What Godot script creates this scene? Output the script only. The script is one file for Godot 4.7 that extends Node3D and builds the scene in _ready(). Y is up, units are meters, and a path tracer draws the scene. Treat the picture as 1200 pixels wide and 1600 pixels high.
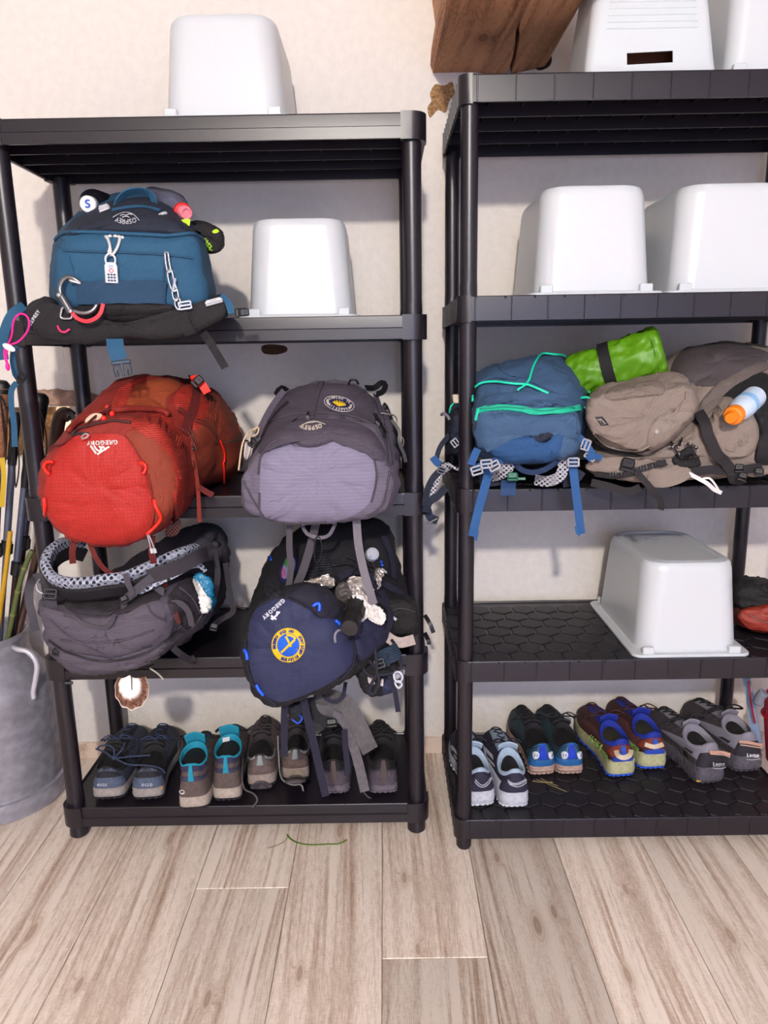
extends Node3D

# ---------------------------------------------------------------- camera model (used to turn sketch points into metres)
const F := 1138.67
var cam_o := Vector3(0, 1.1627, 0)
var cr_ := Vector3.RIGHT
var cu_ := Vector3.UP
var cb_ := Vector3.BACK
var names := {}
var mats := {}
var tiles := {}

func setup_axes():
	var ya := 0.0027
	var p := 0.2149
	var ro := -0.0164
	var a := Vector3(cos(ya), 0, -sin(ya))
	var b := Vector3(-sin(p) * sin(ya), cos(p), -sin(p) * cos(ya))
	cr_ = a * cos(ro) + b * sin(ro)
	cu_ = -a * sin(ro) + b * cos(ro)
	cb_ = Vector3(cos(p) * sin(ya), sin(p), cos(p) * cos(ya))

func ray(px: float, py: float) -> Vector3:
	return cr_ * ((px - 600.0) / F) + cu_ * ((800.0 - py) / F) - cb_

func W(px: float, py: float, z: float) -> Vector3:   # the point of the plane z = const seen there
	var v := ray(px, py)
	return cam_o + v * (z / v.z)

func PY(px: float, py: float, y: float) -> Vector3:  # the point of the plane y = const seen there
	var v := ray(px, py)
	return cam_o + v * ((y - cam_o.y) / v.y)

func ppm(p: Vector3) -> float:                       # metres per sketch unit at a point
	return -(p - cam_o).dot(cb_) / F

# ---------------------------------------------------------------- mesh accumulator: closed pieces, counter-clockwise outside
class Sh:
	var v := PackedVector3Array()
	var f := PackedInt32Array()
	var uv := PackedVector2Array()
	var use_uv := false

	func add(pv: PackedVector3Array, pf: PackedInt32Array, puv := PackedVector2Array()):
		var o := Vector3.ZERO
		for q in pv: o += q
		o /= maxi(pv.size(), 1)
		var vol := 0.0
		for i in range(0, pf.size(), 3):
			vol += (pv[pf[i]] - o).dot((pv[pf[i + 1]] - o).cross(pv[pf[i + 2]] - o))
		var base := v.size()
		v.append_array(pv)
		if use_uv:
			if puv.size() == pv.size(): uv.append_array(puv)
			else:
				for q in pv: uv.append(Vector2(q.x, q.y))
		for i in range(0, pf.size(), 3):
			f.append(base + pf[i])
			if vol >= 0.0:
				f.append(base + pf[i + 1]); f.append(base + pf[i + 2])
			else:
				f.append(base + pf[i + 2]); f.append(base + pf[i + 1])

	func strip_faces(nu: int, nv: int, wu: bool, wv: bool) -> PackedInt32Array:
		var r := PackedInt32Array()
		for i in (nu if wu else nu - 1):
			for j in (nv if wv else nv - 1):
				var a := i * nv + j
				var b := ((i + 1) % nu) * nv + j
				var c := ((i + 1) % nu) * nv + (j + 1) % nv
				var d := i * nv + (j + 1) % nv
				r.append_array(PackedInt32Array([a, b, c, a, c, d]))
		return r

	func loft(rings: Array, caps := true):           # rings: PackedVector3Arrays of one size
		var nv: int = rings[0].size()
		var pv := PackedVector3Array()
		for r in rings: pv.append_array(r)
		var pf := strip_faces(rings.size(), nv, false, true)
		if caps:
			for e in 2:
				var at: int = 0 if e == 0 else (rings.size() - 1) * nv
				var c := Vector3.ZERO
				for j in nv: c += pv[at + j]
				pv.append(c / nv)
				var ci := pv.size() - 1
				for j in nv:
					if e == 0: pf.append_array(PackedInt32Array([ci, at + j, at + (j + 1) % nv]))
					else: pf.append_array(PackedInt32Array([ci, at + (j + 1) % nv, at + j]))
		add(pv, pf)

	func ring_loop(rings: Array):                    # rings closed on each other (a torus)
		var pv := PackedVector3Array()
		for r in rings: pv.append_array(r)
		add(pv, strip_faces(rings.size(), rings[0].size(), true, true))

	func box(c: Vector3, s: Vector3, bev := 0.002, xf := Transform3D.IDENTITY):
		var h := s * 0.5
		bev = minf(bev, minf(h.x, minf(h.y, h.z)) * 0.9)
		var pv := PackedVector3Array()
		for sx in [-1, 1]:
			for sy in [-1, 1]:
				for sz in [-1, 1]:
					var k := Vector3(sx, sy, sz)
					for ax in 3:
						var q := (h - Vector3.ONE * bev) * k
						q[ax] = h[ax] * k[ax]
						pv.append(xf * (c + q))
		var pf := PackedInt32Array()
		var id := func(x: int, y: int, z: int, ax: int) -> int: return ((x * 2 + y) * 2 + z) * 3 + ax
		for ax in 3:
			var u := (ax + 1) % 3
			var w := (ax + 2) % 3
			for sg in 2:
				var q := []
				for t in [[0, 0], [1, 0], [1, 1], [0, 1]]:
					var k := [0, 0, 0]
					k[ax] = sg; k[u] = t[0]; k[w] = t[1]
					q.append(id.call(k[0], k[1], k[2], ax))
				if sg == 1: pf.append_array(PackedInt32Array([q[0], q[1], q[2], q[0], q[2], q[3]]))
				else: pf.append_array(PackedInt32Array([q[0], q[2], q[1], q[0], q[3], q[2]]))
			for su in 2:
				for sw in 2:
					var k := [0, 0, 0]
					k[u] = su; k[w] = sw
					var e := []
					for t in 2:
						k[ax] = t
						e.append(id.call(k[0], k[1], k[2], u)); e.append(id.call(k[0], k[1], k[2], w))
					if su == sw: pf.append_array(PackedInt32Array([e[0], e[1], e[3], e[0], e[3], e[2]]))
					else: pf.append_array(PackedInt32Array([e[0], e[3], e[1], e[0], e[2], e[3]]))
		for x in 2:
			for y in 2:
				for z in 2:
					var t := [id.call(x, y, z, 0), id.call(x, y, z, 1), id.call(x, y, z, 2)]
					if (x + y + z) % 2 == 1: pf.append_array(PackedInt32Array([t[0], t[1], t[2]]))
					else: pf.append_array(PackedInt32Array([t[0], t[2], t[1]]))
		add(pv, pf)

	func sweep(pts: PackedVector3Array, sec: Array, side := Vector3.ZERO, closed := false, sides := PackedVector3Array()):
		# sec: section points (Vector2) at each path point or one for all; x runs along the side direction
		var n := pts.size()
		var rings := []
		var prev := Vector3.ZERO
		for i in n:
			var t: Vector3
			if closed: t = (pts[(i + 1) % n] - pts[(i + n - 1) % n]).normalized()
			else: t = (pts[mini(i + 1, n - 1)] - pts[maxi(i - 1, 0)]).normalized()
			var s: Vector3
			if sides.size() == n: s = sides[i]
			elif side != Vector3.ZERO: s = side
			elif prev != Vector3.ZERO: s = prev
			else: s = Vector3.UP if absf(t.y) < 0.9 else Vector3.RIGHT
			s = (s - t * s.dot(t))
			s = s.normalized() if s.length() > 1e-5 else t.cross(Vector3(0.3, 0.5, 0.8)).normalized()
			prev = s
			var b := t.cross(s)
			var r := PackedVector3Array()
			var sc: PackedVector2Array = sec[i] if sec.size() == n else sec[0]
			for q in sc: r.append(pts[i] + s * q.x + b * q.y)
			rings.append(r)
		if closed: ring_loop(rings)
		else: loft(rings)

	func tube(pts: PackedVector3Array, r: float, n := 8, closed := false, r_end := -1.0):
		var sec := []
		for i in pts.size():
			var rr := r if r_end < 0.0 else lerpf(r, r_end, float(i) / maxi(pts.size() - 1, 1))
			var c := PackedVector2Array()
			for k in n: c.append(Vector2.from_angle(TAU * k / n) * rr)
			sec.append(c)
		sweep(pts, sec, Vector3.ZERO, closed)

	func ribbon(pts: PackedVector3Array, w: float, th: float, side := Vector3.ZERO, sides := PackedVector3Array(), closed := false):
		sweep(pts, [PackedVector2Array([Vector2(-w, -th) / 2, Vector2(w, -th) / 2, Vector2(w, th) / 2, Vector2(-w, th) / 2])], side, closed, sides)

	func lathe(prof: Array, n := 32, xf := Transform3D.IDENTITY):   # prof: Vector2(radius, height)
		var rings := []
		for q in prof:
			var r := PackedVector3Array()
			for k in n: r.append(xf * Vector3(cos(TAU * k / n) * q.x, q.y, sin(TAU * k / n) * q.x))
			rings.append(r)
		loft(rings)

	func blob(c: Vector3, r: Vector3, b := Basis.IDENTITY, n := 20, m := 12):
		var prof := []
		for i in m + 1:
			var a := -PI / 2 + PI * i / m
			prof.append(Vector2(maxf(cos(a), 0.02), sin(a)))
		lathe(prof, n, Transform3D(b * Basis.from_scale(r), c))

	func prism(poly: PackedVector2Array, z0: float, z1: float, xf := Transform3D.IDENTITY, bev := 0.0):
		var tri := Geometry2D.triangulate_polygon(poly)
		var n := poly.size()
		var lay := [[poly, z0], [poly, z1]]
		if bev > 0.0:
			var inn := PackedVector2Array()
			for i in n:
				var a := (poly[i] - poly[(i + n - 1) % n]).normalized()
				var b := (poly[(i + 1) % n] - poly[i]).normalized()
				var nn := (a + b).orthogonal().normalized()
				if Geometry2D.is_polygon_clockwise(poly): nn = -nn
				inn.append(poly[i] + nn * bev)
			if absf(area(inn)) > absf(area(poly)):
				for i in n: inn[i] = poly[i] * 2.0 - inn[i]
			lay = [[poly, z0], [poly, z1 - bev * signf(z1 - z0)], [inn, z1]]
		var pv := PackedVector3Array()
		for l in lay:
			for q in l[0]: pv.append(xf * Vector3(q.x, q.y, l[1]))
		var pf := PackedInt32Array()
		for l in lay.size() - 1:
			for i in n:
				var a := l * n + i
				var b := l * n + (i + 1) % n
				pf.append_array(PackedInt32Array([a, b, b + n, a, b + n, a + n]))
		var ccw := not Geometry2D.is_polygon_clockwise(poly)
		var top := (lay.size() - 1) * n
		for i in range(0, tri.size(), 3):
			# the side walls run along the outline; the lids have to agree with them
			var a := tri[i]; var b := tri[i + 1]; var c := tri[i + 2]
			var tccw: bool = (poly[b] - poly[a]).cross(poly[c] - poly[a]) > 0.0
			if tccw != ccw:
				var s := b; b = c; c = s
			pf.append_array(PackedInt32Array([top + a, top + b, top + c, a, c, b]))
		add(pv, pf)

	func area(p: PackedVector2Array) -> float:
		var s := 0.0
		for i in p.size(): s += p[i].cross(p[(i + 1) % p.size()])
		return s / 2

	func sheet(g: PackedVector3Array, nrm: PackedVector3Array, nu: int, nv: int, hi: PackedFloat32Array, lo: float, wrap_v := false):
		# a closed pad over a grid: top at hi, underside at lo along the normals
		var pv := PackedVector3Array()
		for i in g.size(): pv.append(g[i] + nrm[i] * hi[i])
		for i in g.size(): pv.append(g[i] + nrm[i] * lo)
		var m := g.size()
		var pf := PackedInt32Array()
		var s := strip_faces(nu, nv, false, wrap_v)
		for i in range(0, s.size(), 3):
			pf.append_array(PackedInt32Array([s[i], s[i + 1], s[i + 2], m + s[i], m + s[i + 2], m + s[i + 1]]))
		var edge := func(a: int, b: int): pf.append_array(PackedInt32Array([b, a, m + a, b, m + a, m + b]))
		for j in (nv if wrap_v else nv - 1):
			edge.call(j, (j + 1) % nv)
			edge.call((nu - 1) * nv + (j + 1) % nv, (nu - 1) * nv + j)
		if not wrap_v:
			for i in nu - 1:
				edge.call((i + 1) * nv, i * nv)
				edge.call(i * nv + nv - 1, (i + 1) * nv + nv - 1)
		add(pv, pf)

	func mesh(crease := 40.0) -> ArrayMesh:
		var nf := f.size() / 3
		var fn := PackedVector3Array(); fn.resize(nf)
		for i in nf:
			fn[i] = (v[f[i * 3 + 1]] - v[f[i * 3]]).cross(v[f[i * 3 + 2]] - v[f[i * 3]])
		var arr := []; arr.resize(Mesh.ARRAY_MAX)
		if crease >= 180.0:
			var vn := PackedVector3Array(); vn.resize(v.size())
			for i in nf:
				for k in 3: vn[f[i * 3 + k]] += fn[i]
			for i in v.size(): vn[i] = vn[i].normalized() if vn[i].length_squared() > 1e-20 else Vector3.UP
			var fi := f.duplicate()
			for i in nf:
				var t := fi[i * 3 + 1]; fi[i * 3 + 1] = fi[i * 3 + 2]; fi[i * 3 + 2] = t
			arr[Mesh.ARRAY_VERTEX] = v; arr[Mesh.ARRAY_NORMAL] = vn; arr[Mesh.ARRAY_INDEX] = fi
			if use_uv: arr[Mesh.ARRAY_TEX_UV] = uv
		else:
			var start := PackedInt32Array(); start.resize(v.size() + 1)
			for i in f.size(): start[f[i] + 1] += 1
			for i in v.size(): start[i + 1] += start[i]
			var fill := start.duplicate()
			var adj := PackedInt32Array(); adj.resize(f.size())
			for i in f.size():
				adj[fill[f[i]]] = i / 3; fill[f[i]] += 1
			var un := PackedVector3Array(); un.resize(nf)
			for i in nf: un[i] = fn[i].normalized()
			var lim := cos(deg_to_rad(crease))
			var ov := PackedVector3Array(); ov.resize(f.size())
			var on := PackedVector3Array(); on.resize(f.size())
			var ou := PackedVector2Array()
			if use_uv: ou.resize(f.size())
			for i in nf:
				for k in 3:
					var src: int = f[i * 3 + (0 if k == 0 else 3 - k)]
					var s := Vector3.ZERO
					for a in range(start[src], start[src + 1]):
						if un[adj[a]].dot(un[i]) > lim: s += fn[adj[a]]
					ov[i * 3 + k] = v[src]
					on[i * 3 + k] = s.normalized() if s.length_squared() > 1e-22 else un[i]
					if use_uv: ou[i * 3 + k] = uv[src]
			arr[Mesh.ARRAY_VERTEX] = ov; arr[Mesh.ARRAY_NORMAL] = on
			if use_uv: arr[Mesh.ARRAY_TEX_UV] = ou
		var m := ArrayMesh.new()
		m.add_surface_from_arrays(Mesh.PRIMITIVE_TRIANGLES, arr)
		return m

# ---------------------------------------------------------------- nodes
func numbered(called: String) -> String:
	if not names.has(called):
		names[called] = 0
		return called
	names[called] += 1
	return "%s_%03d" % [called, names[called]]

func tag(o: Node3D, label: String, category: String, group := ""):
	o.set_meta("label", label)
	o.set_meta("category", category)
	if group != "": o.set_meta("group", group)

func thing(called: String, label: String, category: String, at := Vector3.ZERO, group := "") -> Node3D:
	var o := Node3D.new()
	o.name = numbered(called)
	add_child(o)
	o.position = at
	tag(o, label, category, group)
	return o

func put(called: String, m: Mesh, mat: Material, parent: Node3D = null, label := "") -> MeshInstance3D:
	var o := MeshInstance3D.new()
	o.mesh = m
	o.material_override = mat
	o.cast_shadow = GeometryInstance3D.SHADOW_CASTING_SETTING_ON
	if parent == null:
		o.name = numbered(called)
		add_child(o)
	else:
		o.name = called
		parent.add_child(o, true)
	if label != "": o.set_meta("label", label)
	return o

func obj(called: String, sh: Sh, mat: Material, parent: Node3D = null, crease := 40.0, label := "") -> MeshInstance3D:
	# shapes are made in the scene's axes; under a thing they move to the thing's own origin
	if parent != null:
		var xf := Transform3D.IDENTITY
		var p: Node = parent
		while p != self:
			xf = (p as Node3D).transform * xf
			p = p.get_parent()
		if xf != Transform3D.IDENTITY:
			var kept := sh.v
			sh.v = xf.affine_inverse() * sh.v
			var m := sh.mesh(crease)
			sh.v = kept
			return put(called, m, mat, parent, label)
	return put(called, sh.mesh(crease), mat, parent, label)

func struct(called: String, sh: Sh, mat: Material, crease := 40.0) -> MeshInstance3D:
	var o := obj(called, sh, mat, null, crease)
	o.set_meta("kind", "structure")
	return o

# ---------------------------------------------------------------- materials
func M(c: Color, rough := 0.6, metal := 0.0, tile := "", per_m := 20.0, bump := 1.0) -> StandardMaterial3D:
	var key := [c, rough, metal, tile, per_m, bump]
	if mats.has(key): return mats[key]
	var m := StandardMaterial3D.new()
	m.albedo_color = c
	m.roughness = rough
	m.metallic = metal
	if tile != "":
		var t: Array = weave(tile)
		if t[0] != null: m.albedo_texture = t[0]
		m.normal_enabled = true
		m.normal_texture = t[1]
		m.normal_scale = bump
		m.uv1_triplanar = true
		m.uv1_scale = Vector3.ONE * per_m
	mats[key] = m
	return m

func cloth(c: Color, tile := "twill", per_m := 60.0, bump := 1.0, rough := 0.8) -> StandardMaterial3D:
	var m := M(c, rough, 0.0, tile, per_m, bump)
	m.rim_enabled = true
	m.rim = 0.08
	m.rim_tint = 0.8
	return m

func tex_of(n: int, shade: Callable, high: Callable, strength: float) -> Array:
	var a := Image.create(n, n, true, Image.FORMAT_RGB8)
	var h := Image.create(n, n, false, Image.FORMAT_L8)
	for y in n:
		for x in n:
			var u := (x + 0.5) / n
			var w := (y + 0.5) / n
			var s: float = shade.call(u, w)
			a.set_pixel(x, y, Color(s, s, s))
			var q: float = clampf(high.call(u, w), 0, 1)
			h.set_pixel(x, y, Color(q, q, q))
	h.bump_map_to_normal_map(strength)
	a.generate_mipmaps()
	return [ImageTexture.create_from_image(a), ImageTexture.create_from_image(h)]

func weave(kind: String) -> Array:
	if tiles.has(kind): return tiles[kind]
	var r: Array
	match kind:
		"twill":    # fine diagonal cloth
			r = tex_of(32, func(u, w): return 0.9 + 0.1 * sin(TAU * (u * 4 + w * 4)), func(u, w): return 0.5 + 0.35 * sin(TAU * (u * 4 + w * 4)) + 0.15 * sin(TAU * (u * 8 - w * 4)), 1.5)
		"grid":     # ripstop squares
			r = tex_of(32, func(u, w): return 0.88 if (u < 0.2 or w < 0.2) else 1.0, func(u, w): return 0.25 if (u < 0.22 or w < 0.22) else 0.6 + 0.3 * sin(PI * (u - 0.22) / 0.78) * sin(PI * (w - 0.22) / 0.78), 3.0)
		"dash":     # rows of light stitches
			r = tex_of(64, func(u, w): return 1.0 if (fposmod(w * 4, 1.0) < 0.19 and fposmod(u * 8 + floor(w * 4) * 0.5, 1.0) < 0.6) else 0.86, func(u, w): return 0.7 if fposmod(w * 4, 1.0) < 0.25 else 0.4 + 0.1 * sin(TAU * u * 16), 2.0)
		"rib":      # narrow bands
			r = tex_of(32, func(_u, w): return 1.0 if fposmod(w * 4, 1.0) < 0.55 else 0.72, func(_u, w): return 0.5 + 0.45 * sin(TAU * w * 4), 2.5)
		"mesh":     # holed spacer mesh
			r = tex_of(64, func(u, w): return hole(u, w, 0.12, 1.0), func(u, w): return hole(u, w, 0.0, 1.0), 4.0)
		"web":      # strap webbing
			r = tex_of(32, func(u, w): return 0.86 + 0.14 * sin(TAU * (u * 8)) * sin(TAU * w * 8), func(u, w): return 0.5 + 0.4 * sin(TAU * u * 8) * sin(TAU * w * 8), 2.0)
		"suede":
			r = noise_tile(64, 0.09, 0.82, 4.0, 11)
		"grain":    # moulded plastic
			r = noise_tile(128, 0.14, 0.9, 2.0, 5)
		"plaster":
			r = noise_tile(512, 0.03, 0.965, 3.0, 7)
		"cork":
			r = noise_tile(64, 0.2, 0.6, 4.0, 9)
		"scuff":
			r = noise_tile(256, 0.02, 0.72, 1.2, 21)
	tiles[kind] = r
	return r

func hole(u: float, w: float, lo: float, hi: float) -> float:
	var best := 9.0
	for c in [Vector2(0, 0), Vector2(1, 0), Vector2(0, 1), Vector2(1, 1), Vector2(0.5, 0.5)]:
		best = minf(best, Vector2((u - c.x), (w - c.y)).length())
	return lerpf(lo, hi, smoothstep(0.2, 0.3, best))

func noise_tile(n: int, freq: float, low: float, strength: float, seed_: int) -> Array:
	var nz := FastNoiseLite.new()
	nz.seed = seed_
	nz.frequency = freq
	nz.fractal_octaves = 5
	var g: Image = nz.get_seamless_image(n, n)
	g.convert(Image.FORMAT_L8)
	var a := Image.create(n, n, true, Image.FORMAT_RGB8)
	for y in n:
		for x in n:
			var s := lerpf(low, 1.0, g.get_pixel(x, y).r)
			a.set_pixel(x, y, Color(s, s, s))
	a.generate_mipmaps()
	g.bump_map_to_normal_map(strength)
	return [ImageTexture.create_from_image(a), ImageTexture.create_from_image(g)]

# ---------------------------------------------------------------- curves
func spl(p: Array, step := 0.012, closed := false) -> PackedVector3Array:   # smooth path through points
	var n := p.size()
	var out := PackedVector3Array()
	for i in (n if closed else n - 1):
		var a: Vector3 = p[(i - 1 + n) % n] if closed or i > 0 else p[0]
		var b: Vector3 = p[i]
		var c: Vector3 = p[(i + 1) % n]
		var d: Vector3 = p[(i + 2) % n] if closed or i + 2 < n else p[n - 1]
		var k := clampi(int(ceil(b.distance_to(c) / step)), 1, 40)
		for t in k: out.append(b.cubic_interpolate(c, a, d, float(t) / k))
	if not closed: out.append(p[n - 1])
	return out

func spl2(p: Array, step := 8.0, closed := false) -> PackedVector2Array:
	var q := []
	for a in p: q.append(Vector3(a[0], a[1], 0))
	var out := PackedVector2Array()
	for s in spl(q, step, closed): out.append(Vector2(s.x, s.y))
	return out

func pts(l: Array) -> Array:      # [[px, py, z], ...] to points
	var r := []
	for a in l: r.append(W(a[0], a[1], a[2]))
	return r

# ---------------------------------------------------------------- the setting
func wood_tex(seed_: int, light: Color, dark: Color, knots: int) -> ImageTexture:
	var w := 256
	var h := 1024
	var rng := RandomNumberGenerator.new()
	rng.seed = seed_
	var nz := FastNoiseLite.new(); nz.seed = seed_; nz.frequency = 0.03; nz.fractal_octaves = 4
	var fine := FastNoiseLite.new(); fine.seed = seed_ + 5; fine.frequency = 0.12; fine.fractal_octaves = 2
	var kn := []
	for i in knots: kn.append(Vector3(rng.randf_range(40, 216), rng.randf_range(60, h - 60), rng.randf_range(7, 15)))
	var data := PackedByteArray(); data.resize(w * h * 3)
	for y in h:
		var bend := 10.0 * sin(y * 0.006 + seed_)
		for x in w:
			var xx := x + bend
			var ring := 0.0
			for k in kn:
				var dx: float = (x - k.x) / k.z
				var dy: float = (y - k.y) / (k.z * 2.4)
				var dd := dx * dx + dy * dy
				if dd < 16.0:
					var g := exp(-dd * 0.7)
					ring = maxf(ring, g * (0.75 + 0.25 * sin(dd * 7.0)))
					xx += dx * g * 26.0
			var s := nz.get_noise_2d(xx * 1.9, y * 0.05)
			var s2 := nz.get_noise_2d(xx * 0.5 + 400.0, y * 0.02 + 90.0)
			var s3 := fine.get_noise_2d(xx * 4.0, y * 0.25)
			var md := clampf(0.55 + 1.3 * nz.get_noise_2d(xx * 0.25 + 900.0, y * 0.10), 0.1, 1.5)
			var cross := fine.get_noise_2d(xx * 0.5 + 70.0, y * 1.6)
			var t := clampf(0.17 + maxf(s, -0.2) * 0.95 * md + s2 * 0.5 + s3 * 0.36 + cross * 0.12, 0.0, 1.0)
			t = maxf(t, ring * 0.9)
			var c := light.lerp(dark, t)
			var o := (y * w + x) * 3
			data[o] = int(c.r * 255); data[o + 1] = int(c.g * 255); data[o + 2] = int(c.b * 255)
	var im := Image.create_from_data(w, h, false, Image.FORMAT_RGB8, data)
	im.generate_mipmaps()
	return ImageTexture.create_from_image(im)

func plank_mesh(wd: float, ln: float, shift: Vector2) -> ArrayMesh:
	var st := SurfaceTool.new()
	st.begin(Mesh.PRIMITIVE_TRIANGLES)
	var b := 0.0012
	var x := wd / 2
	var z := ln / 2
	var q := func(a: Vector3, c: Vector3, d: Vector3, e: Vector3, n: Vector3):
		for p in [a, c, d, a, d, e]:
			st.set_normal(n)
			st.set_uv(Vector2((p.x + x) / 0.21 * 0.96 + shift.x, (p.z + z) / 1.25 + shift.y))
			st.add_vertex(p)
	var n := 0.0
	q.call(Vector3(-x + b, n, -z + b), Vector3(x - b, n, -z + b), Vector3(x - b, n, z - b), Vector3(-x + b, n, z - b), Vector3.UP)
	q.call(Vector3(-x, -b, -z), Vector3(-x + b, n, -z + b), Vector3(-x + b, n, z - b), Vector3(-x, -b, z), Vector3(-0.7, 0.7, 0))
	q.call(Vector3(x - b, n, -z + b), Vector3(x, -b, -z), Vector3(x, -b, z), Vector3(x - b, n, z - b), Vector3(0.7, 0.7, 0))
	q.call(Vector3(-x, -b, -z), Vector3(x, -b, -z), Vector3(x - b, n, -z + b), Vector3(-x + b, n, -z + b), Vector3(0, 0.7, -0.7))
	q.call(Vector3(-x + b, n, z - b), Vector3(x - b, n, z - b), Vector3(x, -b, z), Vector3(-x, -b, z), Vector3(0, 0.7, 0.7))
	q.call(Vector3(-x, -0.008, -z), Vector3(-x, -b, -z), Vector3(-x, -b, z), Vector3(-x, -0.008, z), Vector3.LEFT)
	q.call(Vector3(x, -b, -z), Vector3(x, -0.008, -z), Vector3(x, -0.008, z), Vector3(x, -b, z), Vector3.RIGHT)
	q.call(Vector3(-x, -0.008, -z), Vector3(x, -0.008, -z), Vector3(x, -b, -z), Vector3(-x, -b, -z), Vector3(0, 0, -1))
	q.call(Vector3(-x, -b, z), Vector3(x, -b, z), Vector3(x, -0.008, z), Vector3(-x, -0.008, z), Vector3(0, 0, 1))
	st.index()
	return st.commit()

func slab(a: Vector3, b: Vector3, bev := 0.0) -> Sh:
	var s := Sh.new()
	s.box((a + b) / 2, (b - a).abs(), bev if bev > 0.0 else 0.0005)
	return s

const WZ := -1.97

func build_room():
	var plaster := M(Color(0.875, 0.848, 0.818), 0.92, 0.0, "plaster", 2.2, 0.5)
	var white := M(Color(0.66, 0.65, 0.66), 0.9)
	# back wall in pieces round the little niche behind the poles
	var nx0 := -1.075; var nx1 := -0.845; var ny0 := 0.90; var ny1 := 1.036
	var s := Sh.new()
	s.box(Vector3((-2.6 + nx0) / 2, 1.35, WZ - 0.15), Vector3(nx0 + 2.6, 2.7, 0.3), 0.0005)
	s.box(Vector3((2.6 + nx1) / 2, 1.35, WZ - 0.15), Vector3(2.6 - nx1, 2.7, 0.3), 0.0005)
	s.box(Vector3((nx0 + nx1) / 2, ny0 / 2, WZ - 0.15), Vector3(nx1 - nx0, ny0, 0.3), 0.0005)
	s.box(Vector3((nx0 + nx1) / 2, (2.7 + ny1) / 2, WZ - 0.15), Vector3(nx1 - nx0, 2.7 - ny1, 0.3), 0.0005)
	struct("wall_back", s, plaster)
	struct("wall_left", slab(Vector3(-2.8, 0, -2.27), Vector3(-2.6, 2.7, 3.4)), white)
	struct("wall_right", slab(Vector3(2.6, 0, -2.27), Vector3(2.8, 2.7, 3.4)), white)
	# the wall behind the camera has a wide glazed door
	var g := Sh.new()
	g.box(Vector3(-1.525, 1.35, 2.7), Vector3(2.15, 2.7, 0.2), 0.0005)
	g.box(Vector3(2.225, 1.35, 2.7), Vector3(0.75, 2.7, 0.2), 0.0005)
	g.box(Vector3(0.7, 2.5, 2.7), Vector3(2.3, 0.4, 0.2), 0.0005)
	struct("wall_front", g, white)
	var dr := Sh.new()
	for x in [-0.42, 0.7, 1.82]: dr.box(Vector3(x, 1.15, 2.7), Vector3(0.07, 2.3, 0.06), 0.004)
	for y in [0.05, 2.26]: dr.box(Vector3(0.7, y, 2.7), Vector3(2.24, 0.08, 0.06), 0.004)
	var door := struct("door_1", dr, M(Color(0.9, 0.9, 0.9), 0.5))
	var gl := StandardMaterial3D.new()
	gl.transparency = BaseMaterial3D.TRANSPARENCY_ALPHA
	gl.albedo_color = Color(1, 1, 1, 0.06)
	gl.roughness = 0.0
	var pane := Sh.new()
	pane.box(Vector3(0.7, 1.15, 2.7), Vector3(2.2, 2.2, 0.006), 0.0005)
	obj("pane", pane, gl, door)
	struct("ceiling", slab(Vector3(-2.8, 2.7, -2.27), Vector3(2.8, 2.85, 3.4)), white)
	# floor: sub-floor and long wood-look planks
	var fl := struct("floor", slab(Vector3(-2.8, -0.15, -2.27), Vector3(2.8, -0.006, 3.4)), M(Color(0.42, 0.35, 0.3), 0.9))
	var fm := []
	for i in 6:
		var m := StandardMaterial3D.new()
		var br := [1.0, 0.95, 0.88, 0.98, 0.92, 1.02][i] as float
		m.albedo_texture = wood_tex(31 + i * 7, Color(0.94, 0.885, 0.83), Color(0.64, 0.535, 0.455), 3)
		m.albedo_color = Color(0.97 * br, 0.97 * br, 0.97 * br)
		m.roughness = 0.42
		m.normal_enabled = true
		m.normal_texture = weave("scuff")[1]
		m.normal_scale = 0.35
		fm.append(m)
	var rng := RandomNumberGenerator.new(); rng.seed = 4
	var wd := 0.2085
	var meshes := []
	for i in 5: meshes.append(plank_mesh(wd - 0.0012, 1.2 - 0.0012, Vector2(rng.randf() * 0.02, rng.randf() * 0.04)))
	# joints across the boards as seen in front of the shelves
	var seen := {-2: -1.411, 0: -1.2115, -5: -1.4157}
	for k in range(-12, 12):
		var x := -0.0215 + (k + 0.5) * wd
		var z0: float = seen.get(k, -rng.randf_range(2.02, 2.2)) - 1.2
		if absf(x) > 2.55: continue
		while z0 < -2.0 - 1.15: z0 += 1.2
		var z := z0
		while z < 2.6:
			var a := maxf(z, -1.99)
			var b := minf(z + 1.2, 2.75)
			var pm: Mesh = meshes[rng.randi() % 5]
			if b - a < 1.19: pm = plank_mesh(wd - 0.0012, b - a - 0.0012, Vector2(0, rng.randf() * (1.2 - b + a) / 1.25))
			var o := put("plank", pm, fm[rng.randi() % 6], fl)
			o.position = Vector3(x, 0, (a + b) / 2)
			if rng.randf() < 0.5: o.rotation.y = PI
			z += 1.2
	# skirting of the same boards
	var bm := StandardMaterial3D.new()
	bm.albedo_texture = fm[1].albedo_texture
	bm.albedo_color = Color(0.9, 0.86, 0.84)
	bm.uv1_triplanar = true
	bm.uv1_scale = Vector3(1.0, 1.0, 1.0)
	bm.roughness = 0.5
	struct("baseboard_back", slab(Vector3(-2.6, 0, WZ), Vector3(2.6, 0.05, WZ + 0.012), 0.002), bm)
	# places where the plaster is gone and stone shows
	var stone := M(Color(0.82, 0.63, 0.43), 0.95, 0.0, "cork", 9.0, 1.5)
	stone_patch([[672, 146], [680, 132], [694, 134], [706, 128], [710, 146], [702, 158], [696, 176], [684, 172], [672, 184], [668, 168], [674, 158]], stone, "patch of bare sandstone in the plaster below the wooden beam")
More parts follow.
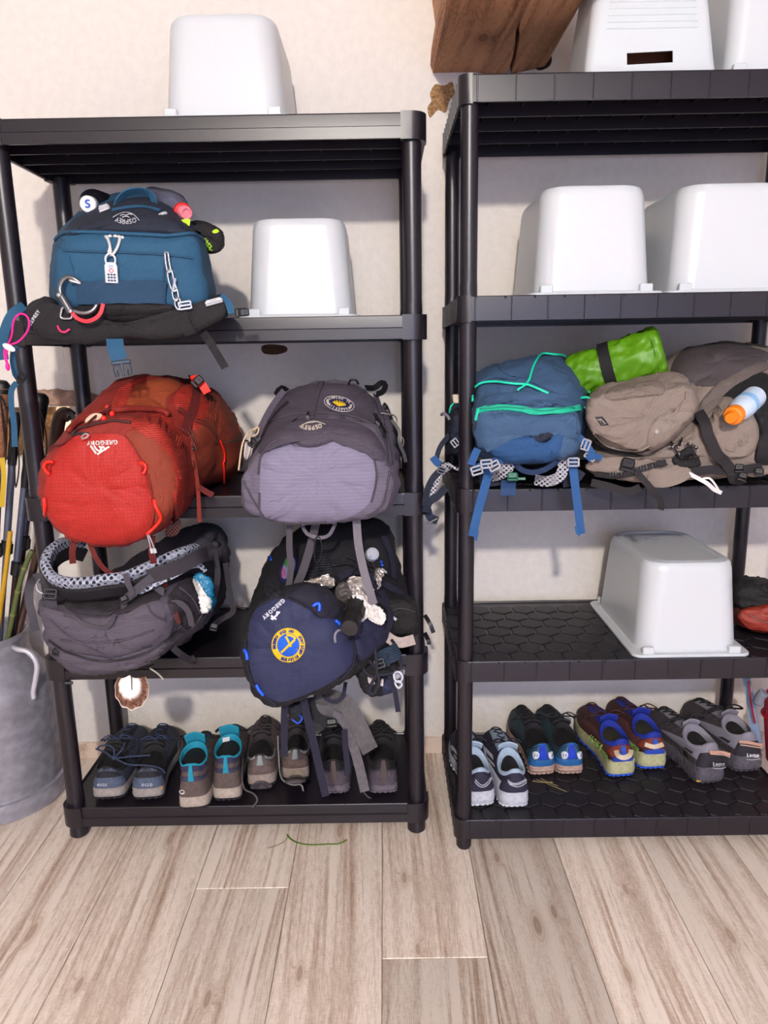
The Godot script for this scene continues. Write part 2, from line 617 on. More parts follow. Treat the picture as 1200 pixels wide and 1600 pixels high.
	stone_patch([[409, 541], [424, 538], [446, 541], [448, 549], [432, 554], [412, 552]], M(Color(0.42, 0.29, 0.2), 0.95, 0.0, "cork", 14.0, 1.5), "small brown hole in the plaster under the second shelf")
	stone_patch([[1156, 540], [1172, 534], [1192, 538], [1196, 552], [1176, 556], [1160, 552]], stone, "bare stone patch on the wall behind the grey backpack")
	stone_patch([[836, 82], [852, 76], [862, 90], [858, 104], [842, 110], [832, 100]], M(Color(0.34, 0.22, 0.15), 0.95, 0.0, "cork", 14.0, 1.5), "dark chip in the plaster at the right foot of the beam")
	# niche: stone lintel, wooden jambs, small bright pane at its back
	var li := Sh.new()
	var up := spl2([[36, 616], [60, 610], [90, 608], [118, 611], [150, 616], [165, 622]], 6.0)
	var dn := spl2([[165, 636], [142, 637], [110, 633], [76, 632], [40, 631]], 6.0)
	var rr := []
	for i in up.size():
		var q := dn[clampi(dn.size() - 1 - int(float(i) / (up.size() - 1) * (dn.size() - 1)), 0, dn.size() - 1)]
		var a := W(up[i].x, up[i].y, WZ); var b := W(q.x, q.y, WZ)
		var j := 0.0015 * sin(i * 1.3) + 0.001 * sin(i * 2.9)
		rr.append(PackedVector3Array([a + Vector3(0, j, -0.1), a + Vector3(0, j, 0.006), a.lerp(b, 0.4) + Vector3(0, 0, 0.018 + j), b + Vector3(0, 0, 0.012 + j), b + Vector3(0, -0.004, -0.1)]))
	li.loft(rr)
	struct("trim_lintel", li, M(Color(0.74, 0.60, 0.52), 0.95, 0.0, "scuff", 9.0, 2.0), 60.0)
	var nb := Sh.new()
	nb.box(Vector3((nx0 + nx1) / 2, (ny0 + ny1) / 2, WZ - 0.26), Vector3(nx1 - nx0, ny1 - ny0, 0.04), 0.001)
	nb.box(Vector3(nx0 + 0.03, (ny0 + ny1) / 2, WZ - 0.13), Vector3(0.06, ny1 - ny0, 0.22), 0.004)
	nb.box(Vector3(nx1 - 0.095, (ny0 + ny1) / 2, WZ - 0.14), Vector3(0.045, ny1 - ny0, 0.12), 0.004)
	var wn := struct("window_1", nb, M(Color(0.66, 0.47, 0.28), 0.7, 0.0, "suede", 6.0, 0.8))
	var pn := Sh.new()
	pn.box(Vector3((nx0 + nx1) / 2, (ny0 + ny1) / 2, WZ - 0.225), Vector3(nx1 - nx0 - 0.002, ny1 - ny0 - 0.01, 0.02), 0.001)
	var em := StandardMaterial3D.new()
	em.albedo_color = Color(1, 1, 1); em.emission_enabled = true; em.emission = Color(0.9, 0.97, 1.0); em.emission_energy_multiplier = 1.1
	obj("pane", pn, em, wn)
	var l := OmniLight3D.new()
	l.name = "window_light"; l.position = Vector3(nx1 - 0.03, (ny0 + ny1) / 2, WZ - 0.16); l.light_energy = 0.02; l.light_color = Color(0.9, 0.97, 1); l.omni_range = 6.0; l.omni_attenuation = 2.0
	l.light_size = 0.05; l.shadow_enabled = true
	add_child(l)

func stone_patch(o: Array, m: Material, label: String):
	var c := Vector2.ZERO
	for a in o: c += Vector2(a[0], a[1])
	c /= o.size()
	var edge := spl2(o, 4.0, true)
	var rings := []
	var nz := FastNoiseLite.new(); nz.frequency = 40.0; nz.seed = 3
	for k in [[1.0, -0.01], [1.0, 0.0008], [0.9, 0.002], [0.6, 0.003], [0.3, 0.0025], [0.05, 0.003]]:
		var r := PackedVector3Array()
		for e in edge:
			var q := c + (e - c) * float(k[0])
			var w := W(q.x, q.y, WZ)
			w.z += float(k[1]) * (1.0 + 0.7 * nz.get_noise_2d(w.x, w.y))
			r.append(w)
		rings.append(r)
	var s := Sh.new()
	s.loft(rings)
	var b := obj("bare_stone", s, m, null, 50.0)
	tag(b, label, "stone")

func build_beam():
	var t := thing("wooden_beam", "rough dark wooden beam jutting from the wall above the gap between the shelves", "beam", Vector3(0.27, 1.83, WZ))
	var nz := FastNoiseLite.new(); nz.seed = 12; nz.frequency = 3.0; nz.fractal_octaves = 4
	var rings := []
	var prof := [[0.0, 0.0], [0.05, -0.004], [0.1, -0.002], [0.16, -0.001], [0.217, -0.002], [0.222, 0.024], [0.227, -0.002], [0.268, 0.004], [0.278, 0.016], [0.281, 0.06], [0.28, 0.12], [0.278, 0.2], [0.27, 0.27], [0.2, 0.285], [0.1, 0.285], [0.01, 0.28], [-0.004, 0.24], [-0.002, 0.16], [0.002, 0.1], [-0.004, 0.05], [-0.008, 0.015]]
	var uvs := PackedVector2Array()
	for i in 40:
		var z := WZ - 0.06 + i * 0.016
		var r := PackedVector3Array()
		for j in prof.size():
			var x: float = prof[j][0]
			if j in [4, 5, 6]: x -= 0.045 - 0.012 * sin(z * 9.0) + minf((z - WZ) * 0.05, 0.02)   # a long drying crack wanders along the underside
			var y: float = prof[j][1]
			var d := nz.get_noise_3d(x * 3.0, y * 3.0, z * 0.7) * 0.012 + nz.get_noise_3d(x * 14.0, y * 14.0, z * 1.5 + 9.0) * 0.005
			r.append(Vector3(0.1335 + x + d * 0.6, 1.832 + y + d, z))
			uvs.append(Vector2(-y / 0.3 if j >= 15 else (x + maxf(y, 0.0) if j > 8 else x) / 0.3, i * 0.016 / 0.9))
		rings.append(r)
	var s := Sh.new()
	s.loft(rings)
	s.use_uv = true
	uvs.append(Vector2.ZERO); uvs.append(Vector2.ZERO)
	s.uv = uvs
	var m := StandardMaterial3D.new()
	m.albedo_texture = wood_tex(77, Color(0.80, 0.59, 0.44), Color(0.47, 0.29, 0.19), 2)
	m.roughness = 0.8
	m.normal_enabled = true; m.normal_texture = weave("scuff")[1]; m.normal_scale = 1.2
	obj("timber", s, m, t, 30.0)

func build_light():
	setup_axes()
	var cam := Camera3D.new()
	cam.name = "camera"
	cam.fov = rad_to_deg(2.0 * atan(800.0 / F))
	cam.transform = Transform3D(Basis(cr_, cu_, cb_), cam_o)
	cam.near = 0.02
	add_child(cam)
	cam.current = true
	var we := WorldEnvironment.new()
	we.name = "world"
	var e := Environment.new()
	var sky := Sky.new()
	var ps := ProceduralSkyMaterial.new()
	ps.sky_top_color = Color(0.35, 0.55, 0.9); ps.sky_horizon_color = Color(0.8, 0.88, 0.97); ps.ground_bottom_color = Color(0.3, 0.28, 0.25); ps.ground_horizon_color = Color(0.7, 0.72, 0.72)
	ps.sky_energy_multiplier = 1.0
	sky.sky_material = ps
	e.background_mode = Environment.BG_SKY
	e.sky = sky
	e.tonemap_mode = Environment.TONE_MAPPER_LINEAR
	e.tonemap_exposure = 1.22
	e.sdfgi_enabled = true; e.ssao_enabled = true; e.ssil_enabled = true
	we.environment = e
	add_child(we)
	# the lamp hanging from the ceiling behind the camera
	lamp(Vector3(-0.12, 2.42, 1.9), 8.5)
	# daylight through the glazed door
	var a := AreaLight3D.new()
	a.name = "door_daylight"
	a.area_size = Vector2(2.2, 2.2)
	a.light_color = Color(0.70, 0.77, 1.0)
	a.light_energy = 4.0
	a.area_range = 12.0
	a.shadow_enabled = true
	a.position = Vector3(0.7, 1.15, 2.58)
	add_child(a)

func lamp(at: Vector3, power: float):
	var t := thing("ceiling_lamp", "round white ceiling lamp behind the viewer, hung on a short rod", "lamp", at)
	var s := Sh.new()
	s.lathe([Vector2(0.001, -0.07), Vector2(0.05, -0.062), Vector2(0.085, -0.03), Vector2(0.09, 0.0), Vector2(0.07, 0.04), Vector2(0.02, 0.06), Vector2(0.001, 0.062)], 24, Transform3D(Basis.IDENTITY, at))
	var em := StandardMaterial3D.new()
	em.albedo_color = Color(1, 0.97, 0.92); em.emission_enabled = true; em.emission = Color(1, 0.94, 0.86); em.emission_energy_multiplier = 1.5
	obj("bulb", s, em, t, 60)
	var r := Sh.new()
	r.tube(PackedVector3Array([at + Vector3(0, 0.06, 0), at + Vector3(0, 0.28, 0)]), 0.008)
	obj("rod", r, M(Color(0.8, 0.8, 0.8), 0.4), t)
	var l := OmniLight3D.new()
	l.name = "lamp_light"; l.position = at; l.light_energy = power; l.light_color = Color(1.0, 0.965, 0.925); l.light_size = 0.07
	l.omni_range = 12.0; l.omni_attenuation = 2.0; l.shadow_enabled = true
	add_child(l)

# ---------------------------------------------------------------- plastic shelving
func rrect(x0: float, z0: float, x1: float, z1: float, r: float, y: float, n := 5) -> PackedVector3Array:
	r = minf(r, 0.45 * minf(x1 - x0, z1 - z0))
	var o := PackedVector3Array()
	for c in [[x1 - r, z1 - r, 0.0], [x0 + r, z1 - r, 0.5], [x0 + r, z0 + r, 1.0], [x1 - r, z0 + r, 1.5]]:
		for k in n + 1:
			var a: float = (float(c[2]) + 0.5 * k / n) * PI
			o.append(Vector3(c[0] + cos(a) * r, y, c[1] + sin(a) * r))
	return o

func build_unit(called: String, label: String, x0: float, z1: float, wd: float, dp: float, tops: Array, lip: float, pr: float, hexed: bool):
	var t := thing(called, label, "shelving unit", Vector3(x0 + wd / 2, 0, z1 - dp / 2))
	var black := M(Color(0.108, 0.086, 0.116), 0.34, 0.0, "grain", 45.0, 0.15)
	var x1 := x0 + wd
	var z0 := z1 - dp
	var pi := 0.0145 if hexed else 0.020
	pi += pr * 0.45
	var sx := [x0 + pi, x1 - pi]
	var sz := [z0 + pi, z1 - pi]
	var sg := 0.0038
	for i in 5:
		var ty: float = tops[i]
		var s := Sh.new()
		var r := 0.022 if hexed else 0.030
		var off := 0.0 if hexed else 0.0035
		# the hollow tray: outer wall, top deck with a small rim, inner wall
		var rings := []
		for q in [[off, -lip, r], [off, -0.003, r], [off + 0.002, 0.0, r], [off + 0.005, 0.0, r - 0.003], [off + 0.007, -0.004, r - 0.004], [off + 0.005, -0.009, r - 0.004], [off + 0.005, -lip, r - 0.004]]:
			rings.append(rrect(x0 + float(q[0]), z0 + float(q[0]), x1 - float(q[0]), z1 - float(q[0]), maxf(q[2], 0.004), ty + float(q[1])))
		s.ring_loop(rings)
		var e := off + 0.0045
		s.loft([rrect(x0 + e, z0 + e, x1 - e, z1 - e, r - 0.003, ty - 0.0085), rrect(x0 + e, z0 + e, x1 - e, z1 - e, r - 0.003, ty - 0.004)])
		var sh := obj("shelf", s, black, t, 35)
		var rim := Sh.new()
		if not hexed:
			# proud lower band and the deeper corner sleeves
			rim.ring_loop([rrect(x0 + 0.0005, z0 + 0.0005, x1 - 0.0005, z1 - 0.0005, r, ty - lip - 0.001), rrect(x0 + 0.0005, z0 + 0.0005, x1 - 0.0005, z1 - 0.0005, r, ty - lip * 0.56), rrect(x0 + 0.005, z0 + 0.005, x1 - 0.005, z1 - 0.005, r - 0.004, ty - lip * 0.5), rrect(x0 + 0.006, z0 + 0.006, x1 - 0.006, z1 - 0.006, r - 0.004, ty - lip - 0.001)])
			obj("lower_band", rim, black, sh, 35)
		for cx in 2:
			for cz in 2:
				var co := Sh.new()
				var poly := PackedVector2Array()
				var ax: float = [x0, x1][cx]; var az: float = [z0, z1][cz]
				var dx: float = [1, -1][cx]; var dz: float = [1, -1][cz]
				var L := 0.052 if not hexed else 0.026
				var rr2 := r + 0.002
				var g := -0.0012
				for k in 7:
					var a := 0.5 * PI * k / 6
					poly.append(Vector2(ax + dx * (g + rr2 - cos(a) * rr2), az + dz * (g + rr2 - sin(a) * rr2)))
				poly.append(Vector2(ax + dx * L, az + dz * g)); poly.append(Vector2(ax + dx * L, az + dz * 0.014))
				poly.append(Vector2(ax + dx * 0.03, az + dz * 0.03))
				poly.append(Vector2(ax + dx * 0.014, az + dz * L)); poly.append(Vector2(ax + dx * g, az + dz * L))
				co.prism(poly, -ty - 0.0012, -ty + lip + 0.003, Transform3D(Basis(Vector3.RIGHT, Vector3(0, 0, 1), Vector3.DOWN), Vector3.ZERO), 0.0)
				obj("corner_sleeve", co, black, sh, 30)
		for k in 3:
			var ribs := Sh.new()
			var z := lerpf(z0, z1, [0.26, 0.5, 0.74][k])
			ribs.box(Vector3((x0 + x1) / 2, ty - 0.007 - lip * 0.4, z), Vector3(wd - 0.014, lip * 0.8, 0.005), 0.001)
			obj("underside_rib", ribs, black, sh, 30)
		var cross := Sh.new()
		var nx := 11 if hexed else 7
		for k in nx:
			cross.box(Vector3(lerpf(x0, x1, (k + 1.0) / (nx + 1)), ty - 0.007 - lip * 0.22, (z0 + z1) / 2), Vector3(0.003, lip * 0.44, dp - 0.016), 0.0008)
		obj("cross_ribs", cross, black, sh, 30).set_meta("kind", "stuff")
		if hexed:
			var vr := Sh.new()
			var k := 0
			var x := x0 + 0.034
			while x < x1 - 0.03:
				for zz in [z1, z0]: vr.box(Vector3(x, ty - lip * 0.5, zz), Vector3(0.0035 if k % 2 == 0 else 0.0025, lip - 0.002, 0.003), 0.0009)
				k += 1
				x += 0.0735
			var z := z0 + 0.034
			while z < z1 - 0.03:
				for xx in [x0, x1]: vr.box(Vector3(xx, ty - lip * 0.5, z), Vector3(0.003, lip - 0.002, 0.0032), 0.0009)
				z += 0.036
			obj("lip_ribs", vr, black, sh, 30).set_meta("kind", "stuff")
			if i > 0:
				var hx := Sh.new()
				var R := 0.0345
				var stepx := R * sqrt(3.0)
				var row := 0
				var hz := z1 - 0.03
				while hz > z0 + 0.02:
					var xx := x0 + 0.035 + (stepx / 2 if row % 2 == 1 else 0.0)
					while xx < x1 - 0.03:
						var poly := PackedVector2Array()
						for q in 6: poly.append(Vector2.from_angle(PI / 6 + q * PI / 3) * (R - 0.0032) + Vector2(xx, hz))
						hx.prism(poly, -(ty - 0.006), -(ty - 0.0012), Transform3D(Basis(Vector3.RIGHT, Vector3(0, 0, 1), Vector3.DOWN), Vector3.ZERO), 0.0012)
						xx += stepx
					hz -= R * 1.5
					row += 1
				var ho := obj("hexagon_relief", hx, M(Color(0.115, 0.10, 0.12), 0.5, 0.0, "grain", 30.0, 0.25), sh, 20)
				ho.set_meta("kind", "stuff")
	for i in 4:
		var lo: float = tops[i + 1]
		var hi: float = float(tops[i]) - lip
		for x in sx:
			for z in sz:
				var p := Sh.new()
				p.lathe([Vector2(pr, lo - 0.004), Vector2(pr, lo + 0.02), Vector2(pr - 0.0006, lo + 0.03), Vector2(pr - 0.0006, hi - 0.02), Vector2(pr, hi + 0.006)], 28, Transform3D(Basis.IDENTITY, Vector3(x, 0, z)))
				obj("post", p, black, t, 40)
	for x in sx:
		for z in sz:
			var p := Sh.new()
			var h: float = float(tops[4]) - lip
			p.lathe([Vector2(0.002, 0.0), Vector2(pr - 0.003, 0.0), Vector2(pr + (0.0 if hexed else 0.002), 0.005), Vector2(pr + (0.0 if hexed else 0.0015), h * 0.5), Vector2(pr - 0.002, h * 0.75), Vector2(pr - 0.001, h + 0.01), Vector2(0.002, h + 0.01)], 28, Transform3D(Basis.IDENTITY, Vector3(x, 0, z)))
			obj("foot", p, black, t, 40)

# ---------------------------------------------------------------- white storage boxes, upside down
func build_bin(label: String, x0: float, x1: float, zf: float, y: float, dp: float, h: float, r := 0.045, slot := false, mark := false):
	var t := thing("storage_box", label, "storage box", Vector3((x0 + x1) / 2, y, zf - dp / 2), "white storage boxes")
	var wm := M(Color(0.77, 0.785, 0.80), 0.30)
	wm.subsurf_scatter_enabled = true
	wm.subsurf_scatter_strength = 0.12
	var zb := zf - dp
	var fl := 0.017
	var outer := [[0.0, 0.0, 0.02], [0.0, 0.004, 0.02], [0.0015, 0.006, 0.02], [fl - 0.003, 0.0065, r], [fl, 0.010, r], [fl + 0.004, 0.06, r], [fl + 0.013, h - 0.022, r + 0.004], [fl + 0.0155, h - 0.010, r + 0.004], [fl + 0.021, h - 0.003, r], [fl + 0.030, h, r]]
	if slot: outer = [[0.0, 0.0, 0.014], [0.0, 0.005, 0.014], [0.002, 0.007, 0.014], [0.004, 0.03, r], [0.03, h - 0.02, r], [0.036, h - 0.005, r], [0.046, h, r]]
	var rings := []
	for q in outer: rings.append(rrect(x0 + float(q[0]), zb + float(q[0]), x1 - float(q[0]), zf - float(q[0]), q[2], y + float(q[1]), 8))
	# sunken base panel, then the inside
	var last: Array = outer[outer.size() - 1]
	for q in [[0.006, 0.0], [0.009, -0.0035], [0.06, -0.0035]]:
		var i := float(last[0]) + float(q[0])
		rings.append(rrect(x0 + i, zb + i, x1 - i, zf - i, r, y + h + float(q[1]), 8))
	rings.append(rrect(x0 + float(last[0]) + 0.06, zb + float(last[0]) + 0.06, x1 - float(last[0]) - 0.06, zf - float(last[0]) - 0.06, r, y + h - 0.006, 8))
	for k in range(outer.size() - 2, 2, -1):
		var i := float(outer[k][0]) + 0.0025
		rings.append(rrect(x0 + i, zb + i, x1 - i, zf - i, r - 0.001, y + minf(outer[k][1], h - 0.007), 8))
	var i2 := float(outer[3][0]) + 0.002
	rings.append(rrect(x0 + i2, zb + i2, x1 - i2, zf - i2, r - 0.001, y, 8))
	var s := Sh.new()
	if slot:
		s.ring_loop(rings)
		var ci := float(last[0]) + 0.055
		s.loft([rrect(x0 + ci, zb + ci, x1 - ci, zf - ci, r, y + h - 0.0057, 8), rrect(x0 + ci, zb + ci, x1 - ci, zf - ci, r, y + h - 0.0041, 8)])
	else:
		s.loft(rings.slice(0, outer.size() + 3))
	if not slot:
		obj("tub", s, wm, t, 30)
		for cx in [x0 + 0.036, x1 - 0.036]:
			for cz in [zf - 0.012, zb + 0.012]:
				var f := Sh.new()
				f.box(Vector3(cx, y + 0.0125, cz), Vector3(0.026, 0.017, 0.012), 0.002)
				obj("stacking_lug", f, wm, t)
	else:
		var tree := CSGMesh3D.new()
		tree.name = "tub"
		for i in s.v.size(): s.v[i] -= t.position
		tree.mesh = s.mesh(30)
		tree.material_override = wm
		var cut := CSGBox3D.new()
		cut.name = "slot_cut"
		cut.operation = CSGShape3D.OPERATION_SUBTRACTION
		cut.size = Vector3(0.088, 0.021, 0.08)
		cut.position = Vector3(-0.004, 0.0315, dp / 2 - 0.01)
		cut.rotation.z = 0.035
		tree.add_child(cut, true)
		t.add_child(tree, true)
		var rb := Sh.new()
		for k in 11:
			var yy := y + 0.085 + k * 0.012
			var ins := lerpf(0.004, 0.03, (yy - y - 0.03) / (h - 0.05))
			rb.box(Vector3((x0 + x1) / 2, yy, zf - ins + 0.0002), Vector3(x1 - x0 - 2 * ins - 0.06, 0.0025, 0.0022), 0.0008)
		obj("moulded_rib", rb, wm, t)
		var ld := Sh.new()
		ld.box(Vector3((x0 + x1) / 2, y + 0.06, zf - 0.07), Vector3(x1 - x0 - 0.07, 0.115, 0.02), 0.002)
		obj("cardboard_lining", ld, M(Color(0.42, 0.25, 0.17), 0.9), t)
	if mark:
		var k := Sh.new()
		var gx := x0 + 0.085
		for a in [[0.0, 0.0, 0.030, 0.004], [0.036, 0.0, 0.02, 0.004], [0.0, 0.012, 0.012, 0.006], [0.018, 0.011, 0.02, 0.008], [0.044, 0.013, 0.008, 0.004], [0.0, 0.026, 0.022, 0.003], [0.028, 0.026, 0.022, 0.003]]:
			k.box(Vector3(gx + float(a[0]) + float(a[2]) / 2, y + h - 0.0032, zb + 0.105 + float(a[1])), Vector3(a[2], 0.0008, a[3]), 0.0002)
		obj("printed_mark", k, M(Color(0.5, 0.52, 0.56), 0.6), t)

# ---------------------------------------------------------------- soft goods
func outline_at(poly: Array, z: float, n: int) -> PackedVector3Array:   # a smooth closed outline, n points, counted from its right side
	var c := spl2(poly, 3.0, true)
	var m := c.size()
	var ctr := Vector2.ZERO
	for q in c: ctr += q
	ctr /= m
	var sgn := 0.0
	for i in m: sgn += c[i].cross(c[(i + 1) % m])
	if sgn < 0: c.reverse()
	var best := 0
	for i in m:
		if absf((c[i] - ctr).angle()) < absf((c[best] - ctr).angle()): best = i
	var acc := PackedFloat32Array([0.0])
	for i in m: acc.append(acc[i] + c[(best + i) % m].distance_to(c[(best + i + 1) % m]))
	var out := PackedVector3Array()
	var k := 0
	for i in n:
		var t := acc[m] * i / n
		while k < m - 1 and acc[k + 1] < t: k += 1
		var q: Vector2 = c[(best + k) % m].lerp(c[(best + k + 1) % m], (t - acc[k]) / maxf(acc[k + 1] - acc[k], 1e-5))
		out.append(W(q.x, q.y, z))
	return out

# a stuffed body through outlines [z, [[px, py], ...]] from front to back, with domed ends and folds
func stuffed(rings: Array, cap_f := 0.05, cap_b := 0.04, pw := 2.4, amp := 0.006, freq := 9.0, seed_ := 1, na := 110, steps := 14) -> Sh:
	var key := []
	for r in rings: key.append(outline_at(r[1], r[0], na))
	var g := []
	for e in 2:
		var rim: PackedVector3Array = key[0] if e == 0 else key[key.size() - 1]
		var c := Vector3.ZERO
		for q in rim: c += q
		c /= na
		var cap := cap_f if e == 0 else -cap_b
		var nk := 16 if e == 0 else 7
		var part := []
		if e == 0:
			var r0 := PackedVector3Array()
			for q in rim: r0.append(c + (q - c) * 0.02 + Vector3(0, 0, cap))
			part.append(r0)
		for k in range(1 if e == 0 else 0, nk):
			var a := PI / 2 * k / nk
			var s := sin(a) if e == 0 else pow(cos(a), 2.0 / pw)
			var d := pow(sin(a), 2.0 / pw)
			if e == 0: d = pow(1.0 - pow(s, pw), 1.0 / pw)
			var r := PackedVector3Array()
			for q in rim: r.append(c + (q - c) * s + Vector3(0, 0, cap * d))
			part.append(r)
		if e == 0:
			g = part
			for i in key.size() - 1:
				for k in steps:
					var t := float(k) / steps
					var r := PackedVector3Array()
					for j in na:
						r.append(key[i][j].cubic_interpolate(key[i + 1][j], key[maxi(i - 1, 0)][j], key[mini(i + 2, key.size() - 1)][j], t))
					g.append(r)
		else: g.append_array(part)
	var nz := FastNoiseLite.new(); nz.seed = seed_; nz.frequency = freq * 0.45; nz.fractal_octaves = 2
	var fz := FastNoiseLite.new(); fz.seed = seed_ + 40; fz.frequency = freq; fz.fractal_type = FastNoiseLite.FRACTAL_RIDGED; fz.fractal_octaves = 2
	fz.domain_warp_enabled = true; fz.domain_warp_amplitude = 0.06; fz.domain_warp_frequency = 6.0
	var out := []
	for i in g.size():
		var r := PackedVector3Array()
		var ra: PackedVector3Array = g[maxi(i - 1, 0)]
		var rb: PackedVector3Array = g[mini(i + 1, g.size() - 1)]
		for j in na:
			var n: Vector3 = (rb[j] - ra[j]).cross(g[i][(j + 1) % na] - g[i][(j + na - 1) % na])
			n = n.normalized() if n.length() > 1e-9 else Vector3.ZERO
			var p: Vector3 = g[i][j]
			var d := nz.get_noise_3dv(p) * 1.2 + (fz.get_noise_3d(p.x, p.y * 1.7, p.z * 0.7)) * 0.8 - 0.15
			r.append(p + n * d * amp)
		out.append(r)
	# keep the folds pointing out of the body whichever way the rings ran
	var s := Sh.new()
	s.loft(out)
	return s

func caster(shs: Array) -> TriangleMesh:
	var fc := PackedVector3Array()
	for s in shs:
		for i in range(0, s.f.size(), 3):
			fc.append(s.v[s.f[i]] * 200.0); fc.append(s.v[s.f[i + 2]] * 200.0); fc.append(s.v[s.f[i + 1]] * 200.0)   # enlarged: tiny faces are missed by the ray test
	var t := TriangleMesh.new()
	t.create_from_faces(fc)
	return t

func hit(t: TriangleMesh, px: float, py: float) -> Array:
	var d := ray(px, py).normalized()
	var r := t.intersect_ray(cam_o * 200.0, d)
	if r.is_empty(): return []
	var n: Vector3 = r.normal
	if n.dot(d) > 0: n = -n
	return [r.position / 200.0, n.normalized()]

# points of a surface along a sketched line; where the line leaves it, the last depth goes on
func trace(t: TriangleMesh, path: Array, step := 5.0, smooth := true) -> Array:
	var p := spl2(path, step) if smooth else PackedVector2Array()
	if not smooth:
		for a in path: p.append(Vector2(a[0], a[1]))
	var P := PackedVector3Array()
	var N := PackedVector3Array()
	var lastz := -1.5
	for q in p:
		var h := hit(t, q.x, q.y)
		if h.is_empty():
			if P.size() > 0: lastz = P[P.size() - 1].z
			else:
				for q2 in p:
					var h2 := hit(t, q2.x, q2.y)
					if not h2.is_empty():
						lastz = h2[0].z
						break
			P.append(W(q.x, q.y, lastz)); N.append(-ray(q.x, q.y).normalized())
		else:
			P.append(h[0]); N.append(h[1])
	for k in 2:
		var P2 := P.duplicate(); var N2 := N.duplicate()
		for i in range(1, P.size() - 1):
			P2[i] = (P[i - 1] + P[i] * 2.0 + P[i + 1]) / 4.0
			N2[i] = (N[i - 1] + N[i] + N[i + 1]).normalized()
		P = P2; N = N2
	return [P, N]

func strap(o: Node3D, called: String, t: TriangleMesh, path: Array, w: float, mat: Material, th := 0.0016, lift := 0.0012) -> MeshInstance3D:
	var r := trace(t, path)
	var P: PackedVector3Array = r[0]
	var N: PackedVector3Array = r[1]
	var sides := PackedVector3Array()
	for i in P.size():
		var tn := (P[mini(i + 1, P.size() - 1)] - P[maxi(i - 1, 0)]).normalized()
		sides.append(tn.cross(N[i]).normalized())
		P[i] += N[i] * (lift + th * 0.5)
	var s := Sh.new()
	s.ribbon(P, w, th, Vector3.ZERO, sides)
	return obj(called, s, mat, o, 35)

func cord(o: Node3D, called: String, t: TriangleMesh, path: Array, rad: float, mat: Material, lift := 0.0) -> MeshInstance3D:
	var r := trace(t, path)
	var P: PackedVector3Array = r[0]
	for i in P.size(): P[i] += r[1][i] * (lift + rad * 0.7)
	var s := Sh.new()
	s.tube(P, rad, 7)
	return obj(called, s, mat, o, 180)

# free webbing and cords through points [px, py, z]
func webbing(o: Node3D, called: String, path: Array, w: float, mat: Material, th := 0.0018, turn := 0.0, turn_end := -99.0) -> MeshInstance3D:
	var P := spl(pts(path), 0.008)
	var sides := PackedVector3Array()
	for i in P.size():
		var tn := (P[mini(i + 1, P.size() - 1)] - P[maxi(i - 1, 0)]).normalized()
		var s := tn.cross((cam_o - P[i]).normalized()).normalized()
		var a := turn if turn_end < -50.0 else lerpf(turn, turn_end, float(i) / maxi(P.size() - 1, 1))
		sides.append(s.rotated(tn, a))
	var s := Sh.new()
	s.ribbon(P, w, th, Vector3.ZERO, sides)
	return obj(called, s, mat, o, 35)

func line(o: Node3D, called: String, path: Array, rad: float, mat: Material, closed := false, n := 7) -> MeshInstance3D:
	var s := Sh.new()
	s.tube(spl(pts(path), 0.005, closed), rad, n, closed)
	return obj(called, s, mat, o, 180)

# a panel sewn on: outline in the sketch, carried onto the surface
func pad(o: Node3D, called: String, t: TriangleMesh, poly: Array, mat: Material, h := 0.004, puff := 0.3, sharp := false, lo := -0.004, nk := 9) -> MeshInstance3D:
	var ed: PackedVector2Array
	if sharp:
		for i in poly.size():
			var a := Vector2(poly[i][0], poly[i][1]); var b := Vector2(poly[(i + 1) % poly.size()][0], poly[(i + 1) % poly.size()][1])
			var k := maxi(1, int(a.distance_to(b) / 5.0))
			for j in k: ed.append(a.lerp(b, float(j) / k))
	else: ed = spl2(poly, 5.0, true)
	var c := Vector2.ZERO
	for q in ed: c += q
	c /= ed.size()
	var P := PackedVector3Array(); var N := PackedVector3Array(); var H := PackedFloat32Array()
	var prev := []
	var na := ed.size()
	for k in nk + 1:
		var f := 0.003 + 0.997 * float(k) / nk
		for j in na:
			var q := c + (ed[j] - c) * f
			var r := hit(t, q.x, q.y)
			if r.is_empty():
				if k > 0:
					var before: Vector3 = P[(k - 1) * na + j]
					r = [W(q.x, q.y, before.z), N[(k - 1) * na + j]]
				else: r = [W(q.x, q.y, -1.5), Vector3.BACK]
			P.append(r[0]); N.append(r[1])
			H.append(h * (1.0 - puff * pow(f, 5.0)) * (1.0 if k < nk else 0.35))
	var avg := Vector3.ZERO
	for n in N: avg += n
	avg = avg.normalized()
	for i in N.size(): N[i] = (N[i] + avg * 0.6).normalized()
	var s := Sh.new()
	s.sheet(P, N, nk + 1, na, H, lo, true)
	return obj(called, s, mat, o, 50)

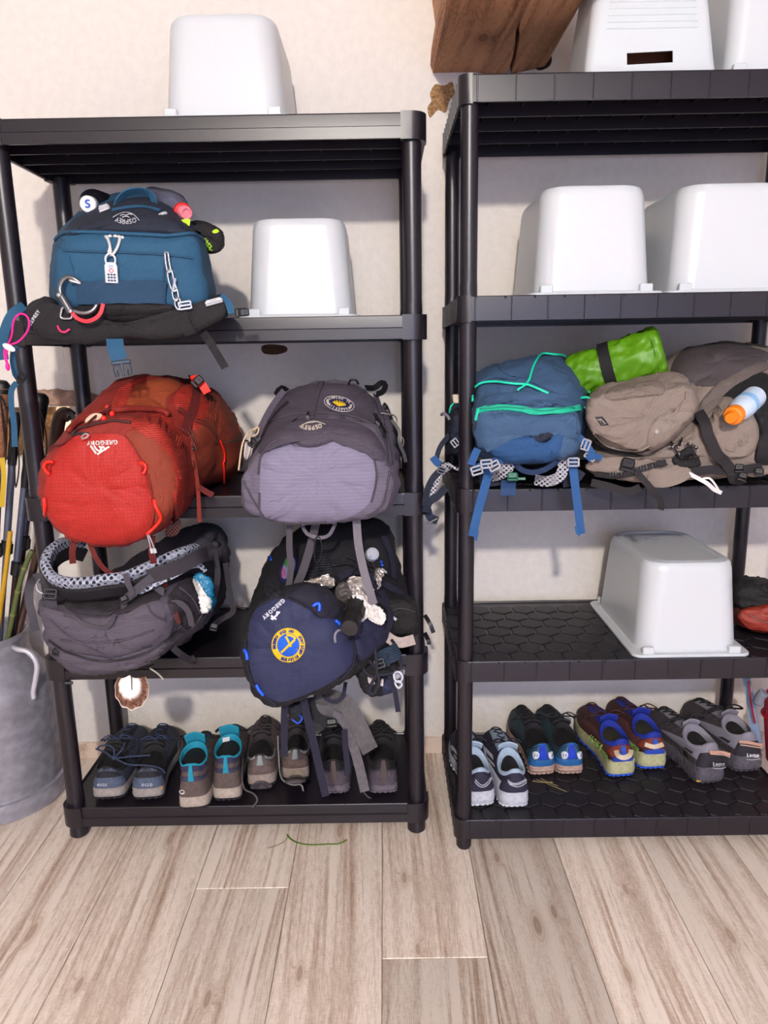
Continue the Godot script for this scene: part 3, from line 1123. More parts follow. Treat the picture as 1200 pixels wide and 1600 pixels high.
# raised lettering laid on a surface: middle and height in sketch units, turned, optionally on an arc
func letters(o: Node3D, t: TriangleMesh, text: String, cx: float, cy: float, size: float, turn: float, mat: Material, arc := 0.0, bold := true, wide := 1.0, called := "lettering", zfix := 0.0) -> MeshInstance3D:
	var tm := TextMesh.new()
	var f := SystemFont.new()
	f.font_names = PackedStringArray(["Droid Sans"])
	if bold: f.font_weight = 700
	tm.font = f
	tm.text = text
	tm.font_size = 32
	tm.pixel_size = 0.01
	tm.depth = 0.02
	tm.curve_step = 3.0
	var a := tm.get_mesh_arrays() if tm.get_surface_count() > 0 else []
	if a.is_empty(): return null
	var V: PackedVector3Array = a[Mesh.ARRAY_VERTEX]
	var I: PackedInt32Array = a[Mesh.ARRAY_INDEX] if a[Mesh.ARRAY_INDEX] != null else PackedInt32Array()
	var lo := Vector2(9, 9); var hi := Vector2(-9, -9)
	for v in V:
		lo = lo.min(Vector2(v.x, v.y)); hi = hi.max(Vector2(v.x, v.y))
	var sc := size / maxf(hi.y - lo.y, 0.01)
	var out := PackedVector3Array()
	for v in V:
		var q := (Vector2(v.x, v.y) - (lo + hi) / 2) * sc
		q.x *= wide
		if arc != 0.0:
			var ang := q.x / arc
			q = Vector2(sin(ang) * (arc + q.y), cos(ang) * (arc + q.y) - arc)
		var p := Vector2(q.x, -q.y).rotated(turn) + Vector2(cx, cy)
		var lift := 0.0012 if v.z > 0.0 else -0.0006
		var h := hit(t, p.x, p.y) if t != null else []
		if h.is_empty(): out.append(W(p.x, p.y, zfix if zfix != 0.0 else -1.5) + Vector3(0, 0, lift))
		else: out.append(h[0] + h[1] * (lift + 0.001))
	var s := Sh.new()
	if I.is_empty():
		for i in V.size(): I.append(i)
	# the lettering is stored clockwise; the accumulator wants the other way
	for i in range(0, I.size(), 3):
		s.f.append(I[i]); s.f.append(I[i + 2]); s.f.append(I[i + 1])
	s.v = out
	return obj(called, s, mat, o, 30)

func plate(t: TriangleMesh, px: float, py: float, turn: float, z := -1.5) -> Transform3D:  # a small frame: x along the turned sketch axis, z off the surface
	var h := hit(t, px, py) if t != null else []
	var p: Vector3 = W(px, py, z) if h.is_empty() else h[0]
	var n: Vector3 = (cam_o - p).normalized() if h.is_empty() else (h[1] + (cam_o - p).normalized() * 0.5).normalized()
	var x := (cr_ * cos(turn) - cu_ * sin(turn))
	x = (x - n * n.dot(x)).normalized()
	return Transform3D(Basis(x, n.cross(x), n), p)

func ladder(o: Node3D, xf: Transform3D, w: float, h: float, mat: Material, called := "buckle"):   # ladder-lock slider
	var s := Sh.new()
	var b := w * 0.16
	for y in [-1.0, 0.0, 1.0]: s.box(Vector3(0, y * (h - b) / 2, 0.003 + (0.001 if y == 0.0 else 0.0)), Vector3(w, b, b), b * 0.25, xf)
	for x in [-1.0, 1.0]: s.box(Vector3(x * (w - b) / 2, 0, 0.003), Vector3(b, h, b), b * 0.25, xf)
	obj(called, s, mat, o, 30)

func clasp(o: Node3D, xf: Transform3D, w: float, h: float, mat: Material, called := "buckle"):    # side-release buckle: shell with a prong on either side
	var s := Sh.new()
	s.box(Vector3(0, h * 0.16, 0.004), Vector3(w * 0.86, h * 0.6, 0.007), 0.002, xf)
	s.box(Vector3(0, -h * 0.3, 0.004), Vector3(w, h * 0.26, 0.006), 0.002, xf)
	for x in [-1.0, 1.0]: s.box(Vector3(x * w * 0.42, h * 0.05, 0.004), Vector3(w * 0.14, h * 0.5, 0.006), 0.0015, xf)
	s.box(Vector3(0, h * 0.2, 0.008), Vector3(w * 0.4, h * 0.08, 0.002), 0.0005, xf)
	obj(called, s, mat, o, 30)

func ring_text(o: Node3D, t: TriangleMesh, text: String, c: Vector2, rx: float, ry: float, turn: float, a0: float, da: float, size: float, mat: Material, inward := false):
	# letters set one after another round an oval
	for i in text.length():
		var ch := text[i]
		if ch == " ": continue
		var a := a0 + da * i
		var q := Vector2(cos(a) * rx, sin(a) * ry).rotated(turn) + c
		letters(o, t, ch, q.x, q.y, size * (1.0 if ch in "bdfhklti" or ch == ch.to_upper() else 0.78), turn + a + (PI / 2 if da > 0 else -PI / 2), mat, 0.0, true, 1.0, "letter")

# ---------------------------------------------------------------- shoes
class Last:                       # the shape of one shoe: heel at the origin, toe along -z
	var L := 0.265
	var Wd := 0.094
	var hc := 0.078               # height of the heel collar
	var fr := 0.092               # height of the tongue base
	var sole := 0.026
	var side := 1.0               # +1: toe bends to the right
	var bulk := 1.0

	func plan(t: float) -> Vector2:                # outline, t 0 at the heel, 0.5 at the toe; x across, y forward
		var half := [Vector2(0, 0), Vector2(0.24, 0.012), Vector2(0.355, 0.07), Vector2(0.365, 0.2), Vector2(0.37, 0.38), Vector2(0.44, 0.56), Vector2(0.5, 0.70), Vector2(0.455, 0.84), Vector2(0.31, 0.95), Vector2(0.12, 0.995), Vector2(0, 1.0)]
		var u := t * 2.0 if t <= 0.5 else (1.0 - t) * 2.0
		var f := u * 10.0
		var i := mini(int(f), 9)
		var a: Vector2 = half[maxi(i - 1, 0)] if i > 0 else Vector2(-half[1].x, half[1].y)
		var d: Vector2 = half[i + 2] if i < 9 else Vector2(-half[9].x, half[9].y)
		var q: Vector2 = half[i].cubic_interpolate(half[i + 1], a, d, f - i)
		var sg := 1.0 if t <= 0.5 else -1.0
		var x := q.x * sg * Wd
		if sg * side < 0.0: x *= lerpf(1.0, 0.88, smoothstep(0.3, 0.7, q.y))      # straighter inner edge
		x += side * -0.010 * sin(q.y * PI) * 0.6 + side * -0.006 * q.y
		return Vector2(x, q.y * L)

	func collar(t: float) -> Vector3:
		var a := t * TAU
		var z := L * (0.215 - 0.175 * cos(a))
		var x := sin(a) * Wd * (0.35 - 0.02 * cos(a))
		var u := (1.0 - cos(a)) / 2.0
		var y := lerpf(hc, fr, smoothstep(0.0, 1.0, u)) - 0.021 * sin(u * PI) * clampf(1.4 - (hc - 0.078) * 30.0, 0.2, 1.0) + 0.006 * (1.0 - smoothstep(0.0, 0.12, u))
		return Vector3(x, y, -z)

	func upper(t: float, s: float) -> Vector3:
		var o := plan(t)
		var p0 := Vector3(o.x, sole - 0.004, -o.y)
		var p3 := collar(t)
		var fw := smoothstep(0.22, 0.46, 0.5 - absf(t - 0.5))
		var p1 := p0 + Vector3(0, lerpf(0.032, 0.062, fw) * bulk, 0)
		p1.x += signf(o.x) * 0.002
		p1.z += 0.004 * (1.0 - fw) if t < 0.06 or t > 0.94 else 0.0
		var fl := Vector3(p0.x, 0, p0.z)
		var c3 := Vector3(p3.x, 0, p3.z)
		var p2 := c3.lerp(fl, lerpf(0.28, 0.60, fw))
		p2.y = lerpf(p3.y - 0.018, minf(p3.y, 0.080 * bulk + 0.005), fw)
		var m := 1.0 - s
		return p0 * m * m * m + p1 * 3.0 * m * m * s + p2 * 3.0 * m * s * s + p3 * s * s * s

	func normal(t: float, s: float) -> Vector3:
		var e := 0.004
		var a := upper(fposmod(t + e, 1.0), s) - upper(fposmod(t - e, 1.0), s)
		var b := upper(t, minf(s + 0.02, 1.0)) - upper(t, maxf(s - 0.02, 0.0))
		var n := a.cross(b)
		if n.length() < 1e-12: return Vector3.UP
		n = n.normalized()
		var out := upper(t, s) - Vector3(0, 0.03, -L * 0.45)
		return n if n.dot(out) > 0 else -n

func patch(la: Last, t0: float, t1: float, s0: float, s1: float, h := 0.0016, nt := 14, ns := 8) -> Sh:
	var P := PackedVector3Array(); var N := PackedVector3Array(); var H := PackedFloat32Array()
	for i in ns + 1:
		for j in nt + 1:
			var t := fposmod(lerpf(t0, t1, float(j) / nt), 1.0)
			var s := lerpf(s0, s1, float(i) / ns)
			P.append(la.upper(t, s)); N.append(la.normal(t, s))
			H.append(h * (0.4 if (i == 0 or j == 0 or i == ns or j == nt) else 1.0))
	var sh := Sh.new()
	sh.sheet(P, N, ns + 1, nt + 1, H, -0.002)
	return sh

func local(o: Node3D, called: String, sh: Sh, mat: Material, crease := 40.0, label := "") -> MeshInstance3D:
	return put(called, sh.mesh(crease), mat, o, label)

# k: label, heel [px, py], toe [px, py], shelf height y, colours and options
func shoe(k: Dictionary) -> Node3D:
	var heel := PY(k.heel[0], k.heel[1], k.y)
	var toe_dir: float = k.get("yaw", 0.0)
	var o := thing(k.get("called", "shoe"), k.label, k.get("category", "shoe"), heel, k.get("group", ""))
	o.rotation.y = deg_to_rad(toe_dir)
	o.rotation.x = deg_to_rad(k.get("tip", 0.0))
	var la := Last.new()
	la.L = k.get("len", 0.262); la.Wd = k.get("wide", 0.098); la.hc = k.get("hc", 0.078); la.fr = k.get("fr", 0.092); la.sole = k.get("sole", 0.028); la.side = k.get("side", 1.0); la.bulk = k.get("bulk", 1.0)
	var n := 72
	# outsole and midsole
	var spring := func(z: float) -> float: return 0.014 * pow(clampf((z / la.L - 0.72) / 0.28, 0, 1), 2) + 0.005 * pow(clampf((0.12 - z / la.L) / 0.12, 0, 1), 2)
	var ring := func(y: float, sc: float, top: bool) -> PackedVector3Array:
		var r := PackedVector3Array()
		for j in n:
			var q := la.plan(float(j) / n)
			var c := Vector2(0, la.L * 0.5)
			var p := c + (q - c) * sc
			p.x = q.x + signf(q.x) * (sc - 1.0) * 0.05
			var heel_lift: float = (k.get("flare", 0.0)) * smoothstep(0.25, 0.0, q.y / la.L)
			r.append(Vector3(p.x, y + spring.call(q.y) * (0.7 if top else 1.0) + (heel_lift if top else 0.0), -p.y))
		return r
	var so := Sh.new()
	so.loft([ring.call(0.0, 0.96, false), ring.call(0.001, 0.99, false), ring.call(0.007, 1.005, false), ring.call(0.009, 0.98, false)])
	local(o, "outsole", so, k.outsole, 50)
	var lug := Sh.new()
	for j in range(0, n, 2):
		var t := (j + 0.5) / n
		var q := la.plan(t); var q2 := la.plan(fposmod(t + 0.006, 1.0))
		var d := (q2 - q).normalized()
		lug.box(Vector3(0, 0.0035, 0), Vector3(0.008, 0.005, 0.0035), 0.001, Transform3D(Basis(Vector3(d.x, 0, -d.y), Vector3.UP, Vector3(d.y, 0, d.x)), Vector3(q.x, spring.call(q.y), -q.y)))
	local(o, "tread_lugs", lug, k.outsole, 30).set_meta("kind", "stuff")
	var mi := Sh.new()
	mi.loft([ring.call(0.007, 0.985, false), ring.call(0.010, 1.03, false), ring.call(la.sole * 0.55, 1.045, false), ring.call(la.sole * 0.62, 1.03, true), ring.call(la.sole - 0.003, 1.035, true), ring.call(la.sole, 1.01, true), ring.call(la.sole, 0.9, true)])
	local(o, "midsole", mi, k.midsole, 45)
	# upper
	var up := Sh.new()
	var rings := []
	var ns := 16
	for i in ns + 1:
		var r := PackedVector3Array()
		for j in n: r.append(la.upper(float(j) / n, float(i) / ns))
		rings.append(r)
	up.loft(rings, false)
	local(o, "upper", up, k.upper, 180)
	# padded collar and lining
	var li := Sh.new()
	var lr := []
	var pd: float = k.get("padding", 0.10)
	for q in [[-0.004, 1.0 + pd * 0.1], [0.001, 1.0 + pd * 0.25], [0.002 + pd * 0.018, 1.0 - pd * 0.2], [0.001 + pd * 0.018, 1.0 - pd * 0.7], [-0.004, 1.0 - pd * 1.2], [-0.014, 1.0 - pd * 1.35]]:
		var r := PackedVector3Array()
		for j in n:
			var c := la.collar(float(j) / n)
			var ct := Vector3(0, c.y, -la.L * 0.215)
			var p := ct + (c - ct) * float(q[1])
			p.y = maxf(c.y + float(q[0]), la.sole + 0.004)
			r.append(p)
		lr.append(r)
	li.loft(lr, false)
	local(o, "collar_lining", li, k.lining, 180)
	var ins := Sh.new()
	var ir := []
	for q in [[-0.012, 1.01 - pd * 1.3], [-0.03, 0.92], [-9.0, 0.94], [-9.0, 0.3]]:
		var r := PackedVector3Array()
		for j in n:
			var c := la.collar(float(j) / n)
			var ct := Vector3(0, c.y, -la.L * 0.215)
			var p := ct + (c - ct) * float(q[1])
			p.y = maxf(c.y + float(q[0]), la.sole + 0.004)
			r.append(p)
		ir.append(r)
	ins.loft(ir)
	local(o, "insole", ins, k.get("insole", cloth(Color(0.06, 0.05, 0.06), "twill", 60.0, 0.6)), 180)
	# tongue
	var tg := Sh.new()
	var P := PackedVector3Array(); var N := PackedVector3Array(); var H := PackedFloat32Array()
	var th: float = k.get("tongue", 0.010)
	for i in 9:
		var u := i / 8.0
		for j in 9:
			var w := j / 8.0 - 0.5
			var base := la.upper(0.5, clampf(0.45 + u * 0.72, 0, 1))
			if u > 0.75: base += Vector3(0, (u - 0.75) * 4.0 * th, (u - 0.75) * 4.0 * th * 0.35)
			P.append(base + Vector3(w * (0.034 + 0.016 * u), -w * w * 0.03 + 0.002, absf(w) * 0.006)); N.append(Vector3(0, 0.9, 0.1 - u * 0.5).normalized()); H.append(0.006 if j > 0 and j < 8 and i > 0 and i < 8 else 0.002)
	tg.sheet(P, N, 9, 9, H, -0.002)
	local(o, "tongue", tg, k.get("tongue_mat", k.lining), 60)
	for pa in k.get("panels", []):       # [name, t0, t1, s0, s1, material]
		local(o, pa[0], patch(la, pa[1], pa[2], pa[3], pa[4], pa[6] if pa.size() > 6 else 0.0016), pa[5], 40)
	# laces: rows across the throat
	if k.has("lace"):
		var rows := []
		for i in 5:
			var s := 0.96 - i * 0.12
			var tl := 0.044 + 0.004 * i
			var a := la.upper(0.5 - tl, s) + la.normal(0.5 - tl, s) * 0.003
			var b := la.upper(0.5 + tl, s) + la.normal(0.5 + tl, s) * 0.003
			var m := la.upper(0.5, s) + Vector3(0, 0.0085, 0)
			rows.append([a, m, b])
		for i in 5:
			var s := Sh.new()
			var e: Vector3 = rows[mini(i + 1, 4)][2]
			s.tube(spl([rows[i][0], (rows[i][0] + rows[i][1]) / 2 + Vector3(0, 0.002, 0), rows[i][1], (rows[i][1] + e) / 2 + Vector3(0, 0.003, 0), e], 0.006), k.get("lace_r", 0.0019), 6)
			if i < 4: s.tube(spl([rows[i][2], rows[i][1] + Vector3(0, 0.002, 0.002), rows[i + 1][0]], 0.006), k.get("lace_r", 0.0019), 6)
			local(o, "lace", s, k.lace, 180)
		for sg in [-1.0, 1.0]:
			var s := Sh.new()
			var m: Vector3 = rows[0][1] + Vector3(0, 0.004, 0)
			var bow: float = k.get("bow", 1.0)
			s.tube(spl([m, m + Vector3(sg * 0.018, 0.012, 0.004) * bow, m + Vector3(sg * 0.036, 0.004, 0.01) * bow, m + Vector3(sg * 0.03, -0.004, -0.006) * bow, m + Vector3(sg * 0.008, 0.0, -0.003), m], 0.005), k.get("lace_r", 0.0019), 6)
			s.tube(spl([m, m + Vector3(sg * 0.02, 0.003, -0.012), m + Vector3(sg * 0.04, -0.016, -0.02) * bow], 0.005), k.get("lace_r", 0.0019), 6)
			local(o, "lace", s, k.lace, 180)
	return o

func shoe_cast(o: Node3D) -> TriangleMesh:
	var fc := PackedVector3Array()
	for c in o.get_children():
		if c is MeshInstance3D and not str(c.name).begins_with("lace"):
			fc.append_array(o.transform.scaled(Vector3.ONE * 200.0) * (c as MeshInstance3D).mesh.get_faces())
	var t := TriangleMesh.new()
	t.create_from_faces(fc)
	return t

# ---------------------------------------------------------------- the packs
func base_at(px: float, z: float, y: float) -> Vector3:
	var p := W(px, 700, z)
	return Vector3(p.x, y, z)

func teal_pack():
	var t := thing("backpack", "teal daypack lying on the second shelf with a silver padlock and large carabiner", "backpack", base_at(205, -1.6, 1.24), "backpacks on the shelves")
	var teal := cloth(Color(0.11, 0.29, 0.41), "twill", 60.0, 0.6)
	var teal2 := cloth(Color(0.125, 0.33, 0.46), "twill", 60.0, 0.6)
	var navy := cloth(Color(0.085, 0.115, 0.19), "twill", 60.0, 0.6)
	var black := cloth(Color(0.085, 0.07, 0.09), "twill", 60.0, 0.8)
	var web := cloth(Color(0.14, 0.36, 0.5), "web", 60.0, 0.8)
	var grey := M(Color(0.72, 0.72, 0.74), 0.4)
	var alu := M(Color(0.72, 0.72, 0.74), 0.3, 0.85)
	var s := stuffed([
		[-1.475, [[92, 470], [86, 432], [94, 382], [120, 356], [170, 345], [230, 342], [282, 350], [312, 374], [322, 420], [328, 455], [320, 484], [270, 494], [190, 497], [130, 497], [98, 488]]],
		[-1.57, [[82, 480], [80, 425], [86, 375], [104, 350], [135, 330], [175, 318], [217, 314], [262, 318], [292, 340], [320, 372], [331, 420], [337, 455], [330, 486], [270, 495], [190, 498], [120, 498], [88, 492]]],
		[-1.68, [[84, 480], [83, 420], [92, 372], [118, 338], [150, 316], [180, 304], [217, 300], [258, 304], [288, 330], [314, 372], [326, 420], [330, 455], [324, 484], [270, 494], [190, 498], [120, 496]]],
		[-1.82, [[100, 480], [97, 420], [106, 372], [132, 332], [176, 308], [217, 302], [256, 308], [282, 334], [300, 380], [310, 430], [312, 470], [300, 488], [200, 494], [116, 490]]]], 0.028, 0.03, 3.2, 0.0042, 9.0, 3)
	obj("body", s, teal, t, 180)
	var c := caster([s])
	var lidp := pad(t, "lid", c, [[116, 343], [140, 331], [172, 315], [217, 310], [262, 316], [286, 338], [314, 368], [250, 364], [200, 362], [150, 362], [100, 368]], navy, 0.005, 0.5)
	var fp := pad(t, "front_pocket", c, [[95, 376], [120, 368], [160, 366], [210, 371], [260, 374], [300, 371], [310, 392], [314, 430], [318, 470], [300, 480], [270, 483], [180, 484], [112, 482], [92, 466], [90, 420]], teal2, 0.012, 0.55)
	var c2 := caster([s, sh_of(fp)])
	cord(t, "seam_piping", c2, [[88, 376], [98, 366], [130, 363], [200, 366], [262, 369], [300, 366], [318, 378]], 0.0035, teal2)
	cord(t, "seam_piping", c2, [[108, 400], [116, 432], [122, 470]], 0.0018, teal2)
	cord(t, "seam_piping", c2, [[100, 392], [150, 394], [220, 396], [272, 400], [300, 404]], 0.002, teal)
	cord(t, "seam_piping", c2, [[258, 398], [256, 440], [260, 482]], 0.002, teal)
	pad(t, "black_base", c2, [[122, 478], [190, 471], [260, 474], [282, 488], [284, 502], [150, 505], [96, 500]], black, 0.014, 0.4)
	strap(t, "stretch_band", c2, [[122, 457], [160, 457], [200, 456], [240, 456], [261, 457]], 0.042, cloth(Color(0.10, 0.25, 0.37), "twill", 60.0, 0.6), 0.004, 0.004)
	# haul loop on top and its webbing
	webbing(t, "haul_loop", [[181, 331, -1.545], [185, 314, -1.555], [197, 302, -1.56], [217, 298, -1.565], [234, 303, -1.56], [241, 316, -1.555], [247, 332, -1.545]], 0.017, web, 0.003, 0.9)
	strap(t, "webbing", c, [[178, 333], [200, 329], [225, 328], [250, 334]], 0.008, web, 0.002, 0.006)
	clasp(t, plate(c, 165, 331, -0.45), 0.022, 0.034, grey)
	clasp(t, plate(c, 254, 338, 0.9), 0.007, 0.022, grey, "cord_end")
	c2 = caster([s, sh_of(fp), sh_of(lidp)])
	letters(t, c2, "OSPREY", 197, 347, 7.0, PI + 0.03, grey, 36.0, false)
	cord(t, "logo_arc", c2, [[178, 343], [188, 338], [198, 336], [208, 338], [219, 345]], 0.0007, grey, 0.005)
	for b in [[[190, 341], [196, 338], [199, 340]], [[199, 340], [203, 337], [208, 340]], [[193, 343], [198, 341], [204, 343]]]: cord(t, "logo_wing", c2, b, 0.0009, grey, 0.005)
	# hip belt drooping over the edge
	var hb := stuffed([
		[-1.452, [[34, 502], [44, 482], [64, 470], [84, 476], [96, 494], [130, 502], [180, 503], [240, 502], [285, 496], [316, 482], [340, 465], [354, 478], [350, 496], [322, 514], [290, 526], [245, 533], [205, 529], [180, 533], [150, 538], [115, 537], [78, 529], [48, 516]]],
		[-1.50, [[34, 502], [42, 478], [70, 462], [92, 472], [100, 490], [160, 498], [240, 497], [285, 490], [318, 474], [342, 458], [358, 476], [354, 496], [322, 512], [290, 522], [245, 529], [200, 525], [150, 533], [115, 532], [75, 524], [46, 514]]],
		[-1.545, [[42, 500], [60, 475], [90, 476], [100, 492], [160, 498], [240, 497], [285, 490], [318, 476], [340, 464], [350, 478], [346, 494], [322, 508], [290, 514], [245, 518], [200, 518], [150, 524], [115, 524], [75, 516]]]], 0.016, 0.012, 2.6, 0.003, 14.0, 8)
	obj("hip_belt", hb, black, t, 180)
	var c3 := caster([hb])
	letters(t, c3, "OSPREY", 54, 497, 5.5, -1.0, grey)
	webbing(t, "belt_strap", [[38, 478, -1.47], [20, 490, -1.45], [8, 515, -1.45], [4, 545, -1.46], [6, 562, -1.46]], 0.018, web, 0.0022, 0.3)
	webbing(t, "belt_strap", [[24, 540, -1.46], [20, 560, -1.47], [24, 585, -1.48], [30, 592, -1.485]], 0.011, web)
	clasp(t, plate(null, 34, 590, 0.5, -1.485), 0.016, 0.022, black)
	webbing(t, "belt_strap", [[26, 598, -1.487], [18, 610, -1.487], [18, 635, -1.487], [22, 665, -1.487], [23, 698, -1.487]], 0.011, web)
	var pink := M(Color(0.93, 0.08, 0.55), 0.6)
	line(t, "pink_cord", [[11, 541, -1.445], [18, 525, -1.435], [22, 500, -1.43], [33, 490, -1.43], [44, 497, -1.43], [44, 515, -1.43], [30, 533, -1.435], [13, 540, -1.44], [7, 548, -1.44], [8, 560, -1.44], [13, 572, -1.44]], 0.0019, pink)
	line(t, "pink_cord", [[13, 540, -1.44], [10, 553, -1.44], [11, 566, -1.44]], 0.0019, pink)
	var tf := Sh.new(); tf.blob(W(12, 573, -1.44), Vector3(0.004, 0.008, 0.004)); obj("cord_tassel", tf, pink, t, 180)
	var tg := Sh.new(); tg.blob(W(14, 543, -1.435), Vector3(0.013, 0.006, 0.005), Basis(Vector3.BACK, -0.5)); obj("cord_lock", tg, M(Color(0.95, 0.95, 0.95), 0.35), t, 180)
	line(t, "pink_elastic", [[90, 509, -1.43], [94, 517, -1.425], [101, 519, -1.425], [109, 514, -1.43]], 0.002, M(Color(0.9, 0.15, 0.4), 0.6))
	# right end of the belt: buckles and tails
	clasp(t, plate(c3, 334, 472, -0.3), 0.034, 0.012, grey, "slider")
	webbing(t, "belt_strap", [[345, 462, -1.46], [356, 472, -1.455], [362, 490, -1.45]], 0.013, web)
	clasp(t, plate(null, 378, 488, 1.45, -1.45), 0.016, 0.03, M(Color(0.08, 0.07, 0.08), 0.4))
	strap(t, "black_strap", c3, [[284, 480], [288, 500], [298, 520]], 0.022, black, 0.002, 0.004)
	webbing(t, "black_strap", [[318, 520, -1.445], [328, 535, -1.43], [342, 558, -1.43], [352, 575, -1.43]], 0.0155, black, 0.002, 0.2, 0.0)
	webbing(t, "sternum_strap", [[179, 530, -1.44], [181, 545, -1.43], [187, 562, -1.43]], 0.031, web, 0.003)
	var bk := Sh.new()
	var bx := plate(null, 190, 571, -0.12, -1.43)
	bk.box(Vector3(0, 0.006, 0), Vector3(0.036, 0.008, 0.006), 0.002, bx)
	bk.box(Vector3(0, -0.008, 0), Vector3(0.005, 0.024, 0.004), 0.001, bx)
	for x in [-1.0, 1.0]:
		bk.tube(PackedVector3Array([bx * Vector3(x * 0.014, 0.004, 0), bx * Vector3(x * 0.0165, -0.008, 0), bx * Vector3(x * 0.014, -0.019, 0), bx * Vector3(x * 0.009, -0.020, 0), bx * Vector3(x * 0.010, -0.008, 0)]), 0.0016, 6)
	obj("prong_buckle", bk, M(Color(0.16, 0.22, 0.28), 0.35), t, 40)
	# left ring and D-ring
	var dr := Sh.new(); dr.tube(spl(pts([[96, 487, -1.43], [98, 481, -1.43], [110, 483, -1.43], [112, 496, -1.43], [104, 498, -1.43], [95, 496, -1.43]]), 0.004, true), 0.0022, 7, true); obj("d_ring", dr, alu, t, 180)
	# padlock on cords
	var lk := thing("padlock", "silver combination padlock hanging on grey cords from the teal daypack", "padlock", W(174, 426, -1.435))
	var lx := plate(null, 174, 426, 0.04, -1.424)
	var lb := Sh.new()
	var lp := PackedVector2Array()
	for q in [[-0.0105, -0.019], [0.0105, -0.019], [0.0115, -0.017], [0.0115, 0.012], [0.0085, 0.0185], [-0.0085, 0.0185], [-0.0115, 0.012], [-0.0115, -0.017]]: lp.append(Vector2(q[0], q[1]))
	lb.prism(lp, -0.005, 0.005, lx, 0.0015)
	obj("lock_body", lb, M(Color(0.80, 0.80, 0.81), 0.35, 0.3), lk, 35)
	var sk := Sh.new(); sk.tube(spl([lx * Vector3(-0.008, 0.017, 0), lx * Vector3(-0.008, 0.027, 0), lx * Vector3(0, 0.034, 0), lx * Vector3(0.008, 0.027, 0), lx * Vector3(0.008, 0.017, 0)], 0.003), 0.0021, 8); obj("shackle", sk, M(Color(0.85, 0.85, 0.86), 0.3, 0.4), lk, 180)
	for i in 3:
		for j in 3:
			var w := Sh.new(); w.box(Vector3((j - 1) * 0.0052, -0.0035 - i * 0.0052, 0.0052), Vector3(0.0042, 0.0036, 0.0014), 0.0005, lx)
			obj("number_wheel", w, M(Color(0.2, 0.2, 0.22), 0.4), lk)
	var wd := Sh.new(); wd.box(Vector3(0, 0.011, 0.0052), Vector3(0.009, 0.006, 0.0012), 0.0004, lx); obj("window", wd, M(Color(0.62, 0.63, 0.65), 0.3, 0.5), lk)
	var em := Sh.new()
	em.tube(spl([lx * Vector3(0.0, 0.0065, 0.0058), lx * Vector3(0.004, 0.0035, 0.0058), lx * Vector3(0.0, 0.0005, 0.0058), lx * Vector3(-0.004, 0.0035, 0.0058)], 0.001, true), 0.0008, 5, true); obj("red_mark", em, M(Color(0.8, 0.15, 0.12), 0.5), lk, 180)
	var rope := M(Color(0.78, 0.77, 0.77), 0.6)
	line(lk, "cord", [[168, 371, -1.44], [172, 385, -1.43], [170, 396, -1.427], [176, 398, -1.425], [184, 385, -1.43], [188, 371, -1.44]], 0.0027, rope)
	line(lk, "cord", [[165, 370, -1.44], [170, 377, -1.432], [174, 395, -1.427]], 0.0022, rope)
	for q in [[166, 370], [172, 369], [180, 369], [186, 370], [191, 371]]:
		var kb := Sh.new(); kb.blob(W(q[0], q[1], -1.442), Vector3(0.004, 0.003, 0.003)); obj("knot", kb, rope, lk, 180)
	# chain of small carabiners
	var ch := thing("carabiner_chain", "string of small silver clips running down the teal daypack to its right strap", "carabiners", W(275, 440, -1.43))
	for a in [[[258, 394], [262, 394], [265, 412], [267, 424], [262, 424], [259, 410]], [[262, 424], [268, 422], [272, 440], [276, 452], [270, 455], [264, 440]], [[269, 452], [275, 450], [279, 462], [276, 470], [271, 466]], [[274, 468], [280, 466], [283, 478], [279, 484], [274, 478]]]:
		var q := []
		for p in a: q.append([p[0], p[1], -1.428])
		line(ch, "clip", q, 0.0021, alu, true, 6)
	var gt := Sh.new(); gt.box(Vector3.ZERO, Vector3(0.006, 0.026, 0.003), 0.001, plate(null, 272, 445, 0.25, -1.427)); obj("clip_tag", gt, M(Color(0.55, 0.55, 0.56), 0.35, 0.8), ch)
	ladder(ch, plate(null, 289, 477, -0.15, -1.43), 0.026, 0.017, alu, "slider")
	# the big carabiner
	var cb := thing("carabiner", "large grey carabiner with a red strap, hooked at the left of the teal daypack", "carabiner", W(115, 465, -1.425))
	line(cb, "hook", [[127, 443, -1.428], [118, 437, -1.425], [108, 433, -1.425], [99, 437, -1.425], [94, 450, -1.425], [97, 465, -1.422], [106, 480, -1.42], [118, 487, -1.42], [134, 489, -1.42], [146, 484, -1.422], [152, 475, -1.425]], 0.0042, M(Color(0.55, 0.54, 0.55), 0.28, 0.9), false, 10)
	line(cb, "gate", [[127, 443, -1.427], [115, 440, -1.423], [108, 438, -1.422]], 0.0032, alu, false, 8)
	var sv := Sh.new(); sv.tube(PackedVector3Array([W(95, 462, -1.42), W(111, 487, -1.417)]), 0.0075, 12); obj("locking_sleeve", sv, M(Color(0.42, 0.42, 0.44), 0.35, 0.8), cb, 40)
	for q in [[92, 461], [110, 486]]:
		var rv := Sh.new(); rv.blob(W(q[0], q[1], -1.412), Vector3(0.0045, 0.0045, 0.0035)); obj("rivet", rv, M(Color(0.8, 0.8, 0.82), 0.25, 0.9), cb, 180)
	webbing(cb, "red_strap", [[113, 489, -1.417], [120, 497, -1.415], [134, 502, -1.413], [148, 498, -1.413], [157, 489, -1.415], [161, 475, -1.42]], 0.0068, M(Color(0.86, 0.13, 0.2), 0.5), 0.004)
	# bottles and pouch carried by the pack
	var b := thing("water_bottle", "silver-grey bottle with a round white cap marked with a blue S, behind the teal daypack", "bottle", W(160, 328, -1.64))
	var ax := ((cam_o - W(137, 319, -1.58)).normalized() + Vector3(-0.25, 0.05, 0)).normalized()
	var fx := frame_along(ax, W(137, 319, -1.575))
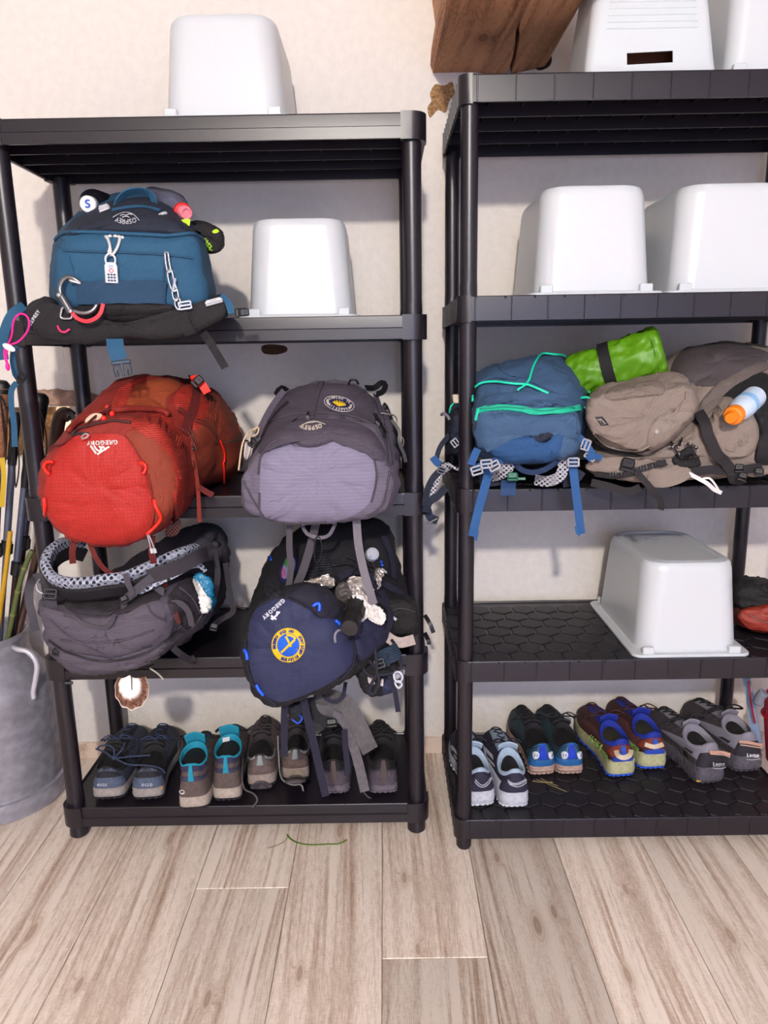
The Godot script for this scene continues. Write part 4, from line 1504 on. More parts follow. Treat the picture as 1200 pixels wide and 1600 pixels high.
	var bs := Sh.new(); bs.lathe([Vector2(0.001, -0.14), Vector2(0.03, -0.135), Vector2(0.032, -0.05), Vector2(0.018, -0.03), Vector2(0.016, -0.018), Vector2(0.001, -0.018)], 24, fx); obj("bottle", bs, M(Color(0.1, 0.1, 0.13), 0.3), b, 40)
	var bc := Sh.new(); bc.lathe([Vector2(0.0155, -0.022), Vector2(0.0165, -0.02), Vector2(0.0165, -0.003), Vector2(0.0145, 0.0), Vector2(0.001, 0.0005)], 28, fx); obj("cap", bc, M(Color(0.88, 0.88, 0.9), 0.35), b, 30)
	var blue := M(Color(0.1, 0.3, 0.75), 0.5)
	letters(b, caster([bc]), "S", 137, 318, 13.0, -0.1, blue, 0.0, true, 1.0, "cap_letter")
	var b2 := thing("water_bottle", "clear plastic bottle with a red and pink sports cap beside the teal daypack", "bottle", W(265, 340, -1.62))
	var ax2 := (W(292, 334, -1.53) - W(246, 322, -1.68)).normalized()
	var f2 := frame_along(ax2, W(284, 331, -1.545))
	var pet := StandardMaterial3D.new()
	pet.transparency = BaseMaterial3D.TRANSPARENCY_ALPHA; pet.albedo_color = Color(0.42, 0.42, 0.5, 0.55); pet.roughness = 0.08
	var p1 := Sh.new(); p1.lathe([Vector2(0.001, -0.19), Vector2(0.032, -0.188), Vector2(0.036, -0.18), Vector2(0.036, -0.09), Vector2(0.0345, -0.085), Vector2(0.036, -0.078), Vector2(0.034, -0.05), Vector2(0.026, -0.025), Vector2(0.014, -0.008), Vector2(0.0125, 0.0), Vector2(0.001, 0.001)], 32, f2); obj("bottle", p1, pet, b2, 50)
	var p2 := Sh.new(); p2.lathe([Vector2(0.0165, -0.003), Vector2(0.0175, 0.0), Vector2(0.0175, 0.010), Vector2(0.015, 0.012), Vector2(0.001, 0.012)], 28, f2); obj("red_ring", p2, M(Color(0.82, 0.12, 0.1), 0.4), b2, 30)
	var p3 := Sh.new(); p3.lathe([Vector2(0.0135, 0.011), Vector2(0.014, 0.013), Vector2(0.0135, 0.024), Vector2(0.011, 0.028), Vector2(0.0085, 0.028), Vector2(0.0075, 0.024), Vector2(0.001, 0.024)], 28, f2); obj("pink_spout", p3, M(Color(0.9, 0.5, 0.55), 0.35), b2, 30)
	for i in 14:
		var rb := Sh.new(); var a := TAU * i / 14
		rb.box(f2 * Vector3(cos(a) * 0.0138, 0.018, sin(a) * 0.0138), Vector3(0.0012, 0.0012, 0.0012), 0.0003)
		if i % 2 == 0: obj("grip_rib", rb, M(Color(0.85, 0.42, 0.48), 0.4), b2)
	var po := thing("stuff_pouch", "small black mesh pouch with neon yellow-green trim behind the teal daypack", "pouch", W(323, 372, -1.6))
	var ps := stuffed([[-1.575, [[298, 350], [312, 346], [330, 352], [346, 364], [349, 382], [340, 395], [326, 396], [314, 384], [304, 366]]], [-1.62, [[296, 348], [312, 344], [332, 352], [348, 364], [350, 382], [340, 394], [324, 394], [310, 380]]]], 0.014, 0.02, 2.2, 0.004, 16.0, 5, 60, 6)
	obj("pouch", ps, black, po, 180)
	var neon := M(Color(0.72, 0.9, 0.12), 0.6)
	var pc := caster([ps])
	pad(po, "neon_patch", pc, [[331, 362], [338, 358], [343, 362], [336, 365]], neon, 0.002, 0.2)
	pad(po, "neon_mesh", pc, [[315, 374], [322, 372], [331, 384], [332, 392], [324, 390]], M(Color(0.62, 0.8, 0.15), 0.8, 0.0, "mesh", 120.0, 1.0), 0.001, 0.2)
	strap(po, "neon_tab", pc, [[283, 350], [290, 346], [297, 348]], 0.012, neon)

func frame_along(y: Vector3, at: Vector3) -> Transform3D:
	var x := y.cross(Vector3.BACK).normalized()
	return Transform3D(Basis(x, y, x.cross(y)), at)

func sh_of(o: MeshInstance3D) -> Sh:     # a part's faces again, for laying things on it
	var s := Sh.new()
	var xf := Transform3D.IDENTITY
	var p: Node = o
	while p != self:
		xf = (p as Node3D).transform * xf
		p = p.get_parent()
	var fc := xf * o.mesh.get_faces()
	s.v = fc
	for i in range(0, fc.size(), 3): s.f.append_array(PackedInt32Array([i, i + 2, i + 1]))
	return s

func red_pack():
	var t := thing("backpack", "big red backpack lying on its side, its round bright red base toward the viewer", "backpack", base_at(220, -1.6, 0.859), "backpacks on the shelves")
	var brick := cloth(Color(0.56, 0.13, 0.085), "twill", 60.0, 0.6)
	var bright := cloth(Color(0.66, 0.105, 0.065), "grid", 150.0, 1.0, 0.7)
	var ripstop := cloth(Color(0.68, 0.155, 0.09), "rib", 60.0, 0.8, 0.7)
	var rust := cloth(Color(0.55, 0.20, 0.10), "twill", 60.0, 0.6, 0.75)
	var orange := cloth(Color(0.64, 0.27, 0.13), "twill", 60.0, 0.5, 0.75)
	var neon := M(Color(0.95, 0.14, 0.07), 0.45)
	var dark := M(Color(0.12, 0.09, 0.09), 0.5)
	var web := cloth(Color(0.42, 0.08, 0.06), "web", 60.0, 0.8)
	var s := stuffed([
		[-1.40, [[60, 748], [68, 712], [92, 684], [118, 668], [160, 655], [205, 655], [246, 670], [272, 712], [282, 752], [272, 800], [242, 836], [196, 853], [140, 851], [96, 836], [68, 798]]],
		[-1.52, [[62, 755], [76, 700], [110, 662], [150, 640], [205, 632], [252, 650], [292, 690], [300, 745], [288, 795], [258, 822], [200, 838], [130, 834], [84, 808]]],
		[-1.64, [[100, 755], [104, 700], [130, 650], [160, 614], [205, 592], [250, 588], [300, 614], [326, 660], [332, 710], [320, 755], [285, 778], [200, 785], [138, 782]]],
		[-1.73, [[130, 750], [134, 690], [162, 630], [200, 592], [250, 586], [305, 604], [344, 640], [364, 690], [360, 735], [322, 764], [250, 768], [170, 766]]],
		[-1.83, [[170, 740], [170, 690], [195, 640], [235, 602], [280, 588], [322, 600], [358, 630], [379, 672], [382, 715], [366, 742], [330, 752], [260, 752], [200, 750]]]], 0.045, 0.04, 2.5, 0.008, 9.0, 11, 120, 12)
	obj("body", s, brick, t, 180)
	var c := caster([s])
	var bp := pad(t, "base_panel", c, [[113, 682], [150, 679], [192, 681], [210, 700], [224, 726], [232, 758], [238, 786], [242, 806], [230, 832], [196, 848], [140, 847], [98, 830], [74, 800], [70, 770], [78, 732], [94, 702]], bright, 0.010, 0.35)
	var side := pad(t, "side_panel", c, [[196, 680], [222, 672], [256, 686], [274, 712], [280, 752], [270, 796], [250, 826], [240, 822], [246, 800], [240, 776], [230, 740], [214, 706]], rust, 0.006, 0.5)
	var rp := pad(t, "ripstop_panel", c, [[205, 664], [230, 648], [262, 645], [270, 660], [288, 700], [292, 740], [286, 790], [272, 816], [276, 770], [278, 730], [262, 694], [240, 676]], ripstop, 0.005, 0.4)
	pad(t, "lid_band", c, [[176, 642], [190, 618], [222, 598], [270, 590], [282, 604], [262, 622], [258, 640], [215, 644]], orange, 0.005, 0.4)
	pad(t, "crown_panel", c, [[174, 642], [184, 612], [205, 597], [230, 590], [208, 610], [196, 640]], ripstop, 0.006, 0.4)
	pad(t, "crown_panel", c, [[280, 608], [300, 600], [322, 620], [330, 660], [314, 690], [300, 670], [296, 648], [276, 640], [272, 622]], ripstop, 0.006, 0.4)
	pad(t, "lid_side", c, [[300, 668], [318, 640], [334, 612], [352, 630], [374, 668], [378, 712], [362, 738], [322, 752], [302, 730]], rust, 0.007, 0.4)
	var c2 := caster([s, sh_of(bp), sh_of(side), sh_of(rp)])
	cord(t, "collar_piping", c2, [[112, 676], [122, 664], [150, 652], [180, 646], [215, 643], [250, 645], [262, 652]], 0.0065, brick, 0.002)
	cord(t, "zipper", c2, [[112, 681], [124, 672], [150, 664], [178, 658], [205, 660]], 0.0028, M(Color(0.22, 0.05, 0.05), 0.7), 0.001)
	strap(t, "open_zipper", c2, [[114, 681], [126, 678], [138, 678]], 0.006, dark)
	strap(t, "open_zipper", c2, [[236, 645], [250, 643], [260, 646]], 0.008, dark, 0.002, 0.004)
	cord(t, "base_seam", c2, [[196, 681], [212, 702], [228, 735], [236, 768], [240, 800], [230, 832]], 0.002, brick)
	line(t, "zipper_pull", [[127, 684, -1.353], [132, 678, -1.35], [138, 679, -1.35], [136, 683, -1.35], [128, 686, -1.35]], 0.0014, M(Color(0.7, 0.7, 0.7), 0.35, 0.5))
	for l in [[[86, 723], [78, 722], [73, 726], [72, 732], [77, 739], [80, 742]], [[218, 722], [226, 722], [231, 728], [228, 735], [222, 741]], [[72, 777], [74, 788], [73, 800], [71, 806]], [[240, 780], [244, 792], [250, 802], [249, 812], [240, 822], [228, 832]]]:
		cord(t, "bright_loop", c2, l, 0.0033, neon, 0.002)
	for l in [[[219, 726], [224, 729], [220, 736]], [[83, 727], [77, 729], [80, 737]]]: cord(t, "bright_loop", c2, l, 0.002, M(Color(0.6, 0.05, 0.04), 0.6), 0.001)
	# dark gap beside the red cord, printed name and its mark, upside down as the pack lies
	var white := M(Color(0.80, 0.76, 0.74), 0.5)
	letters(t, c2, "GREGORY", 160, 692, 6.0, PI - 0.04, white, 0.0, true, 1.25)
	for z in [[[142, 697], [151, 709]], [[147, 697], [155, 707], [161, 697]], [[155, 697], [159, 702]], [[161, 697], [166, 704]], [[152, 710], [171, 698]]]:
		strap(t, "logo_stroke", c2, z, 0.0034, white, 0.001, 0.0008)
	# straps, buckles and elastic cord over the flank
	strap(t, "compression_strap", c, [[298, 594], [303, 612], [300, 636], [292, 660], [283, 680]], 0.020, web, 0.002, 0.008)
	strap(t, "compression_strap", c, [[276, 640], [290, 652], [300, 660]], 0.012, web, 0.002, 0.008)
	ladder(t, plate(c2, 277, 690, -0.6), 0.022, 0.018, M(Color(0.5, 0.14, 0.08), 0.45))
	for l in [[[300, 658], [318, 662], [330, 678], [337, 694]], [[302, 662], [322, 670], [334, 690]], [[293, 670], [300, 690], [303, 702]], [[292, 680], [298, 696], [300, 704]]]: cord(t, "elastic_cord", c, l, 0.0016, M(Color(0.35, 0.15, 0.12), 0.6), 0.008)
	cord(t, "bright_loop", c, [[338, 688], [345, 700], [347, 712], [344, 722]], 0.0022, neon, 0.008)
	cord(t, "bright_loop", c, [[343, 722], [346, 736], [346, 750]], 0.0024, neon, 0.008)
	for p in [[337, 692], [303, 700], [347, 722], [297, 650], [334, 722]]:
		var b := Sh.new(); b.blob(plate(c, p[0], p[1], 0).origin + Vector3(0, 0, 0.012), Vector3(0.006, 0.005, 0.005)); obj("cord_lock", b, dark, t, 180)
	webbing(t, "loose_strap", [[296, 690, -1.55], [303, 720, -1.53], [309, 760, -1.53], [312, 816, -1.52]], 0.0085, cloth(Color(0.55, 0.16, 0.09), "web", 60.0, 0.8), 0.0018, 0.3)
	webbing(t, "loose_strap", [[300, 750, -1.55], [312, 762, -1.53], [333, 774, -1.52]], 0.012, web)
	webbing(t, "top_buckle_strap", [[300, 594, -1.66], [308, 592, -1.655], [318, 604, -1.65], [324, 614, -1.645]], 0.018, neon, 0.003)
	clasp(t, plate(null, 308, 596, 0.8, -1.64), 0.02, 0.03, dark)
	for l in [[[134, 664, -1.40], [150, 650, -1.44], [166, 640, -1.46], [172, 634, -1.46]], [[168, 676, -1.37], [169, 660, -1.40], [168, 645, -1.45], [172, 638, -1.46]], [[112, 682, -1.37], [104, 688, -1.37], [96, 694, -1.37], [84, 696, -1.39], [78, 704, -1.39]]]: line(t, "shock_cord", l, 0.0024, web)
	for p in [[170, 638], [177, 648], [164, 655]]:
		var b := Sh.new(); b.blob(plate(c, p[0], p[1], 0).origin + Vector3(0, 0.002, 0.006), Vector3(0.005, 0.006, 0.005)); obj("cord_lock", b, neon, t, 180)
	var ppr := Sh.new()
	ppr.loft([outline_at([[132, 658], [146, 648], [160, 650], [150, 660], [136, 664]], -1.46, 20), outline_at([[133, 656], [146, 646], [160, 648], [151, 658], [137, 662]], -1.44, 20)])
	obj("folded_paper", ppr, M(Color(0.8, 0.72, 0.62), 0.8), t, 40)
	# below the base
	webbing(t, "red_strap", [[116, 846, -1.41], [113, 862, -1.41], [114, 880, -1.42]], 0.0125, web, 0.003)
	webbing(t, "red_strap", [[140, 848, -1.41], [148, 868, -1.40], [162, 888, -1.41], [176, 897, -1.42], [186, 896, -1.44]], 0.0095, web, 0.003)
	webbing(t, "red_strap", [[238, 838, -1.42], [237, 860, -1.43], [240, 880, -1.44], [243, 892, -1.45]], 0.0125, web, 0.003)
	webbing(t, "orange_tag", [[257, 912, -1.46], [262, 925, -1.46], [265, 938, -1.46]], 0.0105, cloth(Color(0.6, 0.22, 0.1), "web", 60.0, 0.8), 0.002)
	for l in [[[229, 833, -1.375], [233, 845, -1.37], [235, 855, -1.37], [238, 864, -1.37]], [[231, 833, -1.375], [237, 846, -1.37], [241, 858, -1.37], [243, 864, -1.37]]]:
		line(t, "zipper_pull", l, 0.0014, M(Color(0.6, 0.6, 0.62), 0.5))
		var e: Array = l[3]
		var b := Sh.new(); b.tube(PackedVector3Array([W(e[0] - 2, e[1] - 7, -1.37), W(e[0], e[1], -1.37)]), 0.0032, 8); obj("pull_tab", b, M(Color(0.72, 0.72, 0.74), 0.5), t, 40)
	pad(t, "mesh_pocket", c2, [[262, 822], [278, 810], [282, 826], [272, 838], [258, 836]], M(Color(0.5, 0.3, 0.27), 0.8, 0.0, "mesh", 130.0, 1.0), 0.003, 0.2)

func grey_pack():
	var t := thing("backpack", "lavender-grey backpack with a blue oval scallop patch, lying beside the big red one", "backpack", base_at(505, -1.6, 0.859), "backpacks on the shelves")
	var g := cloth(Color(0.43, 0.40, 0.47), "dash", 36.0, 0.7)
	var gl := cloth(Color(0.53, 0.505, 0.60), "dash", 36.0, 0.8)
	var gd := cloth(Color(0.31, 0.275, 0.33), "dash", 36.0, 0.6)
	var black := M(Color(0.075, 0.065, 0.08), 0.5)
	var web := cloth(Color(0.30, 0.275, 0.31), "web", 60.0, 0.8)
	var s := stuffed([
		[-1.405, [[378, 768], [385, 732], [404, 706], [440, 684], [492, 672], [545, 674], [588, 694], [608, 730], [615, 758], [604, 790], [574, 808], [520, 818], [450, 818], [405, 808], [384, 794]]],
		[-1.52, [[382, 768], [388, 722], [408, 688], [440, 655], [490, 638], [545, 640], [592, 664], [612, 700], [622, 740], [612, 785], [560, 802], [480, 808], [408, 798]]],
		[-1.66, [[402, 745], [406, 695], [420, 655], [442, 616], [480, 598], [530, 597], [575, 612], [606, 650], [624, 700], [622, 745], [592, 772], [500, 778], [428, 772]]],
		[-1.82, [[424, 725], [432, 665], [462, 616], [515, 600], [568, 610], [606, 650], [626, 705], [616, 742], [520, 750], [440, 746]]]], 0.04, 0.04, 2.7, 0.008, 10.0, 21, 120, 12)
	obj("body", s, g, t, 180)
	var c := caster([s])
	var lid := pad(t, "lid", c, [[412, 662], [428, 636], [450, 612], [490, 600], [540, 601], [574, 614], [590, 640], [584, 662], [545, 656], [490, 656], [444, 662], [412, 688]], gd, 0.006, 0.5)
	var fl := pad(t, "flap", c, [[404, 706], [420, 680], [450, 663], [492, 657], [545, 660], [582, 676], [602, 712], [590, 720], [566, 694], [545, 682], [515, 694], [478, 700], [444, 686], [420, 706]], gd, 0.012, 0.3)
	var bp := pad(t, "base_panel", c, [[407, 740], [410, 712], [424, 694], [444, 686], [460, 697], [478, 699], [505, 694], [530, 676], [552, 676], [574, 694], [583, 714], [588, 750], [578, 784], [550, 806], [510, 815], [450, 815], [412, 806], [406, 780]], gl, 0.006, 0.55)
	var c2 := caster([s, sh_of(lid), sh_of(fl), sh_of(bp)])
	strap(t, "lid_zipper", c2, [[503, 598], [496, 614], [490, 634], [486, 654]], 0.013, web, 0.003, 0.001)
	cord(t, "zipper_teeth", c2, [[500, 598], [493, 614], [487, 634], [483, 652]], 0.0012, black, 0.002)
	webbing(t, "zipper_pull", [[482, 644, -1.43], [480, 650, -1.42], [483, 657, -1.42]], 0.005, black, 0.003)
	for l in [[[404, 742], [408, 714], [424, 694], [440, 686]], [[406, 770], [410, 806], [450, 816], [510, 815]], [[582, 706], [588, 745], [580, 784]], [[420, 660], [450, 650], [490, 646], [545, 650], [580, 662]], [[382, 752], [394, 778], [412, 806]], [[608, 736], [598, 786], [575, 806]]]: cord(t, "seam_piping", c2, l, 0.0022, web, 0.0)
	var cream := M(Color(0.75, 0.70, 0.65), 0.6)
	letters(t, c2, "OSPREY", 487, 669, 6.5, PI - 0.04, cream, 40.0)
	cord(t, "logo_arc", c2, [[468, 668], [478, 662], [488, 659], [498, 660], [508, 664]], 0.0008, cream, 0.001)
	cord(t, "logo_wing", c2, [[478, 663], [484, 660], [488, 663], [492, 659], [498, 661]], 0.0008, cream, 0.001)
	# the oval souvenir patch
	var navy := cloth(Color(0.10, 0.12, 0.36), "web", 60.0, 0.5)
	var oc := Vector2(530, 631)
	var ov := func(rx: float, ry: float) -> Array:
		var r := []
		for i in 18:
			var q := Vector2(cos(TAU * i / 18) * rx, sin(TAU * i / 18) * ry).rotated(0.22) + oc
			r.append([q.x, q.y])
		return r
	var o1 := pad(t, "oval_patch", c2, ov.call(24.5, 11.5), M(Color(0.75, 0.73, 0.72), 0.7), 0.0022, 0.2, false, -0.003, 5)
	var c3 := caster([s, sh_of(lid), sh_of(o1)])
	var o2 := pad(t, "oval_patch", c3, ov.call(23.2, 10.4), navy, 0.0012, 0.2, false, -0.003, 5)
	var c4 := caster([s, sh_of(lid), sh_of(o1), sh_of(o2)])
	pad(t, "patch_field", c4, ov.call(13.5, 6.6), cloth(Color(0.07, 0.09, 0.3), "web", 60.0, 0.5), 0.0008, 0.2, false, -0.002, 4)
	for i in 7:
		var a := PI * (0.06 + 0.88 * i / 6.0)
		var q := oc + Vector2(cos(a) * 10.5, -sin(a) * 5.0 + 1.5).rotated(0.22)
		var p := oc + Vector2(0, 4.2).rotated(0.22)
		strap(t, "shell_ray", c4, [[p.x, p.y], [(p.x + q.x) / 2, (p.y + q.y) / 2], [q.x, q.y]], 0.0026, M(Color(0.93, 0.78, 0.15), 0.6), 0.0012, 0.0012)
	ring_text(t, c4, "PILGRIM CAMINO TO SANTIAGO", oc, 18.5, 8.4, 0.22, PI * 0.55, TAU / 26.0, 3.4, cream)
	# buckles, cords and straps on the flanks
	for p in [[400, 686, 0.9], [396, 692, 0.6], [592, 664, -0.8], [596, 674, -0.6], [586, 655, -0.5], [618, 694, -1.2]]: clasp(t, plate(c, p[0], p[1], p[2]), 0.018, 0.024, black)
	strap(t, "side_strap", c, [[444, 610], [428, 630], [414, 654], [402, 680]], 0.012, gd, 0.002, 0.004)
	strap(t, "side_strap", c, [[584, 622], [590, 640], [594, 658], [602, 690], [606, 720]], 0.014, gd, 0.002, 0.007)
	strap(t, "side_strap", c, [[598, 632], [610, 660], [618, 690], [624, 716]], 0.012, black, 0.002, 0.006)
	webbing(t, "strap_loop", [[438, 618, -1.6], [432, 614, -1.58], [440, 606, -1.58], [448, 610, -1.6]], 0.012, black, 0.003, 0.6)
	line(t, "top_loop", [[545, 600, -1.62], [548, 594, -1.61], [556, 594, -1.61], [560, 600, -1.62]], 0.0026, black)
	webbing(t, "strap_loop", [[572, 606, -1.64], [585, 606, -1.62], [596, 598, -1.62], [602, 602, -1.62], [598, 612, -1.63], [588, 616, -1.64]], 0.014, black, 0.003, 0.7)
	cord(t, "cord_loop", c, [[590, 652], [602, 650], [614, 658], [622, 674], [624, 688], [620, 700]], 0.0016, cream, 0.012)
	webbing(t, "side_strap", [[612, 656, -1.56], [624, 674, -1.55], [624, 690, -1.545], [632, 712, -1.545], [634, 722, -1.545]], 0.007, black)
	line(t, "elastic_cord", [[352, 692, -1.50], [364, 688, -1.50], [380, 688, -1.49], [392, 690, -1.47]], 0.0016, black)
	var twine := M(Color(0.80, 0.70, 0.58), 0.8)
	for l in [[[400, 668, -1.5], [388, 676, -1.47], [380, 690, -1.45], [376, 710, -1.44], [373, 735, -1.44]], [[403, 666, -1.5], [392, 676, -1.48], [390, 690, -1.46]], [[396, 672, -1.48], [404, 668, -1.49], [402, 678, -1.48], [394, 682, -1.47]]]: line(t, "twine", l, 0.0018, twine)
	pad(t, "paper_tag", c, [[384, 690], [394, 686], [392, 704], [386, 718], [381, 712]], M(Color(0.74, 0.70, 0.68), 0.8), 0.003, 0.2)
	# what hangs under it
	webbing(t, "hanging_strap", [[453, 815, -1.43], [452, 850, -1.42], [454, 890, -1.41], [450, 925, -1.40]], 0.0125, web)
	webbing(t, "hanging_strap", [[494, 816, -1.44], [486, 850, -1.43], [474, 890, -1.42], [464, 914, -1.41]], 0.0165, web)
	webbing(t, "handle_loop", [[472, 820, -1.43], [480, 834, -1.41], [498, 840, -1.40], [514, 836, -1.41], [524, 818, -1.43]], 0.007, cloth(Color(0.44, 0.42, 0.46), "web", 60.0, 0.8), 0.003)
	webbing(t, "hanging_strap", [[557, 812, -1.43], [560, 850, -1.42], [568, 890, -1.41], [578, 925, -1.40], [584, 944, -1.40]], 0.0165, cloth(Color(0.50, 0.475, 0.51), "web", 60.0, 0.8))
	line(t, "carabiner", [[494, 842, -1.40], [500, 842, -1.40], [503, 858, -1.40], [499, 876, -1.40], [493, 878, -1.40], [491, 862, -1.40]], 0.0018, M(Color(0.14, 0.13, 0.14), 0.35, 0.7), true)
	line(t, "carabiner", [[490, 846, -1.40], [497, 838, -1.40], [502, 846, -1.40]], 0.0022, M(Color(0.2, 0.19, 0.2), 0.35, 0.7))

func charcoal_pack():
	var t := thing("backpack", "charcoal backpack with a honeycomb-mesh shoulder strap, under the red one, a scallop shell below it", "backpack", base_at(200, -1.6, 0.4767), "backpacks on the shelves")
	var g := cloth(Color(0.30, 0.275, 0.325), "dash", 36.0, 0.5)
	var gd := cloth(Color(0.18, 0.155, 0.185), "twill", 60.0, 0.7)
	var gm := cloth(Color(0.345, 0.315, 0.365), "dash", 36.0, 0.6)
	var mesh := M(Color(0.66, 0.68, 0.75), 0.8, 0.0, "mesh", 75.0, 1.5)
	var web := cloth(Color(0.29, 0.27, 0.305), "web", 60.0, 0.8)
	var black := M(Color(0.08, 0.07, 0.085), 0.5)
	var s := stuffed([
		[-1.42, [[62, 950], [66, 938], [110, 946], [160, 952], [225, 940], [262, 928], [278, 945], [274, 985], [256, 1018], [222, 1040], [180, 1050], [140, 1050], [105, 1042], [84, 1022], [68, 985]]],
		[-1.53, [[64, 945], [72, 934], [110, 934], [160, 938], [230, 918], [290, 890], [318, 905], [328, 940], [314, 978], [280, 1008], [240, 1032], [190, 1044], [140, 1046], [100, 1032], [74, 992]]],
		[-1.66, [[88, 940], [112, 926], [160, 920], [230, 890], [296, 848], [326, 862], [338, 905], [334, 945], [312, 980], [270, 1004], [200, 1016], [130, 1010], [96, 980]]],
		[-1.76, [[140, 930], [190, 880], [260, 840], [318, 820], [346, 832], [356, 868], [352, 920], [336, 955], [290, 975], [200, 980], [150, 965]]],
		[-1.86, [[180, 920], [220, 870], [280, 835], [324, 820], [350, 832], [358, 866], [350, 930], [320, 950], [230, 955]]]], 0.045, 0.035, 2.6, 0.009, 10.0, 31, 120, 12)
	obj("body", s, g, t, 180)
	var c := caster([s])
	pad(t, "dark_pocket", c, [[100, 946], [112, 936], [140, 940], [170, 942], [200, 936], [240, 922], [252, 930], [240, 944], [200, 958], [150, 962], [116, 958]], gd, 0.006, 0.3)
	var lp := pad(t, "front_pocket", c, [[64, 950], [84, 956], [120, 962], [160, 964], [205, 958], [238, 940], [254, 944], [258, 972], [246, 996], [215, 1016], [178, 1026], [140, 1024], [100, 1014], [74, 990]], gm, 0.009, 0.5)
	var rp := pad(t, "side_pocket", c, [[262, 935], [284, 905], [300, 896], [318, 915], [322, 945], [306, 970], [282, 990], [270, 965]], gd, 0.006, 0.4)
	var bp := pad(t, "base_flap", c, [[82, 1008], [104, 1020], [142, 1032], [180, 1034], [222, 1024], [258, 1002], [270, 1004], [250, 1026], [212, 1043], [160, 1049], [112, 1042], [92, 1028]], gm, 0.006, 0.4)
	var c2 := caster([s, sh_of(lp), sh_of(rp), sh_of(bp)])
	cord(t, "zipper", c2, [[76, 1000], [104, 1018], [142, 1030], [180, 1032], [222, 1022], [256, 1002], [284, 975]], 0.0022, black, 0.001)
	for l in [[[78, 968], [110, 996], [140, 1012], [162, 1022]], [[96, 1000], [150, 1004], [200, 998], [240, 984]], [[270, 960], [290, 985], [310, 968], [322, 940]], [[280, 918], [300, 935], [312, 958]], [[230, 945], [238, 960], [260, 970]]]: cord(t, "seam_piping", c2, l, 0.0022, g, 0.0)
	webbing(t, "haul_loop", [[100, 960, -1.38], [116, 964, -1.365], [130, 974, -1.36], [150, 980, -1.36], [166, 980, -1.36], [174, 972, -1.36], [179, 960, -1.37]], 0.0075, web, 0.003, 0.2)
	# back panel and the curled shoulder strap
	pad(t, "ribbed_panel", c, [[112, 930], [150, 912], [200, 905], [240, 880], [262, 872], [240, 900], [216, 924], [170, 930]], M(Color(0.36, 0.34, 0.37), 0.85, 0.0, "rib", 60.0, 1.5), 0.014, 0.2)
	var inner := cloth(Color(0.12, 0.10, 0.125), "mesh", 125.0, 0.8)
	var path := [[128, 852, -1.60], [106, 848, -1.56], [86, 856, -1.51], [74, 872, -1.47], [73, 890, -1.44], [84, 904, -1.42], [106, 911, -1.41], [132, 911, -1.405], [165, 906, -1.41], [195, 902, -1.42], [225, 890, -1.44], [255, 876, -1.46], [285, 864, -1.49], [305, 858, -1.54]]
	var st := Sh.new()
	var P := spl(pts(path), 0.008)
	var sides := PackedVector3Array()
	var rim := []
	for i in P.size():
		var u := float(i) / (P.size() - 1)
		sides.append(Vector3(0.05, lerpf(0.9, 0.75, u), lerpf(0.45, 0.65, u)).normalized())
	st.sweep(P, [PackedVector2Array([Vector2(-0.014, -0.009), Vector2(0.008, -0.010), Vector2(0.013, -0.004), Vector2(0.013, 0.004), Vector2(0.008, 0.010), Vector2(-0.014, 0.009), Vector2(-0.018, 0.0)])], Vector3.ZERO, false, sides)
	obj("mesh_strap", st, mesh, t, 50, "padded shoulder strap of white honeycomb mesh")
	var st2 := Sh.new()
	var P2 := PackedVector3Array()
	for p in P: P2.append(p + Vector3(0, -0.021, -0.004))
	st2.sweep(P2, [PackedVector2Array([Vector2(-0.017, -0.007), Vector2(0.012, -0.008), Vector2(0.014, 0.0), Vector2(0.012, 0.008), Vector2(-0.017, 0.007)])], Vector3.ZERO, false, sides)
	obj("strap_backing", st2, inner, t, 50)
	webbing(t, "strap_layer", [[232, 902, -1.42], [256, 894, -1.43], [284, 884, -1.45], [310, 870, -1.48], [322, 866, -1.52]], 0.030, gd, 0.010)
	webbing(t, "mesh_edge", [[218, 926, -1.415], [245, 912, -1.42], [275, 898, -1.44], [296, 886, -1.46], [312, 884, -1.48], [320, 892, -1.49]], 0.010, mesh, 0.008)
	letters(t, caster([s]), "OSPREY", 275, 885, 5.0, 0.95, M(Color(0.7, 0.69, 0.72), 0.5), 0.0, true, 1.0, "lettering", -1.425)
	webbing(t, "sternum_strap", [[196, 896, -1.40], [200, 912, -1.395], [206, 926, -1.395], [196, 938, -1.395], [193, 952, -1.395]], 0.011, web, 0.002)
	webbing(t, "sternum_strap", [[238, 902, -1.415], [222, 914, -1.405], [206, 928, -1.40], [194, 938, -1.395]], 0.017, web, 0.002)
	clasp(t, plate(null, 194, 937, -0.4, -1.39), 0.016, 0.018, black)
	webbing(t, "side_webbing", [[52, 905, -1.50], [62, 903, -1.47], [74, 908, -1.45], [78, 925, -1.42], [81, 950, -1.40]], 0.021, web, 0.002, -0.2)
	webbing(t, "side_webbing", [[58, 903, -1.50], [48, 912, -1.47], [45, 935, -1.45], [50, 960, -1.44], [56, 986, -1.44]], 0.016, web, 0.002, 0.4, 0.0)
	ladder(t, plate(null, 78, 928, 0.1, -1.40), 0.026, 0.022, black)
	line(t, "wire_loop", [[62, 905, -1.45], [57, 914, -1.42], [60, 924, -1.41], [70, 928, -1.41]], 0.0014, M(Color(0.7, 0.72, 0.76), 0.4))
	webbing(t, "loose_strap", [[262, 955, -1.42], [266, 944, -1.41], [280, 942, -1.41], [294, 955, -1.42], [300, 978, -1.43]], 0.012, web, 0.002, 0.3)
	webbing(t, "loose_strap", [[242, 916, -1.43], [256, 926, -1.42], [252, 924, -1.42]], 0.014, web)
	webbing(t, "red_tab", [[272, 950, -1.405], [276, 962, -1.405], [280, 974, -1.41]], 0.008, cloth(Color(0.35, 0.1, 0.09), "web", 60.0, 0.8))
